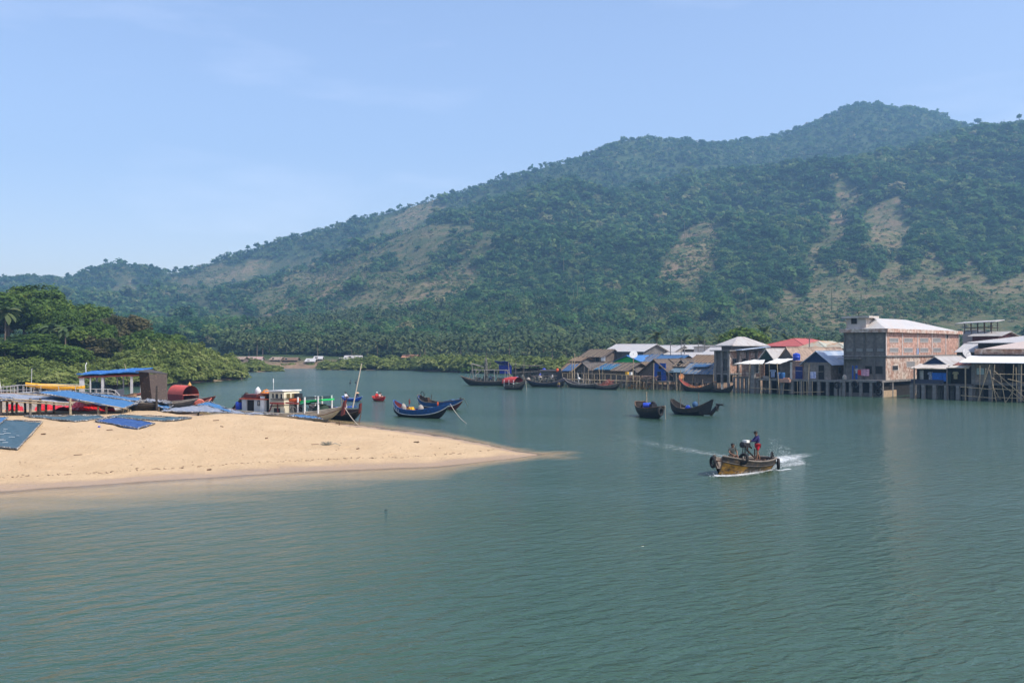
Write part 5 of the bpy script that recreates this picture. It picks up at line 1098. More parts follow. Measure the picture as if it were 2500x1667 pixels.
# --- red and green roofed houses behind
house('house','house with a red hip roof behind the waterfront gables',1872,1960,26,14,870,845,827,'t',MAROON,ROOFR,.9,hip=True,stilt=(0,),floor=None)
house('house','house with worn green and rust hip roof left of the brick building',1958,2010,24,10,870,849,833,'t',PLAST,ROOFV,.8,hip=True,stilt=(0,),floor=None)
house('house','second green and rust roof partly hidden by the brick building',2006,2060,25,10,870,850,837,'t',PLAST,ROOFV,.8,hip=True,stilt=(0,),floor=None)
# --- gabled houses over the concrete platform
d_=dep_for(1872,2.5,1916); house('stilt_house','gabled house with a dark green front and grey ribbed roof',1853,1893,2.5,d_,928,878,851,'s',SHADEIN,ZINCG,.5,gable=DGREEN,stilt=(0,),floor=None)
d_=dep_for(1922,2.2,2050); house('stilt_house','gabled house with a long worn tan roof and grey front gable',1903,1941,2.2,min(d_,26),928,874,848,'s',BRICKT,ROOFT,.5,gable=CONCD,stilt=(0,),floor=None)
d_=dep_for(1985,.3,2056); house('stilt_house','tan block house with blue gable and pale blue metal roof next to the brick building',1962,2028,.3,min(d_,14),927,884,857,'s',BRICKT,ZINCB,.55,gable=NAVYW,stilt=(0,),floor=None,wins=((.66,.02,.9,2.2,DR,SHADEIN),),rwins=((.3,1.0,.9,.9,WIN,SHADEIN),))
# the platform with its square columns
t0=tv(1845,-1.6); t1=tv(2062,-1.6); zpl=zv(926,1950,-1.6)
o=empty('concrete_platform',VP(t0,-1.6),VR,'long concrete platform on square columns in front of the gabled houses','platform'); LP_=t1-t0
MB().span((0,0,zpl-.28),(LP_,5,zpl)).build('deck',CONC,o); stilts(o,[LP_*u for u in (.02,.16,.3,.42,.52,.62,.72,.81,.9,.985)],(.25,3.0),zpl-.28,.2,CONC,square=True,name='column')
MB().span((0,4.2,-2),(LP_,4.3,zpl-.28)).build('back_wall',SHADEIN,o)  # near-black sheet behind the columns paints the shade under the deck
# E front terrace
t0=tv(1790,-1.2); t1=tv(1846,-1.2); ze_=zv(920,1820,-1.2)
o=empty('wooden_terrace',VP(t0,-1.2),VR,'cluttered wooden terrace under the left white awning beside the brick side of the concrete house','platform'); Lq=t1-t0
MB().span((0,0,ze_-.2),(Lq,4,ze_)).build('deck',WOODG,o); stilts(o,lin(.1,Lq-.1,6),(.1,2.5),ze_-.2,.13,CONC,square=True,name='column'); MB().span((0,2.6,ze_),(Lq,2.7,ze_+2.2)).build('back_wall',BRICK,o)
window(o,Lq*.62,2.6,ze_+.6,1.0,1.4,'f',GLASSD,WHITEP); mb=MB()
for x in lin(.2,Lq-.2,5): mb.bar((x,.1,ze_),(x,.1,ze_+.8),.03)
mb.bar((.2,.1,ze_+.8),(Lq-.2,.1,ze_+.8),.03); mb.build('railing',WOODD,o)
# awnings: a tilted sheet and the bamboo poles that carry it
def awning(label,pf0,pf1,pyf,sf,pb0,pb1,pyb,sb,mat,poles=(),grp='white sheet awnings over the waterfront',foot=-2.0):
    a,b=tv(pf0,sf),tv(pf1,sf); c,d=tv(pb1,sb),tv(pb0,sb); zf=zv(pyf,(pf0+pf1)/2,sf); zb=zv(pyb,(pb0+pb1)/2,sb)
    o=empty('sheet_awning',(0,0,0),0,label,'awning',grp); n=6; mb=MB()
    mb.cloth(VP(a,sf,zf),VP(b,sf,zf),VP(c,sb,zb),VP(d,sb,zb),10,5,.05,int(pf0),.05); mb.build('sheet',mat,o)
    for (p,s_,lean,r_,mt) in poles:
        t=tv(p,s_); MB().bar(VP(t,s_,foot),VP(t+lean,s_,zf+.1),r_,7).build('pole',mt,o)
    MB().bar(VP(a,sf,zf-.08),VP(b,sf,zf-.08),.05,6).build('front_beam',BAMBOO,o); return o
awning('white awning on bamboo poles at the brick side of the concrete house',1792,1862,888,-2.2,1838,1868,878,2.0,WHITEP,((1826,-2.4,.35,.06,BAMBOO),(1858,-2.3,-.25,.055,BAMBOO)))
awning('white awning with ragged edge in front of the green gabled house',1866,1905,887,-2.2,1898,1940,875,1.6,WHITEP,((1880,-2.2,-.15,.06,BAMBOO),(1905,-2.4,-.55,.065,BAMBOO)))
tag(MB().span((-.28,-.28,-2.6),(.28,.28,zv(888,1839,-1.9))).build('concrete_pillar',CONC,None,loc=VP(tv(1839,-1.9),-1.9),rz=VR),'thick pale concrete pillar rising from the water under the left white awning','pillar')
# under the right awning: room front
t0=tv(1868,1.0); t1=tv(1962,1.0); z0=zpl; z1=zv(884,1915,1.0)
o=empty('kitchen_porch',VP(t0,1.0),VR,'dark open porch with brick end wall below the ragged white awning','porch'); Lq=t1-t0
MB().span((0,2.0,z0),(Lq*.72,2.1,z1)).build('back_wall',SHADEIN,o); MB().span((Lq*.72,-.1,z0),(Lq,1.6,z1+.2)).build('brick_wall',BRICKP,o); MB().span((Lq*.7-.2,-.2,z0),(Lq*.7+.12,.1,z1)).build('pillar',WHITEP,o)  # porch back is near-black, its shade put into the colour
MB().span((Lq*.8,-.16,z0),(Lq*.985,-.11,z0+1.9)).build('blue_door',M('navy_door',(.015,.03,.16),rough=.6),o)
tag(MB().lathe((0,0,0),[(.0,0),(.52,.02),(.56,.1),(.56,.45),(.60,.5),(.56,.56),(.56,.95),(.40,1.08),(.2,1.12),(.2,1.17),(0,1.18)],18).build('water_tank',BLUPL,None,True,loc=VP(tv(1944.5,.4),.4,zv(880,1944,.4))),'round blue plastic water tank standing on the brick end wall','water tank')
for i,(px,lab) in enumerate(((1902,'left one of two blue plastic drums on the platform under the ragged awning'),(1911,'right one of two blue plastic drums on the platform under the ragged awning'))):
    tag(MB().lathe((0,0,0),[(0,0),(.32,.02),(.36,.15),(.33,.5),(.36,.85),(.3,.98),(0,1.0)],14).build('plastic_drum',M('steel_blue_drum',(.03,.12,.30),rough=.5),None,True,loc=VP(tv(px,-.9),-.9,zpl)),lab,'drum','blue drums on the platform')
tag(MB().cloth(VP(tv(1862,-1),-1,zpl+.35),VP(tv(1877,-1),-1,zpl+.3),VP(tv(1877,.2),.2,zpl+.25),VP(tv(1862,.2),.2,zpl+.3),8,5,.16,31,.3).build('sack_pile',GREYCL),'pale sacks heaped on the platform under the left white awning','sack')
tag(MB().box((0,0,.25),(1.7,.9,.5)).box((.1,.1,.6),(.8,.5,.2)).build('terracotta_crate',M('pinkish_board',(.42,.24,.17),rough=.9),None,loc=VP(tv(1919,-1.6),-1.75,zpl-.5),rz=VR),'pinkish board box at the platform edge beside the blue drums','box')
def laundry(label,px,py,s,w_,h_,mat,shape='cloth',nm='hanging_cloth'):
    t=tv(px,s); z=zv(py,px,s); mb=MB()
    if shape=='shirt':
        mb.slab([VP(t-w_*.3,s,z),VP(t-w_*.5,s,z-.12),VP(t-w_*.48,s,z-.38),VP(t-w_*.3,s,z-.3),VP(t-w_*.3,s,z-h_),VP(t+w_*.3,s,z-h_),VP(t+w_*.3,s,z-.3),VP(t+w_*.48,s,z-.38),VP(t+w_*.5,s,z-.12),VP(t+w_*.3,s,z)][::-1],.04)
    else:
        n=7; vs=[]
        top=[VP(t+w_*(i/n-.5),s+.05*math.sin(i*2.1),z) for i in range(n+1)]; bot=[VP(t+w_*(i/n-.5)*.96,s+.10*math.sin(i*2.1),z-h_-(.05*(i%2))) for i in range(n+1)]
        for i in range(n): mb.slab([bot[i],bot[i+1],top[i+1],top[i]],.03)
    return tag(mb.build(nm,mat),label,'cloth')
laundry('pale blue shirt hanging in the dark porch under the ragged awning',1887,902,.5,1.1,1.2,M('pale_blue_cloth',(.35,.45,.65),rough=.9),'shirt','hanging_shirt')
laundry('blue and white cloth hanging on the line before the tan block house',1985,907,-.9,.9,1.0,M('blue_white_cloth',(.30,.36,.62),rough=.9,col2=(.6,.6,.7),patch=.5,pscale=3))
rope('thin washing line across the front of the tan block house',[VP(tv(1938,-.9),-.9,zv(904,1938,-.9)),VP(tv(2010,-.9),-.9,zv(907,2010,-.9))],.02,sag=.1)
for i,(px,l,top,h) in enumerate(((1976,.35,889,.05),(1948,-.1,930,.045),(1956,.05,930,.045),(1963,-.05,930,.045),(1968,.1,930,.045),(1984,-.05,930,.045),(1913,.5,935,.05))):
    t=tv(px-6 if i in (0,6) else px,-2.1); tag(MB().bar(VP(t,-2.1,-1.8),VP(t+l,-2.1,zv(top,px,-2.1)),h,7).build('bamboo_pole',BAMBOO,None,True),('tall bamboo pole leaning by the tan block house','','','','','','slanting bamboo prop below the blue drums')[i] or 'short bamboo pole standing in the water under the platform edge','pole','bamboo poles under the platform')
for i,(a,pa,b,pb,lab) in enumerate(((1830,946,1938,953,'long horizontal bamboo rail tied low under the left white awning'),(1930,958,2012,956,'bamboo rail tied low in front of the platform columns'))):
    tag(MB().bar(VP(tv(a,-2.3),-2.3,zv(pa,a,-2.3)),VP(tv(b,-2.3),-2.3,zv(pb,b,-2.3)),.05,7).build('bamboo_rail',BAMBOO,None,True),lab,'pole')
# --- the three storey brick building
def brick_building():
    t1=tv(2163,0); t0=tv(2060,0); L_=t1-t0; dp=dep_for(2163,0,2342); Z=lambda py: zv(py,2163,0)
    z_f,z_m,z_e,z_p=Z(928),Z(871),Z(811),Z(802)
    o=empty('brick_building',VP(t0,0),VR,'three storey brick and concrete building with a white hip roof rising from the water','building')
    MB().span((.0,.05,z_f),(L_-.05,dp,z_m)).build('lower_wall',BRICK,o); MB().span((.0,.05,z_m+.2),(L_-.05,dp,z_e)).build('upper_wall',BRICKP,o)
    MB().span((.02,-.0,z_m+.2),(L_-.2,.04,z_e)).build('shaded_front',BRICKG,o); MB().span((.02,-.0,z_f),(L_-.2,.04,z_m)).build('lower_front',BRICKG,o)  # darker brick sheets over the front paint its shaded side
    MB().span((-.5,-.5,z_e),(L_+.45,dp+.5,z_p)).build('parapet',brick_mat('parapet_brick',(.40,.17,.10),(.46,.26,.18),(.5,.42,.36),(.52,.45,.38),.5),o)
    MB().span((-.15,-.2,z_m),(L_+.15,dp,z_m+.2)).build('floor_band',CONC,o); MB().span((-.3,-1.5,z_f-.3),(L_+.1,dp,z_f)).build('platform_slab',CONC,o)
    # pilasters
    mf=MB().span((-.13,-.1,z_f),(.13,.0,z_e)).mesh('pilaster',CONCD); mr=MB().span((0,-.13,z_m+.2),(.06,.13,z_e)).mesh('pilaster',PLAST)
    for x in lin(.15,L_-.15,5): inst('pilaster',mf,o,(x,0,0))
    for y in lin(.15,dp-.2,6): inst('pilaster',mr,o,(L_-.05,y,0))
    # louvred vents of the lit side, two rows of four
    for py0,py1 in ((835,826),(859,850)):
        for pa,pb in ((2173,2193),(2208,2228),(2247,2266),(2279,2297)):
            ya=dep_for(2163,0,pa); yb=dep_for(2163,0,pb); z=Z(py0)+.02*ya if False else ZP(py0+ (ya*.0),VP(t1,(ya+yb)/2).y); h=ZP(py1,VP(t1,(ya+yb)/2).y)-z
            window(o,L_-.05,(ya+yb)/2,z,yb-ya,h,'r',GRILLE,PLAST)
    ya=dep_for(2163,0,2241); window(o,L_-.05,ya,ZP(864,VP(t1,ya).y),.75,.85,'r',M('bright_blue_shutter',(.02,.22,.62),rough=.5),CONC)
    ya=dep_for(2163,0,2312); window(o,L_-.05,ya,ZP(825,VP(t1,ya).y),.8,.45,'r',SHADEIN,CONCD)
    ya=dep_for(2163,0,2186); window(o,L_-.05,ya,Z(904),2.0,.62,'r',GLASSD,PLAST); ya=dep_for(2163,0,2224); window(o,L_-.05,ya,Z(897),3.0,.75,'r',GRILLE,PLAST)
    # shaded river front
    for u in (.14,.38,.62,.87): window(o,L_*u,0,Z(858),1.0,.45,'f',GRILLE,CONCD)
    window(o,L_*.27,0,z_f+.05,.85,2.0,'f',M('blue_door',(.01,.08,.38),rough=.5),CONC,DR)
    window(o,L_*.58,0,z_f+.9,1.2,1.1,'f',SHADEIN,CONCD); window(o,L_*.83,0,z_f+.9,1.2,1.1,'f',SHADEIN,CONCD)
    MB().span((-.4,-1.2,zv(876,2075,0)),(L_*.45,0,zv(874,2075,0))).build('canopy_slab',CONC,o)
    # substructure
    me=MB().span((-.2,-.2,-2.6),(.2,.2,z_f-.3)).mesh('column',CONC)
    for x in lin(.1,L_-.1,5): inst('column',me,o,(x,-1.2,0))
    for y in lin(2.5,dp-1,4): inst('column',me,o,(L_-.2,y,0))
    MB().span((.3,.3,-2.6),(L_-.4,dp-.5,z_f-.3)).build('painted_under_shade',SHADEIN,o); MB().span((0,-1.05,-2.6),(L_-.4,-.9,.55)).build('base_wall',CONCD,o)  # near-black box paints the shade between the columns
    yb=dep_for(2163,-1,2196); MB().span((L_-.36,-1.0,-2.6),(L_-.02,yb-1,.9)).build('base_brick',M('tan_base_brick',(.42,.30,.19),rough=.9,var=.25),o)
    # roof
    zr=ZP(778,VP(t1-L_/2,7).y); zz=z_p; e=-.1; A=[(-e,-e,zz+.01),(L_+e,-e,zz+.01),(L_+e,dp-.6,zz+.01),(-e,dp-.6,zz+.01)]; ym=dep_for(2163,0,2248); Rg=[(L_/2,3.0,zr),(L_/2,dp*.52,zr)]
    MB().add(A+Rg,[(0,1,4),(1,2,5,4),(2,3,5),(3,0,4,5),(3,2,1,0)]).build('hip_roof',ZINCW,o)
    # stair tower
    w_=tv(2118,1)-tv(2062,1); zt0,zt1=z_p,zv(777,2085,.6)
    x0=.25; MB().span((x0,.3,zt0),(x0+3.0,2.6,zt1)).build('stair_tower',PLAST,o); MB().span((x0-.5,-.2,zt1),(x0+3.7,3.2,zt1+.3)).build('tower_roof_slab',PLAST,o); window(o,x0+1.2,.3,zt0+.8,.8,.75,'f',SHADEIN,CONC)
    MB().bar((x0+1.6,1,zt1+.3),(x0+1.6,1,zt1+.75),.05).box((x0+1.6,1,zt1+.75),(.5,.3,.08)).build('roof_vent',DARKM,o)
    return o,L_,z_f,t0
bb,LB,zfb,tb=brick_building()
laundry('pink towel hanging before the shaded front of the brick building',2112,901,-.6,1.2,.95,M('pink_towel',(.48,.28,.36),rough=.95))
laundry('red cloth hanging beside the pink towel at the brick building',2098,903,-.6,.45,.7,REDB)
laundry('white and black patterned shirt hanging on the blue door of the brick building',2091,899,-.5,.55,.75,M('patterned_shirt',(.55,.55,.58),rough=.9,col2=(.03,.03,.04),patch=.5,pscale=7),'shirt','hanging_shirt')
bundle('pale sack on the platform corner of the brick building',VP(tv(2062,-1.2),-1.2,zfb),(.35,.3,.5),GREYCL,9,name='sack',cat='sack')
for px,py,lab in ((2044,940,'tyre fender hanging at the platform corner left of the brick building'),(2087,938,'tyre fender hanging under the front of the brick building, left of the chain'),(2146,938,'upper tyre fender at the right column of the brick building'),(2146,957,'lower tyre fender at the right column of the brick building')):
    s_=-1.85; tyre('tyre_fender',lab,VP(tv(px,s_),s_,zv(py,px,s_)),VN,.42,.13,None,'tyre fenders on the brick building')
# --- right: blue gabled house and the big open house
d_=dep_for(2283,1.0,2375); house('stilt_house','low house with a dark blue gable and beige roof right of the brick building',2254,2314,1.0,min(d_,13),937,889,870,'s',SHADEIN,ZINCG,.4,gable=NAVYW,stilt=(4,.24,CONC,True),floor=CONCD)
awning('beige awning along the front of the blue gabled house',2222,2312,899,-1.6,2246,2318,888,1.0,M('beige_sheet',(.50,.45,.39),rough=.7,var=.12),((2232,-1.5,0,.1,WOODG),(2312,-1.5,0,.1,WOODG)))
awning('second small beige awning joined to the right of the blue gabled house',2312,2366,897,-1.6,2330,2372,890,.8,M('pale_sheet',(.52,.48,.42),rough=.7,var=.12),((2357,-1.6,0,.09,BAMBOO),))
awning('small rusty red sheet roof above the second beige awning',2326,2374,891,-.2,2340,2378,884,2.0,M('rusty_sheet',(.20,.07,.05),rough=.8,var=.3),())
t0=tv(2222,-1.4); t1=tv(2372,-1.4); zo=zv(937,2300,-1.4)
o=empty('wooden_terrace',VP(t0,-1.4),VR,'dark terrace cluttered with washing under the beige awnings','platform'); Lq=t1-t0
MB().span((0,0,zo-.22),(Lq,3,zo)).build('deck',CONCD,o); stilts(o,lin(.2,Lq-.2,6),(.2,2.6),zo-.22,.24,CONC,square=True,name='column'); MB().span((0,2.4,zo),(Lq,2.5,zo+2.2)).build('back_wall',SHADEIN,o); MB().span((0,2.8,-2.4),(Lq,2.9,zo-.22)).build('lower_wall',SHADEIN,o)  # both near-black sheets paint shade, behind the washing and below the deck
MB().span((.1,.02,zo),(Lq*.55,.08,zo+.55)).build('low_parapet',M('dark_blue_board',(.04,.045,.07)),o)
laundry('blue sheet hung along the dark terrace under the beige awning',2296,910,-1.0,2.3,1.15,M('cobalt_sheet',(.012,.12,.45),rough=.8))
laundry('white striped trousers hanging in the dark terrace',2250,904,-.9,.5,1.2,M('striped_cloth',(.45,.45,.42),rough=.9,wave=('X',3),wdark=.3))
laundry('dark striped shirt hanging next to the blue sheet on the dark terrace',2272,908,-.9,.8,1.1,M('striped_shirt',(.16,.18,.24),rough=.9,col2=(.6,.6,.62),patch=.6,pscale=5),'shirt','hanging_shirt')
laundry('green cloth hanging right of the blue sheet on the dark terrace',2316,907,-1.0,.5,1.6,DGREEN)
laundry('yellowish shirt hanging at the right end of the dark terrace',2333,907,-.7,.8,1.0,M('dull_yellow_cloth',(.30,.26,.14),rough=.9),'shirt','hanging_shirt')
# big open house at the right margin
def open_house():
    t0=tv(2374,-.5); t1=tv(2640,-.5); L_=t1-t0; o=empty('open_house',VP(t0,-.5),VR,'big open sided house with a bright white awning at the photo\'s right edge','house')
    zf=zv(935,2440,-.5); ze=zv(884,2440,-.5); xw=tv(2418,-.5)-t0
    MB().span((0,0,zf),(xw,6,ze)).build('wall',BRICKT,o); MB().span((0,6,zf),(L_,6.1,ze+.6)).build('back_wall',SHADEIN,o); MB().span((-.1,-.1,zf-.3),(L_,6,zf)).build('floor',CONC,o)  # near-black rear wall has the room's shade painted in
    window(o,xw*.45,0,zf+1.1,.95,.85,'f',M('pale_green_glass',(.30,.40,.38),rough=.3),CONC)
    stilts(o,[0.1,xw,xw+3.6,xw+7.2,xw+10.8],(.1,3.5),ze,.22,CONC,square=True,name='column'); MB().span((0,4.5,-2.4),(L_,4.6,zf-.3)).build('painted_under_shade',SHADEIN,o)  # near-black sheet fills the space under the floor with painted shade
    zb=zv(868,2440,3.5); MB().slab([(-1.2,-1.6,ze-.05),(L_,-1.6,ze-.05),(L_,3.2,zb),(-1.2,3.2,zb)],.08).build('white_awning_roof',M('bright_white_sheet',(.80,.80,.79),rough=.5,var=.03,wave=('X',1.2),wdark=.92),o)
    z2=zv(851,2440,4); MB().span((-.8,3.0,zb-.1),(L_,8,zb+.15)).build('painted_shadow_strip',WOODD,o); MB().span((-.8,3.3,zb+.15),(L_,8,z2)).build('brick_band',BRICK,o)  # dark strip paints the shadow between the awning and the brick band
    zr=zv(833,2480,7); MB().slab([(.4,2.9,z2+.01),(L_,2.9,z2+.01),(L_,7.5,zr),(4.2,7.5,zr)],.1).build('upper_roof',M('pinkish_metal_roof',(.52,.43,.37),rough=.6,var=.1,wave=('X',1.1),wdark=.88),o)
open_house()
house('house','house with a wide white hip roof above the brick band at the right edge',2388,2640,16,18,862,836,816,'t',SHADEIN,ZINCW,1.2,hip=True,stilt=(0,),floor=None)
house('house','white metal roof beside the satellite dish behind the dark terrace',2336,2392,17,8,880,858,839,'t',DGREEN,ZINCW,.3,stilt=(0,),floor=None)
house('house','dark red plank house with grey roof under the steel roof frame',2374,2438,30,9,850,819,810,'t',MAROON,ZINCG,.6,stilt=(0,),floor=None)
house('house','narrow bluish grey plaster house behind the right end of the brick building',2350,2372,34,8,850,808,806,'t',M('bluish_plaster',(.36,.39,.44),rough=.9,var=.1),CONC,.1,stilt=(0,),floor=None)
o=empty('steel_roof_frame',VP(tv(2352,33),33),VR,'open steel roof frame with a thin tilted sheet on top','roof frame'); Lq=tv(2424,33)-tv(2352,33); za=zv(812,2390,33); z1=zv(789,2352,33); z2=zv(785,2424,33)
for x in lin(.2,Lq-.2,5):
    for y in (0,3): MB().bar((x,y,za-4),(x,y,z1+(z2-z1)*x/Lq),.07,6).build('post',IRON,o)
MB().slab([(-1.2,-.6,z1-.02),(Lq+.6,-.6,z2+.05),(Lq+.6,4,z2+.4),(-1.2,4,z1+.3)],.12).build('roof_sheet',ZINCW,o); MB().bar((.2,0,(za+z1)/2),(Lq,0,(za+z1)/2+.2),.05).bar((.2,3,(za+z1)/2),(Lq,3,(za+z1)/2),.05).build('cross_rail',IRON,o)
MB().span((0,-.2,za-5),(Lq,3.6,za-.2)).build('base_wall',PLAST,o)
# bamboo scaffold
o=empty('bamboo_scaffold',VP(tv(2345,-2.6),-2.6),VR,'tangle of bamboo scaffolding poles standing in the water before the open house','scaffold'); X=lambda px: tv(px,-2.6)-tv(2345,-2.6); ZZ=lambda py,px: zv(py,px,-2.6)
for (a,pa,b,pb) in ((2388,982,2416,890),(2390,980,2392,893),(2422,984,2426,890),(2425,922,2500,980),(2428,905,2520,985),(2418,902,2434,984),(2440,912,2456,984),(2470,984,2474,890),(2484,984,2480,896),(2494,980,2496,890),(2425,913,2520,914),(2345,944,2420,950),(2345,965,2430,972),(2420,948,2520,955),(2430,970,2520,973),(2455,982,2478,948),(2440,975,2420,940),(2408,900,2398,940),(2462,925,2502,935)):
    MB().bar((X(a),random.uniform(-.4,.4),ZZ(pa,a)),(X(b),random.uniform(-.4,.4),ZZ(pb,b)),.055,7).build('bamboo_pole',BAMBOO,o)
# dishes, poles, wires
def dish(label,px,py,s,r_,mat,az):
    o=empty('satellite_dish',VP(tv(px,s),s,zv(py,px,s)),az,label,'satellite dish'); MB().lathe((0,0,0),[(r_,.25*r_),(r_*.7,.1*r_),(.02,0),(.02,-.03),(r_*.7,.07*r_),(r_*1.0,.21*r_)],18,(.3,-1,.5)).build('reflector',mat,o,True); MB().bar((0,0,0),(0,.15,-1.4),.05).build('mast',DARKM,o); MB().bar((0,0,0),(r_*.25,-r_*.9,r_*.4),.025).build('feed_arm',DARKM,o)
dish('white satellite dish above the green gabled house',1547,866,6,.75,WHITEP,VR+.2); dish('grey satellite dish beside the right end of the brick building',2358,864,12,.8,M('grey_dish',(.4,.4,.4),rough=.5),VR+.9)
tag(MB().lathe((0,0,0),[(0,0),(.42,.03),(.45,.1),(.40,.09),(0,.05)],16,(-.2,-1,.25)).build('round_tray',M('orange_tray',(.65,.25,.08),rough=.6),None,True,loc=VP(tv(1664,-.3),-.3,zv(919,1664,-.3))),'round orange tray hung on the wall of the narrow plank shack','tray')
PTOP=[]
for i,(px,py,s,lab) in enumerate(((1637,836,20,'slim utility pole left of three above the white roofs'),(1663,828,22,'tallest utility pole with crossarm above the white roofs'),(1671,838,24,'short utility pole just right of the tallest one'),(1720,828,22,'pale utility pole left of the hip roofed concrete house'),(1705,836,26,'thin antenna pole between the utility poles'),(1976,820,20,'pale utility pole behind the tan block house'))):
    t=tv(px,s); z=zv(py,px,s); o=empty('utility_pole',VP(t,s),VR,lab,'pole','utility poles of the village'); MB().bar((0,0,0),(0,0,z),.11,7,.08).build('shaft',CONC,o)
    if i in (1,3,5): MB().box((0,0,z-.5),(1.0,.08,.08)).bar((.35,0,z-.5),(.35,0,z-.25),.05).build('crossarm',WOODG,o)
    PTOP.append(VP(t,s,z-.4))
rope('power line sagging between the left and the tallest utility pole',[PTOP[0],PTOP[1]],.03,'wire',.7,DARKM); rope('power line sagging from the tallest utility pole toward the concrete house',[PTOP[1],PTOP[3]],.03,'wire',.5,DARKM)
# round headed tree behind the concrete house
mk=tree_kind(610,9,9,3,1900,.55,GREENS,8,.7) if 'tree_kind' in globals() else None
if mk:
    t=tv(1818,38); place_plant(mk,'broadleaf_tree',VP(t,38,zv(862,1818,38)-2),1.25,.4,'bright green round headed tree behind the hip roofed concrete house','tree',None,sz=(zv(798,1818,38)-zv(862,1818,38)+2)/9)
# --- clutter at the left front: fish traps, wood pile, walkway
o=empty('bamboo_walkway',VP(tv(1372,-2),-2),VR,'long rickety bamboo walkway in front of the thatched houses','walkway'); Lq=tv(1560,-2)-tv(1372,-2); zw=zv(928,1460,-2)
mb=MB()
for y in (0,.5,1.0): mb.bar((0,y,zw+.02*y),(Lq,y,zw),.06)
mb.build('deck_poles' if False else 'deck',BAMBOO,o); MB().bar((0,0,zw+1.1),(Lq*.55,0,zw+1.15),.04).bar((Lq*.5,0,zw+1.2),(Lq,0,zw+.95),.04).build('handrail',BAMBOO,o)
stilts(o,lin(0,Lq,15),(0.1,),zw+1.0,.06,BAMBOO)
mb=MB(); rw=random.Random(12)
for i in range(46):
    x=rw.uniform(0,5.2); mb.bar((x,rw.uniform(-.3,.5),rw.uniform(0,.9)),(x+rw.uniform(1.0,2.6),rw.uniform(-.3,.5),rw.uniform(0,.9)),rw.uniform(.05,.1),6)
tag(mb.build('driftwood_pile',M('split_wood',(.26,.17,.12),rough=.95,var=.5,scale=3),None,loc=VP(tv(1525,-1.5),-1.5,zv(929,1540,-1.5)),rz=VR),'heap of split firewood on the walkway beside the blue fronted house','wood pile')
mb=MB()
for i in range(70): mb.ball((rw.uniform(0,4.2),rw.uniform(0,1.2),rw.uniform(0,.7)),(rw.uniform(.1,.25),rw.uniform(.1,.2),rw.uniform(.1,.2)),6,4)
tag(mb.build('coconut_husk_heap',M('orange_husks',(.42,.22,.06),rough=.95,var=.5,scale=4),None,loc=VP(tv(1530,-1),-1,-.15),rz=VR),'orange heap of husks at the waterline under the firewood','heap')
for px,py,hl,lab in ((1595,886,948,'tall pole standing in the water before the blue fronted house'),(1545,876,912,'thin pole rising above the broad thatched house'),(1402,862,930,'left one of two poles standing before the grey lean gable'),(1396,872,930,'right one of two bare poles left of the grey lean gable'),(1528,915,950,'stout pole with a yellow can at the end of the walkway'),(1458,920,952,'mooring pole between the two grey boats')):
    s_=-2.2; t=tv(px,s_); tag(MB().bar(VP(t,s_,zv(hl,px,s_)-1),VP(t+.1,s_,zv(py,px,s_)),.07,7).build('mooring_pole',BAMBOO if px!=1458 else WOODG,None,True),lab,'pole','poles before the thatched houses')
tag(MB().box((0,0,.25),(.5,.4,.5)).build('yellow_can',YELP,None,loc=VP(tv(1531,-1.7),-1.7,zv(915,1531,-1.7)),rz=VR),'yellow can on the walkway end beside the thatched house','can')
tag(MB().box((0,0,.25),(.45,.4,.5)).build('white_can',WHITEP,None,loc=VP(tv(1540,-1.7),-1.7,zv(915,1540,-1.7)),rz=VR),'white can beside the yellow can on the walkway','can')
laundry('white cloth hanging under the tall thatched house',1472,871,12.6,1.1,.8,WHITEP)
# --- working boats moored at the village
def vboat(lab,px_s,d_s,px_b,d_b,B,grp='boats moored along the village',**kw): return fishing_boat(lab,px_s,d_s,px_b,d_b,B,grp,**kw)
RUSTW=M('weathered_hull',(.10,.085,.07),rough=.85,var=.4,scale=4,col2=(.2,.17,.14),patch=.6,pscale=2,stretch=(.5,2,2))
k1,hk1,Lk1=vboat('long dark fishing boat with a low pointed prow and a blue tarpaulin shelter',1246,186,1128,189,2.6,fb=.75,bow=1.05,stern=.5,draft=.3,tw=.5,vb=.7,lower=BLACKP,upper=WOODD,inner=WOODB,rail=WOODG)
fr=MB()
for x in (-Lk1*.42,-Lk1*.2,0,Lk1*.18):
    for y in (-.8,.8): fr.bar((x,y,.6),(x,y,2.9),.05)
for y in (-.8,.8): fr.bar((-Lk1*.45,y,2.9),(Lk1*.28,y*.8,2.95),.06); fr.bar((Lk1*.02,y,3.4),(Lk1*.3,y*.5,4.1),.05)
fr.bar((Lk1*.28,-.6,1.1),(Lk1*.3,0,4.1),.06).bar((Lk1*.28,.6,1.1),(Lk1*.1,0,2.9),.05).bar((Lk1*.36,0,1.2),(Lk1*.28,0,3.0),.05); fr.build('shelter_frame',GREYCL,k1)
MB().cloth((-Lk1*.48,-1.2,3.7),(-Lk1*.2,-1.2,4.1),(-Lk1*.2,.9,4.6),(-Lk1*.48,.9,4.5),8,6,.12,8,.05).build('tarpaulin',VIOTARP,k1)
MB().slab([(-Lk1*.48,-1.25,2.2),(-Lk1*.24,-1.25,2.2),(-Lk1*.22,-1.22,3.9),(-Lk1*.48,-1.22,3.75)],.05).build('tarpaulin_side',VIOTARP,k1)
mb=MB(); rw=random.Random(21)
for i in range(26): mb.box((rw.uniform(-Lk1*.4,Lk1*.2),rw.uniform(-.8,.8),.8+rw.uniform(0,.7)),(rw.uniform(.2,.7),rw.uniform(.2,.6),rw.uniform(.2,.6)),rw.uniform(0,3))
mb.build('deck_gear',NETD,k1)
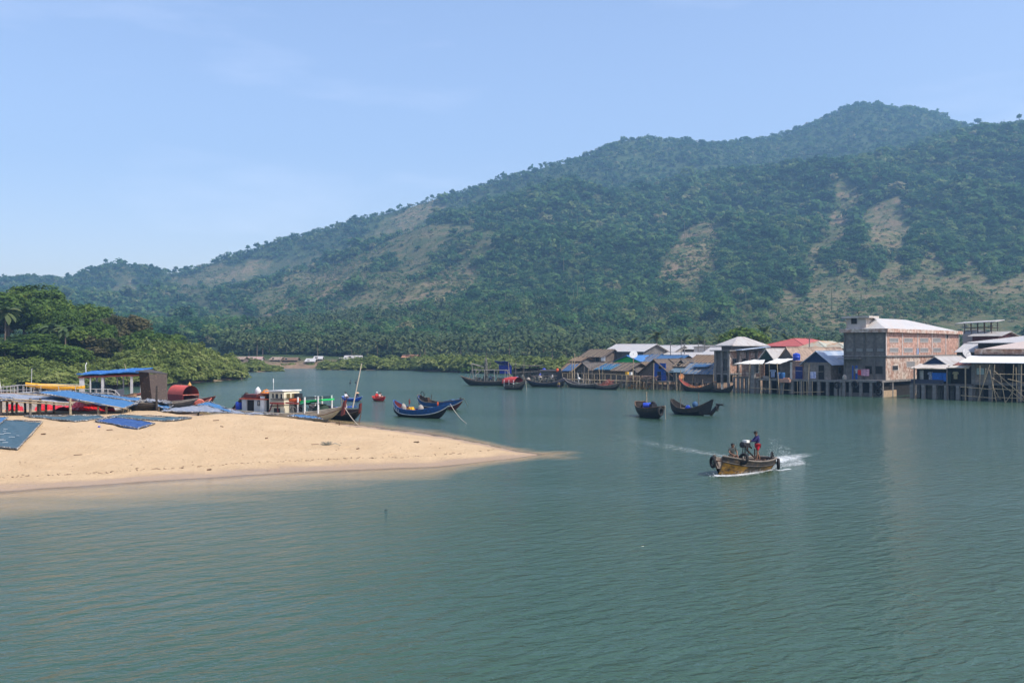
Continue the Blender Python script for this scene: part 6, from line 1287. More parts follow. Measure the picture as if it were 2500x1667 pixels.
for x,m_ in ((-2.2,YELP),(-2.9,ORNG),(-3.4,FLESHW),(.6,BLUPL)): MB().lathe((x,-.9,.75),[(0,0),(.2,.02),(.22,.4),(.12,.5),(0,.5)],10).build('jerry_can',m_,k1,True)
person('person in blue shirt sitting on the long dark boat with the blue tarpaulin',W(k1,(-.6,-.9,1.0)),k1.rotation_euler.z-R(160),pose(SIT),M('mid_blue_shirt',(.08,.14,.28),rough=.9),TEAL,fingers=False)
k2,hk2,Lk2=vboat('dark cluttered boat with a tall net frame and a black cabin at its stern',1376,180,1286,182,2.8,fb=.75,bow=.7,stern=.8,draft=.3,tw=.5,vb=.7,lower=BLACKP,upper=M('dull_navy_hull',(.03,.035,.06),rough=.7,var=.4),inner=WOODB,rail=WOODG)
MB().cloth((-Lk2*.46,-1.0,.9),(-Lk2*.26,-1.0,.9),(-Lk2*.26,-.8,2.9),(-Lk2*.40,-.8,3.2),8,8,.08,4,.5).build('cabin_cover',M('black_sheet',(.03,.032,.035),rough=.6,var=.3),k2)
mb=MB(); rw=random.Random(22)
for i in range(30): mb.box((rw.uniform(-Lk2*.25,Lk2*.35),rw.uniform(-.9,.9),.75+rw.uniform(0,.9)),(rw.uniform(.2,.8),rw.uniform(.2,.7),rw.uniform(.15,.6)),rw.uniform(0,3))
mb.build('deck_gear',NETD,k2)
mb=MB()
for x in (-Lk2*.2,Lk2*.1,Lk2*.35): mb.bar((x,-.7,.6),(x,-.7,2.0),.05); 
mb.bar((-Lk2*.3,-.7,2.0),(Lk2*.4,-.7,1.9),.06).build('rail_frame',WOODG,k2)
tag(MB().ball((0,0,0),(.28,.28,.36)).build('float',ORNG,None,True,loc=W(k2,(-Lk2*.30,-.9,3.0))),'orange float hung on the black cabin of the cluttered boat','float')
person('person in white shirt standing on the dark cluttered boat',W(k2,(-Lk2*.18,-.5,.8)),k2.rotation_euler.z-R(60),pose(STAND),FLESHW,TEAL,fingers=False,s=.95)
pw=VP(tv(1364,-6),-6,-.45); person('person with bare legs wading in the river beside the cluttered boat',pw,R(150),pose(STAND),M('ochre_top',(.30,.20,.08),rough=.9),TEAL,fingers=False,s=.95)
# the pier shelter and nets behind the two boats
o=empty('net_shelter',G(1255,196),.05,'tall dark pole shelter hung with nets and blue cloth behind the moored boats','shelter'); zr=ZP(893,196)
pp=MB(); rw=random.Random(33)
for x in (0,1.6,3.2,4.8,6.0):
    for y in (0,2.5): MB().bar((x,y,-2),(x+rw.uniform(-.1,.1),y,zr+rw.uniform(-.4,.3)),.07).build('post',WOODD,o)
MB().slab([(.2,-.3,zr-.25),(6.2,-.3,zr+.15),(6.2,2.8,zr+.1),(.2,2.8,zr-.3)],.15).build('roof',M('black_roofing',(.035,.037,.04),rough=.8,var=.4,scale=2),o)
MB().cloth((.3,1.2,.8),(6.0,1.2,.8),(6.0,1.6,zr-.6),(.3,1.6,zr-1.0),14,8,.2,3,.12).build('hung_nets',NETD,o); MB().span((.2,2.2,.2),(5.8,2.3,zr-.5)).build('back_screen',SHADEIN,o)
MB().bar((-.6,0,zr-1.4),(6.8,0,zr-1.0),.06).bar((-.6,0,.9),(6.8,0,1.0),.06).build('cross_rail',WOODG,o); MB().span((-.4,-.4,.35),(6.4,2.5,.55)).build('deck',WOODG,o)
MB().ball((5.9,-.3,zr-1.3),(.55,.4,.9)).ball((5.2,-.35,zr-2.0),(.4,.3,.5)).build('blue_cloth_bundle',VIOTARP,o,True)
o=empty('plank_shed',G(1322,191),.0,'low grey plank shed on the shore behind the cluttered boat','shed'); MB().span((0,0,-.5),(3.6,3,ZP(905,191))).build('wall',PLANKG,o); MB().slab([(-.3,-.3,ZP(905,191)),(3.9,-.3,ZP(905,191)),(3.9,3.3,ZP(903,191)),(-.3,3.3,ZP(903,191))],.12).build('roof',WOODD,o); window(o,.9,0,.5,.7,1.5,'f',SHADEIN,WOODD,DR)
for i,(px,py,d,lab,ln) in enumerate(((1189,882,188,'dark boat mast left of the blue tarpaulin shelter',.7),(1246,884,185,'crooked pale pole right of the blue tarpaulin',-.4),(1259,880,186,'tall mast beside the net shelter',0),(1278,881,176,'mast of the red canopied boat',.1),(1264,902,183,'leaning pale boom between the moored boats',-2.2),(1213,897,190,'thin pole at the tarpaulin corner of the long boat',.2))):
    tag(MB().bar(G(px,d,.5),G(px,d,0)+Vector((ln,0,ZP(py,d))),.06,6,.045).build('mast_pole',BAMBOO if i in (1,4) else WOODG,None,True),lab,'pole','poles and masts of the moored boats')
rope('stay rope running from the crooked pole to the tall mast',[G(1246,185,ZP(886,185)),G(1320,185,ZP(892,185))],.025,sag=.2)
bundle('fishing net heap hung on the dark mast left of the blue tarpaulin',G(1186,188,2.2),(.35,.3,2.0),NETD,11,name='net_bundle',cat='net')
for i in range(9):
    px=1248+i*14; bundle(['white sack among the gear behind the red canopied boat','blue drum shaped bundle on the moored boats','dark net heap on the moored boats beside the shelter','pale crate bundle below the net shelter','brown net heap on the shore by the plank shed','grey bundle near the bow of the cluttered boat','black net heap by the wading person','pale net heap under the orange hut','dark coil of rope by the orange hut'][i],G(px,184-.3*i,.7+.25*(i%3)),(.4,.35,.6),[FLESHW,BLUTARP,NETD,GREYCL,IRON,GREYCL,NETD,GREYCL,NETD][i],40+i,name='gear_bundle',cat='bundle')
k3,hk3,Lk3=vboat('small dark boat with a red arched canopy, bow to the right',1234,171,1281,167.5,2.2,fb=.75,bow=.85,stern=.35,draft=.3,tw=.6,vb=.5,lower=BLACKP,upper=RUSTW,inner=SHADEIN,rail=WOODG)
mb=MB(); nn=9
for side in (0,):
    ra=[[Vector((x,1.0*math.cos(math.pi*i/nn)*(1.0),1.0+.95*math.sin(math.pi*i/nn)+(.18 if abs(x)<1 else 0))) for i in range(nn+1)] for x in (-Lk3*.46,-Lk3*.2,Lk3*.08,Lk3*.2)]
    mb.loft(ra,cap=False,closed=False)
mb.build('canopy',M('red_canopy',(.50,.05,.045),rough=.8,var=.25,scale=3),k3)
for x in (-Lk3*.35,-Lk3*.1,Lk3*.14): MB().bar((x,-.95,.5),(x,-.95,1.6),.06).build('canopy_post',WHITEP,k3)
rope('rope from the bow of the red canopied boat to the water',[W(k3,hk3.rim(1.0)),G(1286,DW(952),-.1)],.03)
k4,hk4,Lk4=vboat('long grey boat with a white rail and wire hoops, beside the thatched houses',1460,172,1379,181,1.9,fb=.6,bow=1.0,stern=.3,draft=.3,tw=.4,vb=.6,lower=BLACKP,upper=RUSTW,inner=WOODG,rail=M('pale_rail',(.42,.38,.33),rough=.8,var=.3))
for x in (-Lk4*.2,0): MB().torus((x,0,1.0),(0,1,.15),.65,.04,18,6).build('wire_hoop',GREYCL,k4,True)
MB().ball((Lk4*.06,0,1.6),(.3,.25,.25)).bar((Lk4*.06,0,.6),(Lk4*.1,0,2.6),.05).build('pulley_mast',WHITEP,k4)
k5,hk5,Lk5=vboat('small brown boat heaped with poles, bow to the right, before the woodpile',1456,171,1513,168,1.9,fb=.6,bow=.65,stern=.4,draft=.3,tw=.5,vb=.6,lower=BLACKP,upper=RUSTW,inner=WOODB,rail=WOODG)
mb=MB(); rw=random.Random(44)
for i in range(16): mb.bar((rw.uniform(-Lk5*.35,0),rw.uniform(-.5,.5),.6),(rw.uniform(-.3,Lk5*.3),rw.uniform(-.5,.5),rw.uniform(.9,1.9)),.04,5)
mb.build('pole_load',SALMON,k5); MB().torus((-.3,.2,.9),(.4,1,.1),.5,.07,16,6).build('net_hoop',GREYCL,k5,True)
k6,hk6,Lk6=vboat('dark boat with a raised reddish prow under the woven house',1745,158,1660,164,2.0,fb=.6,bow=1.5,stern=1.1,draft=.3,tw=.35,vb=.6,lower=BLACKP,upper=WOODD,inner=SALMON,rail=WOODB)
mb=MB(); rw=random.Random(45)
for i in range(18): mb.box((rw.uniform(-Lk6*.1,Lk6*.25),rw.uniform(-.5,.5),.6+rw.uniform(0,.3)),(.3,.3,.25),rw.uniform(0,3))
mb.build('deck_gear',M('orange_gear',(.35,.18,.08),rough=.9,var=.5),k6)
k7,hk7,Lk7=vboat('low black skiff tucked under the columns of the concrete house',1738,159,1790,155.5,1.5,fb=.45,bow=.9,stern=.2,draft=.25,tw=.4,vb=.6,lower=BLACKP,upper=BLACKP,inner=WOODD,rail=WOODD)
MB().bar((-.3,.2,.3),(-.3,.2,1.3),.05).build('short_mast',WHITEP,k7)
# --- houses on the far mud flat
for i,(px,py0,py1,w_,lab,wm,rm,d) in enumerate(((620,877,872,34,'pale pinkish far house with a long roof beyond the second point',PLAST,M('pink_roof',(.33,.22,.19),rough=.8),362),(582,877,872,26,'grey brown far house roof beside the left mangroves',WOVEN,ROOFT,350),(706,878,874,36,'low thatched far house between the pink house and the white roof',WOVEN,THATCHO,362),(672,879,876,24,'tiny brown far hut next to the pinkish house',WOVEN,ROOFT,360),(757,881,875,20,'small far house with a bright white tilted roof',WOVEN,ZINCW,356),(776,876,872,18,'second white roofed far house behind the tilted white roof',WOVEN,ZINCW,366),(838,880,876,20,'far white roof half hidden by the mangroves',WOVEN,ZINCW,356),(862,875,870,40,'faint grey far roof among the palms',PLAST,ZINCG,368),(1000,871,868,34,'orange roofed far house among the palms left of the anchored boats',PLAST,M('orange_roof',(.42,.20,.11),rough=.8),362),(1262,866,861,34,'brownish far roof showing over the mangroves behind the moored boats',PLAST,ROOFT,350))):
    b=G(px-w_/2,d); L_=w_/F*d; z0=LZ1(b.x,b.y)-.6; o=empty('far_house',(b.x,b.y,0),random.uniform(-.15,.15),lab,'house','houses on the far shore'); ze=ZP(py0,d); zr=ZP(py1,d); ze=max(ze,z0+1.4)
    MB().span((0,0,z0),(L_,5,ze)).build('wall',wm,o); r_=MB().slab([(-.5,-.8,ze-.2),(L_+.5,-.8,ze-.2),(L_+.3,2.5,max(zr,ze+.8)),(-.3,2.5,max(zr,ze+.8))],.1); r_.slab([(-.3,2.5,max(zr,ze+.8)+.01),(L_+.3,2.5,max(zr,ze+.8)+.01),(L_+.5,5.8,ze-.2),(-.5,5.8,ze-.2)],.1); r_.build('roof',rm,o)
    window(o,L_*.3,0,z0+1.1,.9,.8,'f',GLASSD,PLAST)
# ------------------------------------------------------------------ the crowded beach at the left
NETG=M('greyish_net',(.30,.31,.33),rough=.9,var=.35,scale=7,col2=(.12,.17,.26),patch=.52,pscale=3)
NETS=M('blue_drying_net',(.035,.135,.30),rough=.85,var=.3,scale=5,col2=(.10,.20,.33),patch=.6,pscale=3)
NETT=M('teal_mesh_net',(.045,.10,.135),rough=.8,var=.3,scale=3,col2=(.10,.15,.18),patch=.58,pscale=2.2,wave=('Y',.9),wdark=.55)
NETK=M('deep_blue_net',(.02,.06,.20),rough=.9,var=.35,scale=6,col2=(.05,.12,.27),patch=.55,pscale=4)
FRINGE=M('net_edge_rope',(.09,.09,.095),rough=.95,var=.7,scale=16,col2=(.62,.60,.55),patch=.57,soft=.08,pscale=7)
def mat_net(label,c,mat,n=(10,6),sag=.04,fr=.042,legs=(),poles=True,grp='nets spread to dry on the beach',seed=1,pole_mat=None,side_poles=(),lie=False):
    """a net stretched on a pole frame between four corners (Vectors), with optional legs standing on the sand"""
    o=empty('drying_net',(0,0,0),0,label,'net',grp); c=[Vector(p) for p in c]
    nb_=MB().cloth(c[0],c[1],c[2],c[3],n[0]*(3 if lie else 1),n[1]*(3 if lie else 1),sag,seed,.025)
    if lie:
        k=len(nb_.v)//2; top=[(x,y,max(z,float(sand_z(x,y))+.05)) for x,y,z in nb_.v[:k]]; nb_.v=top+[(x,y,z-.025) for x,y,z in top]
    nb_.build('net',mat,o)
    rr_=random.Random(seed); mb=MB()
    for i in range(4):
        a,b=c[i],c[(i+1)%4]; k=14; pts=[a.lerp(b,j/k)+Vector((rr_.uniform(-.03,.03),rr_.uniform(-.03,.03),.03+rr_.uniform(-.03,.04))) for j in range(k+1)]; pts=[Vector((p.x,p.y,max(p.z,float(sand_z(p.x,p.y))+.06))) if lie else p for p in pts]; mb.tube(pts,fr,5)
    mb.build('edge_rope',FRINGE,o)
    for i in side_poles: MB().bar(c[i]+Vector((0,0,.03)),c[(i+1)%4]+(c[(i+1)%4]-c[i]).normalized()*.35+Vector((0,0,.03)),.04,7).build('frame_pole',pole_mat or BAMBOO,o)
    for p in legs:
        p=Vector(p); g=float(sand_z(p.x,p.y)); MB().bar((p.x,p.y,g-.3),(p.x,p.y,p.z),.09,7).build('leg',BAMBOO if rr_.random()>.4 else WOODG,o)
    return o
def PD(px,py,d): return P(px,py,d)
# nets lying on the sand (rows read off the slope; set on the sand surface)
def on_sand(pts,dz=.06): 
    out=[]
    for px,py in pts:
        d=60.0
        for _ in range(40): 
            z=SZ(px,d); d=d+.35*(F*(H-z-dz)/(py-YH)-d)
        q=G(px,d); q.z=float(sand_z(q.x,q.y))+dz; out.append(q)
    return out
mat_net('large dark teal mesh net with bamboo pole edge on the sand slope at far left',on_sand([(-60,1088),(43,1096),(104,1030),(-40,1024)],.10),NETT,(14,10),.03,legs=(),side_poles=(1,),seed=3,lie=True)
c=on_sand([(-60,1052),(0,1034),(20,1019),(-40,1019)],.16); mat_net('small blue mesh net overlapping the dark teal net at the left margin',c,NETS,(8,6),.03,seed=4,lie=True)
wh=MB(); rw=random.Random(8); a,b,cc,d_=on_sand([(0,1085),(30,1085),(60,1050),(0,1045)],.13)
for i in range(9):
    u,v=rw.random(),rw.random(); p=a.lerp(b,u).lerp(d_.lerp(cc,u),v); wh.box(p+Vector((0,0,.02)),(rw.uniform(.2,.7),.03,.02),rw.uniform(-.5,.2))
tag(wh.build('white_tape_strip',WHITEP),'white torn strips lying on the dark teal net','strip')
mat_net('long flat blue green net on the sand in front of the bamboo rack',on_sand([(58,1016),(185,1029),(258,1021),(240,1014)],.06),NETT,(14,5),.05,seed=5,lie=True)
mat_net('deep blue net pinned flat on the pale sand, the one nearest the bare crest',on_sand([(232,1028),(336,1047),(378,1034),(282,1019)],.06),NETK,(12,6),.04,seed=6,lie=True)
mat_net('narrow greenish net along the crest behind the deep blue one',on_sand([(262,1018),(405,1028),(468,1021),(300,1012.6)],.05),NETT,(14,4),.07,seed=7,lie=True)
# bamboo rack with greyish nets on top
Z1=ZP(968,81); o=empty('drying_rack',(0,0,0),0,'long bamboo drying rack with greyish nets on top at the left of the beach','rack'); 
A=P(-70,968,79.5); B=P(178,985,80.5); C=P(150,967,85.5); D=P(-70,958,85.5)
MB().cloth(A,B,C,D,16,7,.09,12,.05).build('net',NETG,o)
for p,q in ((A,B),(D,C),(A+Vector((0,0,-.18)),B+Vector((0,0,-.1)))): MB().tube([p.lerp(q,i/6)+Vector((0,0,random.uniform(-.04,.04))) for i in range(7)],.055,7).build('side_pole',BAMBOO,o)
for px,d,mt in ((3,80,WOODG),(18,80,WOODD),(30,83,WOODG),(40,83.5,BAMBOO),(62,84,WOODD),(74,80.3,WOODG),(93,83,BAMBOO),(97,80.3,WOODD),(112,85,BAMBOO),(131,84,WOODG),(172,80.5,BAMBOO),(-25,80,WOODG),(-50,82,BAMBOO)):
    g=PS(px,d,-.3); MB().bar(g,(g.x+random.uniform(-.05,.05),g.y,ZP(972,d)),.10,8).build('leg',mt,o)
bl=P(-60,975,79.3); mat_net('faded blue net hanging over the front of the grey rack',[P(-60,980,79.2),P(30,977,79.3),P(34,971,81),P(-60,970,81)],NETS,(8,4),.05,seed=13)
# big tilted blue nets
mat_net('largest sloping blue net propped high at its left end on a bamboo pole',[P(80,957,81),P(300,997,83),P(338,984,88),P(170,954,89)],NETS,(22,8),.06,.05,legs=(P(172,985,82.2),P(240,992,83.2),P(260,991,83.6)),side_poles=(0,),seed=14)
mat_net('second sloping blue net behind the largest one, reaching farther right',[P(165,957,89.5),P(338,981,88.5),P(345,972,94),P(205,959,95)],NETS,(16,6),.06,.05,legs=(P(300,982,89),),seed=15)
mat_net('short blue net tilted the other way where the sloping nets meet',[P(282,993,85.5),P(315,991,85.8),P(352,977,91),P(318,979,91)],NETS,(8,6),.05,.05,legs=(P(300,997,85.6),P(312,996,85.8),P(318,1000,86.2)),seed=16)
for i,(cs,mt,lab) in enumerate((
  ([(352,978,93),(420,985,93),(414,979,98),(360,974,98)],NETG,'frayed greyish net beside the dark post'),
  ([(382,992,91),(412,999,91),(424,988,95),(390,984,95)],NETS,'small bright blue net between the planks'),
  ([(395,1004,89.5),(560,1008,91),(505,990,97),(430,990,97)],NETG,'wide whitish grey net spread over the planked hull'),
  ([(478,989,97),(572,1009,94),(560,1000,99),(512,980,101)],NETS,'pointed blue net sloping toward the water beside the white boat'),
  ([(500,1006,92),(600,1011,93),(585,1003,98),(540,996,99)],NETG,'grey net at the water edge by the stern of the white boat'),
  ([(560,1011.5,91),(680,1012.5,91),(640,1008,96),(570,1007,96)],NETG,'thin strip of net along the crest below the white boat'),
  ([(700,1016,90),(790,1024,89),(770,1016,93),(720,1012,93)],NETS,'blue net by the hull of the white boat near its bow'))):
    mat_net(lab,[P(*q) for q in cs],mt,(12,6),.08,.04,legs=() if i in (4,5,6) else (P(cs[0][0]+6,cs[0][1],cs[0][2]+.2),P(cs[1][0]-6,cs[1][1],cs[1][2]+.2)),seed=20+i)
o=empty('post',PS(382,91),0,'dark wooden post standing among the nets by the patterned curtain','post'); MB().bar((0,0,-.4),(.03,0,2.3),.12,8,.09).build('shaft',WOODD,o)
# red tarpaulin crumpled under the racks
a=[PS(80,86.5,.05),PS(282,87.5,.05),PS(276,93,.55),PS(95,94,.55)]
mb=MB().cloth(a[0],a[1],a[2],a[3],40,12,.34,41,.06); tag(mb.build('red_tarpaulin',M('red_tarpaulin',(.55,.012,.012),rough=.55,var=.2,scale=3,spec=.4)),'bright red tarpaulin crumpled on the sand beneath the blue nets','tarpaulin')
a=[PS(12,87,.05),PS(58,87,.05),PS(52,91,.5),PS(22,91,.5)]; mb=MB().cloth(a[0],a[1],a[2],a[3],12,6,.22,42,.06); tag(mb.build('red_tarpaulin',M('red_tarpaulin',(.5,.02,.02))),'small red tarpaulin heap under the left end of the grey rack','tarpaulin')
# beached hulls under the nets
m_,rz_,L_=between(330,97,180,99); o=empty('beached_boat',(m_.x,m_.y,1.35),rz_,'tan wooden hull resting on the sand under the sloping blue nets','boat'); h=Hull(o,L_,1.7,fb=.75,bow=.5,stern=.5,draft=.1,tw=.3,vb=.6,lower=M('tan_hull',(.40,.27,.15),rough=.8,var=.3,scale=4,stretch=(.5,3,3)),upper=M('tan_hull_upper',(.30,.18,.10),rough=.8,var=.3,scale=4),inner=REDP,rail=WOODB)
m_,rz_,L_=between(318,92.5,478,97); o=empty('beached_boat',(m_.x,m_.y,1.15),rz_,'dark low hull with planks across it, beached left of the white boat','boat'); h=Hull(o,L_,2.0,fb=.62,bow=.35,stern=.25,draft=.1,tw=.5,vb=.6,lower=BLACKP,upper=WOODD,inner=WOODG,rail=WOODG)
for k in range(7): MB().box((-L_*.35+k*.75,-.2,.78+.03*(k%2)),(1.9,.24,.05),rz=.15*(k%3)-.1).build('plank',WOODG,o)
m_,rz_,L_=between(412,101,512,104); o=empty('work_boat',(m_.x,m_.y,.45),rz_,'boat with faded orange red boards raised between the red hooped boat and the nets','boat'); h=Hull(o,L_,1.7,fb=.5,bow=.8,stern=.2,draft=.2,tw=.5,vb=.6,lower=WOODD,upper=SALMON,inner=WOODB,rail=SALMON)
for k in range(3): MB().box((-L_*.2+k*.25,-.5+.3*k,.85+.1*k),(2.6,.25,.06),rz=.12,ry=-.1).build('board',SALMON,o)
for k in range(5): MB().bar((-L_*.4+k*.3,-.6,.2),(-L_*.4+k*.3,-.6,.8),.05).build('frame_rib',REDB if k%2 else SALMON,o)
MB().lathe((L_*.22,-.2,.8),[(0,-.2),(.5,-.2),(.55,0),(.5,.2),(0,.2)],14,(.2,1,.3)).build('float_wheel',SALMON,o,True)
# red boat with a hooped cabin
m_,rz_,L_=between(385,119,520,110); o=empty('cabin_boat',(m_.x,m_.y,0),rz_,'dark red boat with a rounded red hoop cabin open toward its bow','boat'); h=Hull(o,L_,2.3,fb=.95,bow=.75,stern=.35,draft=.3,tw=.6,vb=.55,lower=REDP,upper=REDP,inner=WOODD,rail=REDP)
def hoop(x0,x1,r0,z0,wall_h,n=10):
    return [[Vector((x,r0*math.cos(math.pi*i/n),z0+wall_h+r0*1.05*math.sin(math.pi*i/n))) for i in range(n+1)] for x in (x0,x1)]
cx0,cx1=-L_*.16,L_*.12
mb=MB().loft(hoop(cx0,cx1,1.0,.85,.85),cap=False,closed=False); mb.loft([[v*.97+Vector((0,0,.03)) for v in r_] for r_ in hoop(cx0,cx1,1.0,.85,.85)],cap=False,closed=False); mb.build('hoop_roof',M('coral_red_paint',(.58,.09,.06),rough=.55,var=.12,scale=2),o,True)
MB().span((cx0,-1.0,.75),(cx1,-.95,1.72)).span((cx0,.95,.75),(cx1,1.0,1.72)).build('cabin_wall' if False else 'cabin_side',M('deep_red_paint',(.20,.02,.025),rough=.6,var=.2),o)
MB().add(hoop(cx0,cx0+.02,1.0,.85,.85)[0]+[Vector((cx0,-1,.75)),Vector((cx0,1,.75))],[tuple(range(13))]).build('cabin_back',M('deep_red_paint',(.2,.02,.025)),o)
MB().box((cx1,0,1.7),(.06,2.0,.1)).build('cross_beam',SALMON,o); MB().span((cx0+.6,-.8,.7),(cx1-.1,.8,.9)).build('cabin_floor',WOODD,o)
MB().ball((L_*.26,-.3,1.15),(.35,.3,.2)).build('orange_bag',ORNG,o,True); MB().ball((L_*.32,.2,1.15),(.35,.3,.25)).build('black_bag',DARKM,o,True)
MB().lathe((cx1-.3,0,2.75),[(.22,0),(.16,.2),(.05,.32),(.0,.5)],10).build('roof_ornament',M('ochre_ornament',(.55,.36,.08),rough=.6,col2=(.5,.1,.06),patch=.55,pscale=5),o,True)
rope('thin rope from the hooped cabin to the bow of the dark red boat',[W(o,(cx1,0,1.75)),W(o,(L_*.47,0,1.5))],.02,sag=.1)
# passenger boat with the blue canopy
m_=G(130,108); o=empty('passenger_boat',(G(75,108).x+2.0,108,0),R(2),'large passenger boat with white railings and a blue canopy over its cabin','boat'); fb_=o
xs=lambda px: (px-CX)/F*108-o.location.x
zz=lambda py: ZP(py,108)
x0,x1=xs(-160),xs(349); Lp=x1-x0
ho=empty('hull_group',(0,0,0)) if False else None
hb=MB()
rings=[]
for i in range(25):
    t=i/24; x=x0+Lp*t; u=max(0,(t-.72)/.28); b=2.0*(1-u**2.2*.85); s_=zz(975)+.62*u**1.6; rings.append([Vector((x+.0,-b,s_)),Vector((x,-b*.8,.2+.8*u**3)),Vector((x,0,-.3+.9*u**3)),Vector((x,b*.8,.2+.8*u**3)),Vector((x,b,s_))])
hb.loft(rings,cap=False,closed=False); hb.add(rings[-1],[(0,1,2,3,4)]); hb.add(rings[0],[(0,1,2,3,4)]); hb.add([r_[0] for r_ in rings]+[r_[4] for r_ in rings][::-1],[tuple(range(50))]); hb.build('hull',WHITEP,o)
wl=MB()
for sgn in (0,4): wl.tube([r_[sgn]+Vector((0,0,.02)) for r_ in rings],.13,6)
wl.build('rubbing_strake',M('dark_red_strake',(.16,.035,.03),rough=.6,var=.25),o)
MB().span((xs(-60),-1.9,zz(975)),(xs(75),1.9,zz(960))).build('fore_coaming',M('maroon_side',(.13,.025,.03),rough=.6,var=.25),o)
# cabin: posts, seats, canopy
ca,cb=xs(210),xs(338); rz0,rz1=zz(918),zz(913)
MB().slab([(ca-.2,-1.9,rz0),(cb+.7,-1.9,rz1),(cb+.7,1.9,rz1+.25),(ca-.2,1.9,rz0+.25)],.16).build('canopy_frame',M('maroon_trim',(.14,.03,.028),rough=.6,var=.2),o)
MB().cloth((ca-.3,-2.0,rz0+.26),(cb+.8,-2.0,rz1+.30),(cb+.8,2.0,rz1+.65),(ca-.3,2.0,rz0+.5),18,6,.07,17,.1).build('canopy',M('canopy_blue',(.015,.11,.36),rough=.55,var=.25,scale=3,col2=(.08,.28,.55),patch=.6,pscale=2.5),o)
for i,(px,y,wd) in enumerate(((214,-1.7,.5),(222,1.5,.22),(234,-1.7,.1),(240,1.5,.16),(248,-.2,.1),(263,-1.7,.22),(272,1.5,.1),(287,1.5,.1),(332,-1.7,.24),(330,1.5,.14))):
    MB().span((xs(px)-wd/2,y-.07,zz(975)),(xs(px)+wd/2,y+.07,rz0+.02)).build('canopy_post',M('grey_white_post',(.50,.51,.52),rough=.6,var=.12),o)
MB().span((xs(219),-.2,zz(972)),(xs(236),.6,zz(932))).build('wheel_cabin',M('dark_green_cabin',(.02,.07,.08),rough=.5),o)
for k in range(4): MB().span((xs(240+k*16),-1.2,zz(970)),(xs(246+k*16),1.2,zz(966)-.0)).span((xs(240+k*16),-1.2,zz(966)),(xs(241.5+k*16),1.2,zz(950))).build('seat_bench',GALV,o)
MB().lathe((xs(277),.3,zz(950)),[(0,-.2),(.45,-.18),(.5,0),(.45,.18),(0,.2)],12,(1,0,0)).build('engine_box',DARKM,o)
# railings
rl=lambda pts,r_=.035: MB().tube(pts,r_,6).build('railing',GALV,o,True)
for y in (-1.85,1.85):
    rl([(xs(-60),y,zz(945)),(xs(0),y,zz(946)),(xs(40),y,zz(941)),(xs(64),y,zz(938)),(xs(210),y,zz(941))]); rl([(xs(-60),y,zz(955)),(xs(20),y,zz(953)),(xs(60),y,zz(952))])
    for px in (-40,-10,14,24,38,47,56,64,78,118,160,200): MB().bar((xs(px),y,zz(972)),(xs(px),y,zz(941)),.03).build('railing_post',GALV,o)
rl([(xs(205),-1.9,zz(948)),(xs(280),-1.9,zz(948)),(xs(295),-1.9,zz(952)),(xs(306),-1.9,zz(964))]); rl([(xs(205),-1.9,zz(957)),(xs(270),-1.9,zz(957)),(xs(288),-1.9,zz(958)),(xs(298),-1.9,zz(966))])
for px in (210,222,236,250,264,277): MB().bar((xs(px),-1.9,zz(968)),(xs(px),-1.9,zz(948)),.03).build('railing_post',GALV,o)
MB().bar((xs(24),-1.6,zz(970)),(xs(14),-1.6,zz(904)),.05,6,.03).build('flag_pole',WHITEP,o); MB().bar((xs(65),1.2,zz(960)),(xs(66.5),1.2,zz(900)),.04,6).build('pole',GALV,o)
MB().tube([(xs(213),-.5,rz0+.4),(xs(212),-.5,zz(892)),(xs(214),-.4,zz(885))],.04,6).build('antenna',WHITEP,o)
MB().bar((xs(307),1.0,zz(955)),(xs(294),1.0,zz(888)),.035,6).build('thin_pole',BAMBOO,o)
MB().span((xs(55),-1.2,zz(975)),(xs(212),1.2,zz(957))).build('fore_cabin',M('grey_cabin_top',(.3,.3,.3),rough=.8),o)
# kayak on the foredeck cabin
ka,kb=P(62,943,107),P(207,951,106.4); o=empty('kayak',(ka+kb)/2+Vector((0,0,.14)),math.atan2((kb-ka).y,(kb-ka).x),'long bright yellow kayak laid along the passenger boat foredeck','kayak',tilt=(0,R(2.6))); Lk=(kb-ka).length
rk=[]
for i in range(21):
    t=i/20; u=abs(t*2-1); w_=.42*max(.06,(1-u**2.3)); hgt=.50*(1-.25*u); lift=.10*u**3; x=-Lk/2+Lk*t
    rk.append([Vector((x,w_*math.cos(a),lift+hgt*.5*math.sin(a)*(1.1 if math.sin(a)>0 else 1.2))) for a in [2*math.pi*k/12 for k in range(12)]])
MB().loft(rk).build('hull',YELP,o,True)
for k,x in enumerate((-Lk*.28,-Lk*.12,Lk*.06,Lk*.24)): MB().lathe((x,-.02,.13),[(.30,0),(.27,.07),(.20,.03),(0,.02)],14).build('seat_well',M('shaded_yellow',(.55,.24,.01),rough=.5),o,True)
MB().ball((Lk*.44,0,.16),(.18,.12,.05)).build('hatch_cover',DARKM,o,True)
MB().box((-Lk*.32,0,-.28),(.1,1.2,.3)).box((Lk*.3,0,-.28),(.1,1.2,.3)).build('cradle',WOODG,o)
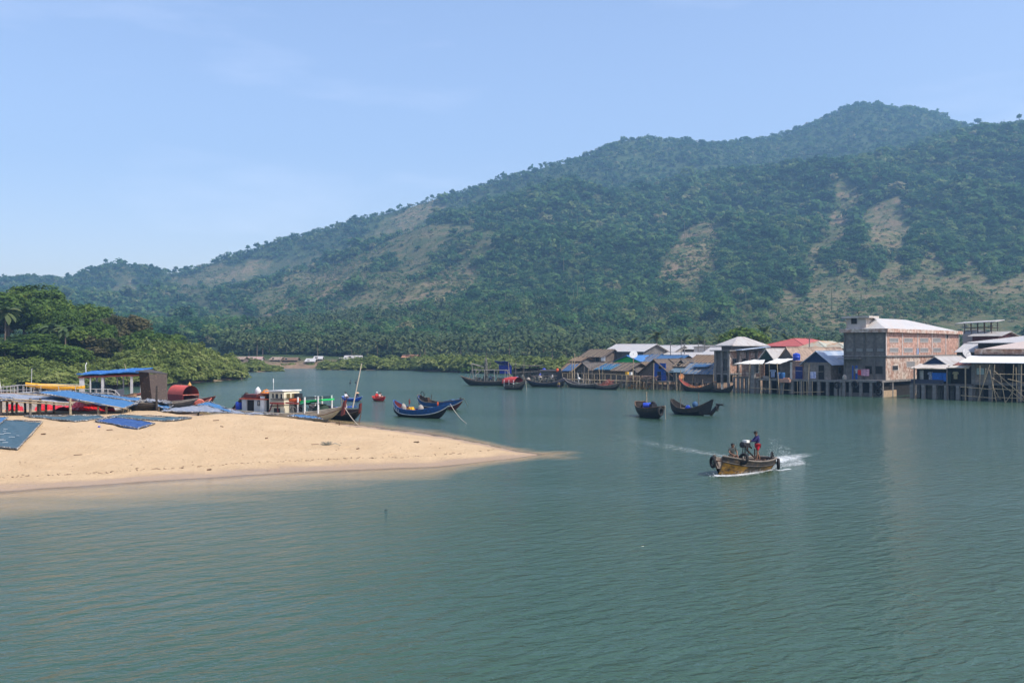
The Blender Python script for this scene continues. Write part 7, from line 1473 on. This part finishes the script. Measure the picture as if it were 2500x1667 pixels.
# patterned curtain at the boat's end
o=empty('curtain_shelter',G(340,104),0,'boxy shelter hung with dark brown patterned cloth behind the blue canopy','shelter'); LAT=M('patterned_brown_cloth',(.035,.022,.015),rough=.9,var=.4,scale=9,col2=(.20,.13,.08),patch=.64,soft=.03,pscale=5.5)
q=lambda px: (px-340)/F*104
zt,zb=ZP(908,104),ZP(978,104)
MB().cloth((q(339),0,zt),(q(366),-.3,zt-.05),(q(374),-.35,zb),(q(347),-.1,zb),10,10,.04,3,.04).build('front_curtain',LAT,o)
MB().cloth((q(366),-.3,zt-.2),(q(388),2.2,zt-.25),(q(392),2.2,zb),(q(374),-.35,zb),8,10,.04,4,.04).build('side_curtain',M('grey_brown_cloth',(.085,.065,.055),rough=.9,var=.3,scale=9,col2=(.17,.13,.10),patch=.62,soft=.03,pscale=5.5),o)
MB().slab([(q(334),-.4,zt+.12),(q(366),-.5,zt+.02),(q(389),2.6,zt-.22),(q(345),2.6,zt+.25)],.1).build('roof',M('dark_grey_sheet',(.06,.055,.055),rough=.8,var=.3),o)
MB().bar((q(389),2.2,zt-.3),(q(389),2.2,-.2),.05).build('post',WOODG,o); MB().bar((q(345),0,zt),(q(345),0,-.2),.05).build('post',WOODG,o)
# ------------------------------------------------------------------ the long white boat
m_,rz_,Lw=between(575,101.5,830,94.0); wb=empty('fishing_boat',(m_.x,m_.y,.0),rz_,'long cream white boat with a wheelhouse and green awning, nosed against the sand','boat','boats nosed against the sand')
hw=Hull(wb,Lw,2.9,fb=.72,bow=.82,stern=.15,draft=.35,tw=.7,vb=.62,lower=M('pale_green_grey_hull',(.40,.41,.33),rough=.7,var=.15,scale=3,col2=(.25,.22,.16),patch=.66,pscale=2),upper=CREAM,inner=WOODG,rail=CREAM,stripe=M('rust_brown_strake',(.20,.11,.06),rough=.8),floor=.5,tc=.5)
wx=lambda px: -Lw/2+Lw*(px-575)/(830-575)
dd=lambda px: 101.5+(94-101.5)*(px-575)/255.0
wz=lambda py,px: ZP(py,dd(px))
mb=MB(); q=hw.pt(1,1,1); mb.slab([(q.x-.25,-.10,q.z-.9),(q.x+.10,-.10,q.z-.75),(q.x+.34,-.10,q.z+.62),(q.x+.02,-.10,q.z+.35)],-.2).build('stem_post',REDP,wb); MB().bar((q.x+.2,0,q.z+.4),(q.x+.3,0,q.z+.95),.04).build('stem_spike',WOODD,wb)
MB().torus((q.x+.05,0,q.z+.05),(1,0,.3),.22,.04,14,6).build('bow_rope',ROPE,wb,True)
PALEP=M('pale_cabin_panel',(.50,.52,.50),rough=.6,var=.1,scale=2,col2=(.36,.33,.29),patch=.66,pscale=2); CREAMP=M('cream_cabin',(.66,.60,.44),rough=.6,var=.08,scale=2)
zdk=.55
# rear cabin
ra,rb=wx(612),wx(672); ztop=wz(972,640); MB().span((ra,-1.0,zdk),(rb,1.0,ztop)).build('rear_cabin',PALEP,wb)
for a,b in ((613,624),(644,659)): MB().span((wx(a),-1.08,zdk),(wx(b),-1.0,ztop-.1)).build('cabin_panel',PALEP,wb)
MB().span((wx(626),-1.04,zdk),(wx(642),-1.0,ztop-.15)).build('doorway',SHADEIN,wb); window(wb,wx(656.5),-1.09,zdk+.85,.22,.35,'f',GREYCL,DARKM); 
MB().span((wx(660),-1.12,zdk),(wx(670),-1.02,wz(966,665))).build('tall_door',WHITEP,wb); MB().span((wx(671),-.9,zdk),(wx(681),-.85,wz(962,676))).build('dark_passage',SHADEIN,wb)
MB().slab([(ra-.2,-1.25,ztop),(rb+.3,-1.25,ztop+.04),(rb+.3,1.25,ztop+.04),(ra-.2,1.25,ztop)],.08).build('cabin_roof',ORNG,wb)
MB().span((wx(618),-1.1,ztop+.05),(wx(650),1.0,ztop+.42)).build('roof_locker',REDP,wb); MB().bar((wx(614),-1.2,ztop+.3),(wx(672),-1.2,ztop+.32),.03).bar((wx(614),1.1,ztop+.3),(wx(672),1.1,ztop+.32),.03).build('roof_rail',DARKM,wb)
rf=MB().span((wx(655),-1.1,wz(962,676)),(wx(681),1.1,wz(960,676))).build('mid_roof',REDP,wb)
# wheelhouse
wa,wc=wx(681),wx(717); zw=wz(956,700)
MB().span((wa,-1.05,zdk),(wc,1.05,zw)).build('wheelhouse',CREAMP,wb); MB().slab([(wa-.35,-1.3,zw+.12),(wc+.05,-1.3,zw+.2),(wc+.05,1.3,zw+.2),(wa-.35,1.3,zw+.12)],.12).build('wheelhouse_roof',WHITEP,wb)
for a,b in ((689,693.5),(697,704),(709,714)): window(wb,wx((a+b)/2),-1.05,wz(971,700),wx(b)-wx(a),wz(960,700)-wz(971,700),'f',GLASSD,CREAMP,ft=.05)
for y in (-.5,.25): window(wb,wc,y,wz(971,700),.5,.45,'r',M('amber_glass',(.14,.11,.05),rough=.2),CREAMP,ft=.05)
MB().span((wx(694),-1.12,zdk),(wx(708),-1.06,wz(995,700))).build('dark_panel',DARKM,wb)
mb=MB(); mb.bar((wx(686),-1.3,.8),(wx(691),-1.15,wz(982,700)),.06).bar((wx(707),-1.3,.8),(wx(703),-1.15,wz(982,700)),.06); mb.build('red_ladder',REDP,wb)
MB().bar((wx(672),0,zw),(wx(672),0,wz(930,672)),.02,5).box((wx(672),0,wz(929,672)),(.06,.06,.4)).build('antenna',WHITEP,wb)
# railings of the foredeck with floats and awning
for y in (-1.25,1.25):
    for pz,pe in ((973,969),(976.5,972)):
        MB().bar((wx(688),y,wz(pz,690)),(wx(798),y*.75,wz(pe-1,798)),.035).build('railing',DARKM,wb)
    for px,a,b in ((753,968,1003),(769,968,1001),(796,966,996)): MB().bar((wx(px),y*(.95 if px<770 else .75),zdk+.25),(wx(px),y*(.95 if px<770 else .75),wz(a,px)),.085,6).build('railing_post',WHITEP,wb)
MB().bar((wx(688),-1.3,wz(990,700)),(wx(798),-.95,wz(984,798)),.04).build('lower_rail',DARKM,wb)
for a,b,mt in ((688,722,SALMON),(726,757,SALMON)): MB().span((wx(a),-1.36,wz(984,a)),(wx(b),-1.26,wz(980,a))).build('red_board',M('brick_red_board',(.36,.07,.045),rough=.7,var=.2),wb)
MB().lathe((wx(742),-1.0,wz(975,742)),[(0,-.75),(.16,-.65),(.2,0),(.16,.65),(0,.75)],10,(1,0,.05)).build('orange_float',M('orange_float',(.7,.13,.03),rough=.5),wb,True)
MB().slab([(wx(758),-1.2,wz(977,758)),(wx(804),-.9,wz(973,804)),(wx(804),.8,wz(973,804)),(wx(758),1.1,wz(977,758))],.16).build('green_awning',GREENP,wb)
MB().cloth((wx(742),-.7,wz(985,745)),(wx(772),-.7,wz(984,770)),(wx(772),.9,wz(978,770)),(wx(742),.9,wz(979,745)),10,6,.08,6,.05).build('green_net',GREENT,wb)
MB().span((wx(728),-.3,zdk),(wx(736),.4,wz(960,730))).build('dark_box',DARKM,wb)
mb=MB(); rw=random.Random(61)
for k in range(12): mb.torus((wx(722+k*6.2),rw.uniform(-.7,.2),.85+rw.uniform(0,.25)),(rw.uniform(-.5,.5),1,rw.uniform(-.3,.3)),rw.uniform(.2,.38),.035,12,5)
mb.build('net_hoops' if False else 'trap_hoop',GREYCL,wb)
mb=MB(); 
for k in range(5): mb.torus((wx(789),-.1,1.15+.11*k),(0,0,1),.75-.09*k,.09,16,6)
mb.build('rope_coil',M('dark_green_rope',(.03,.05,.03),rough=.9,var=.4),wb,True)
# stern: slanting boom, barrel
MB().bar((wx(573),-.4,.75),(wx(611),-.3,wz(960,610)),.11,8,.2).build('stern_boom',WOODD,wb)
MB().cloth((wx(599),-.5,wz(967,605)),(wx(613),-.5,wz(967,612)),(wx(613),-.7,.9),(wx(606),-.7,.9),6,8,.06,9,.05).build('hanging_net',NETD,wb)
tag(MB().lathe((0,0,0),[(0,0),(.36,.02),(.40,.15),(.38,.45),(.40,.85),(.34,.96),(0,.98)],14).build('plastic_drum',BLUPL,None,True,loc=W(wb,(wx(589),-.2,.62))),'deep blue plastic drum at the stern of the white boat','drum')
tag(MB().box((0,0,.12),(.6,.45,.24)).build('green_crate',M('green_crate',(.02,.14,.07),rough=.6),None,loc=W(wb,(wx(601),-.4,.62)),rz=rz_),'green crate beside the blue drum on the white boat','crate')
bundle('white cloth bundle on top of the rear cabin of the white boat',W(wb,(wx(633),0,ztop+.42)),(.3,.3,.45),FLESHW,71); bundle('orange net bundle on the roof next to the wheelhouse of the white boat',W(wb,(wx(653),0,ztop+.05)),(.6,.5,.55),M('orange_net',(.58,.2,.03),rough=.9,var=.3,scale=8),72)
rope('mooring rope from the white boat bow past the black bow to the sand',[W(wb,(q.x,-.1,q.z)),PS(876,89.5,.02)],.035,sag=.15)
MB().box((wx(580),0,.75),(.8,1.6,.3)).build('stern_locker',REDP,wb)
# black bow behind it
m_,rz_,Lb=between(770,105,878,95.2); o=empty('fishing_boat',(m_.x,m_.y,0),rz_,'black hulled boat with a red stem post, half hidden behind the white boat','boat','boats nosed against the sand')
hb_=Hull(o,Lb,2.4,fb=.85,bow=.40,stern=.2,draft=.35,tw=.6,vb=.68,lower=BLACKP,upper=M('dull_violet_brown',(.05,.04,.055),rough=.7,var=.3),inner=WOODD,rail=WOODG,stripe=WOODG,tc=.45)
q=hb_.pt(1,1,1); MB().slab([(q.x-.25,-.09,q.z-.5),(q.x+.08,-.09,q.z-.35),(q.x+.30,-.09,q.z+.55),(q.x-.02,-.09,q.z+.42)],-.18).build('stem_post',REDP,o)
MB().cloth((Lb*.05,-.9,1.12),(Lb*.3,-.75,1.3),(Lb*.3,.7,1.3),(Lb*.05,.9,1.12),8,5,.06,2,.05).build('blue_cover',BLUPL,o)
MB().bar((Lb*.28,-.35,1.3),(Lb*.25,-.5,2.0),.05).bar((Lb*.32,-.9,.95),(Lb*.27,-.8,2.1),.05).build('mooring_bitt',WOODG,o)
a=G(861,97.0,1.2); b=P(883,887,97.0); tag(MB().bar(a,b,.065,7,.04).build('mast_pole',M('pale_pole',(.55,.47,.36),rough=.7,var=.15),None,True),'tall pale pole leaning right over the black bow','pole')
tag(MB().tube([W(o,(q.x+.1,-.1,q.z-.2)),W(o,(q.x+.4,-.3,q.z-.7)),W(o,(q.x+.75,-.6,q.z-1.25))],.05,6).build('anchor',IRON),'iron anchor hanging from the black bow','anchor')
# things lying on the sand
def stick(px,d,l,a,r_,lab,mt=WOODB): p=PS(px,d,.03); tag(MB().bar(p,p+Vector((l*math.cos(a),l*math.sin(a),.03)),r_,6).build('driftwood_stick',mt),lab,'stick','sticks and scraps on the sand')
p=PS(828,84.5); tag(MB().bar(p-Vector((0,0,.3)),p+Vector((.02,0,.38)),.05,7).build('mooring_stake',WOODB),'short wooden stake driven into the sand near the white bow','stake')
o=empty('dry_bush',PS(797,67.5),0,'dry grey green twig bush washed up on the bare sand','bush'); mb=MB(); rw=random.Random(81)
for k in range(70):
    a=rw.uniform(0,6.28); l=rw.uniform(.15,.55); mb.bar((rw.uniform(-.2,.2),rw.uniform(-.1,.1),.0),(l*math.cos(a),l*.6*math.sin(a),rw.uniform(.05,.28)),.010,4)
mb.build('twigs' if False else 'branch',M('grey_twig',(.20,.21,.17),rough=.95,var=.3),o)
for k in range(4): MB().tube([(.3,0,.1),(.6,-.1*k,.16),(.95,.05*k-.1,.02)],.012,4).build('long_twig',M('grey_twig',(.2,.2,.17)),o)
lt=['dark twig on the sand left of the dry bush','pale driftwood stick near the crest below the white boat','forked twig scrap on the upper sand','short brown stick on the lower sand','small black scrap on the lower sand','thin twig beside the deep blue net','brown husk scrap by the dark teal net','dark scrap on the sand edge toward the tip','pale chip of wood below the mats','dark pebble like scrap in mid sand']
for i,(px,d,l,a,r_) in enumerate(((760,67.3,.5,.1,.02),(520,77.5,.45,.2,.03),(545,74.5,.3,2.6,.03),(505,56.5,.25,.4,.045),(648,69,.2,1.0,.04),(260,70,.4,.3,.03),(100,68,.3,.1,.05),(1010,70,.4,-.2,.04),(180,60.5,.5,0,.02),(870,66,.2,.4,.04))): stick(px,d,l,a,r_,lt[i])
rw=random.Random(91); mb=MB()
for k in range(280):
    px=rw.uniform(-40,1180); d=rw.uniform(52,84); z=SZ(px,d)
    if z<.18: continue
    p=PS(px,d,.0); s=rw.uniform(.010,.035); a=rw.uniform(0,3.14); mb.box(p+Vector((0,0,s*.3)),(s*rw.uniform(1,4),s,s*.7),a)
for k in range(260):
    px=rw.uniform(-60,1240); d=float(np.interp(px,_sf[:,0],_sf[:,1]))+.3
    while SZ(px,d)<.12 and d<70: d+=.12
    d+=abs(rw.gauss(0,.35)); p=PS(px,d,.0); s=rw.uniform(.012,.045); mb.box(p+Vector((0,0,s*.3)),(s*rw.uniform(1,5),s,s*.6),rw.uniform(-.5,.5))
tag(mb.build('beach_litter',M('brown_litter',(.16,.10,.06),rough=.95,var=.6,scale=9)),'scattered twigs, husks and shell bits over the sand',kind='stuff')
tag(MB().ball((0,0,0),(.10,.10,.06)).build('blue_scrap',BLUPL,None,loc=PS(242,71.5,.04)),'tiny blue plastic scrap on the sand below the deep blue net','scrap')
o=empty('floating_debris',G(942,DW(1245)),0,'small dark scrap floating on the open water off the sand spit','scrap'); MB().ball((0,0,.0),(.07,.05,.04),7,5).build('float',DARKM,o)
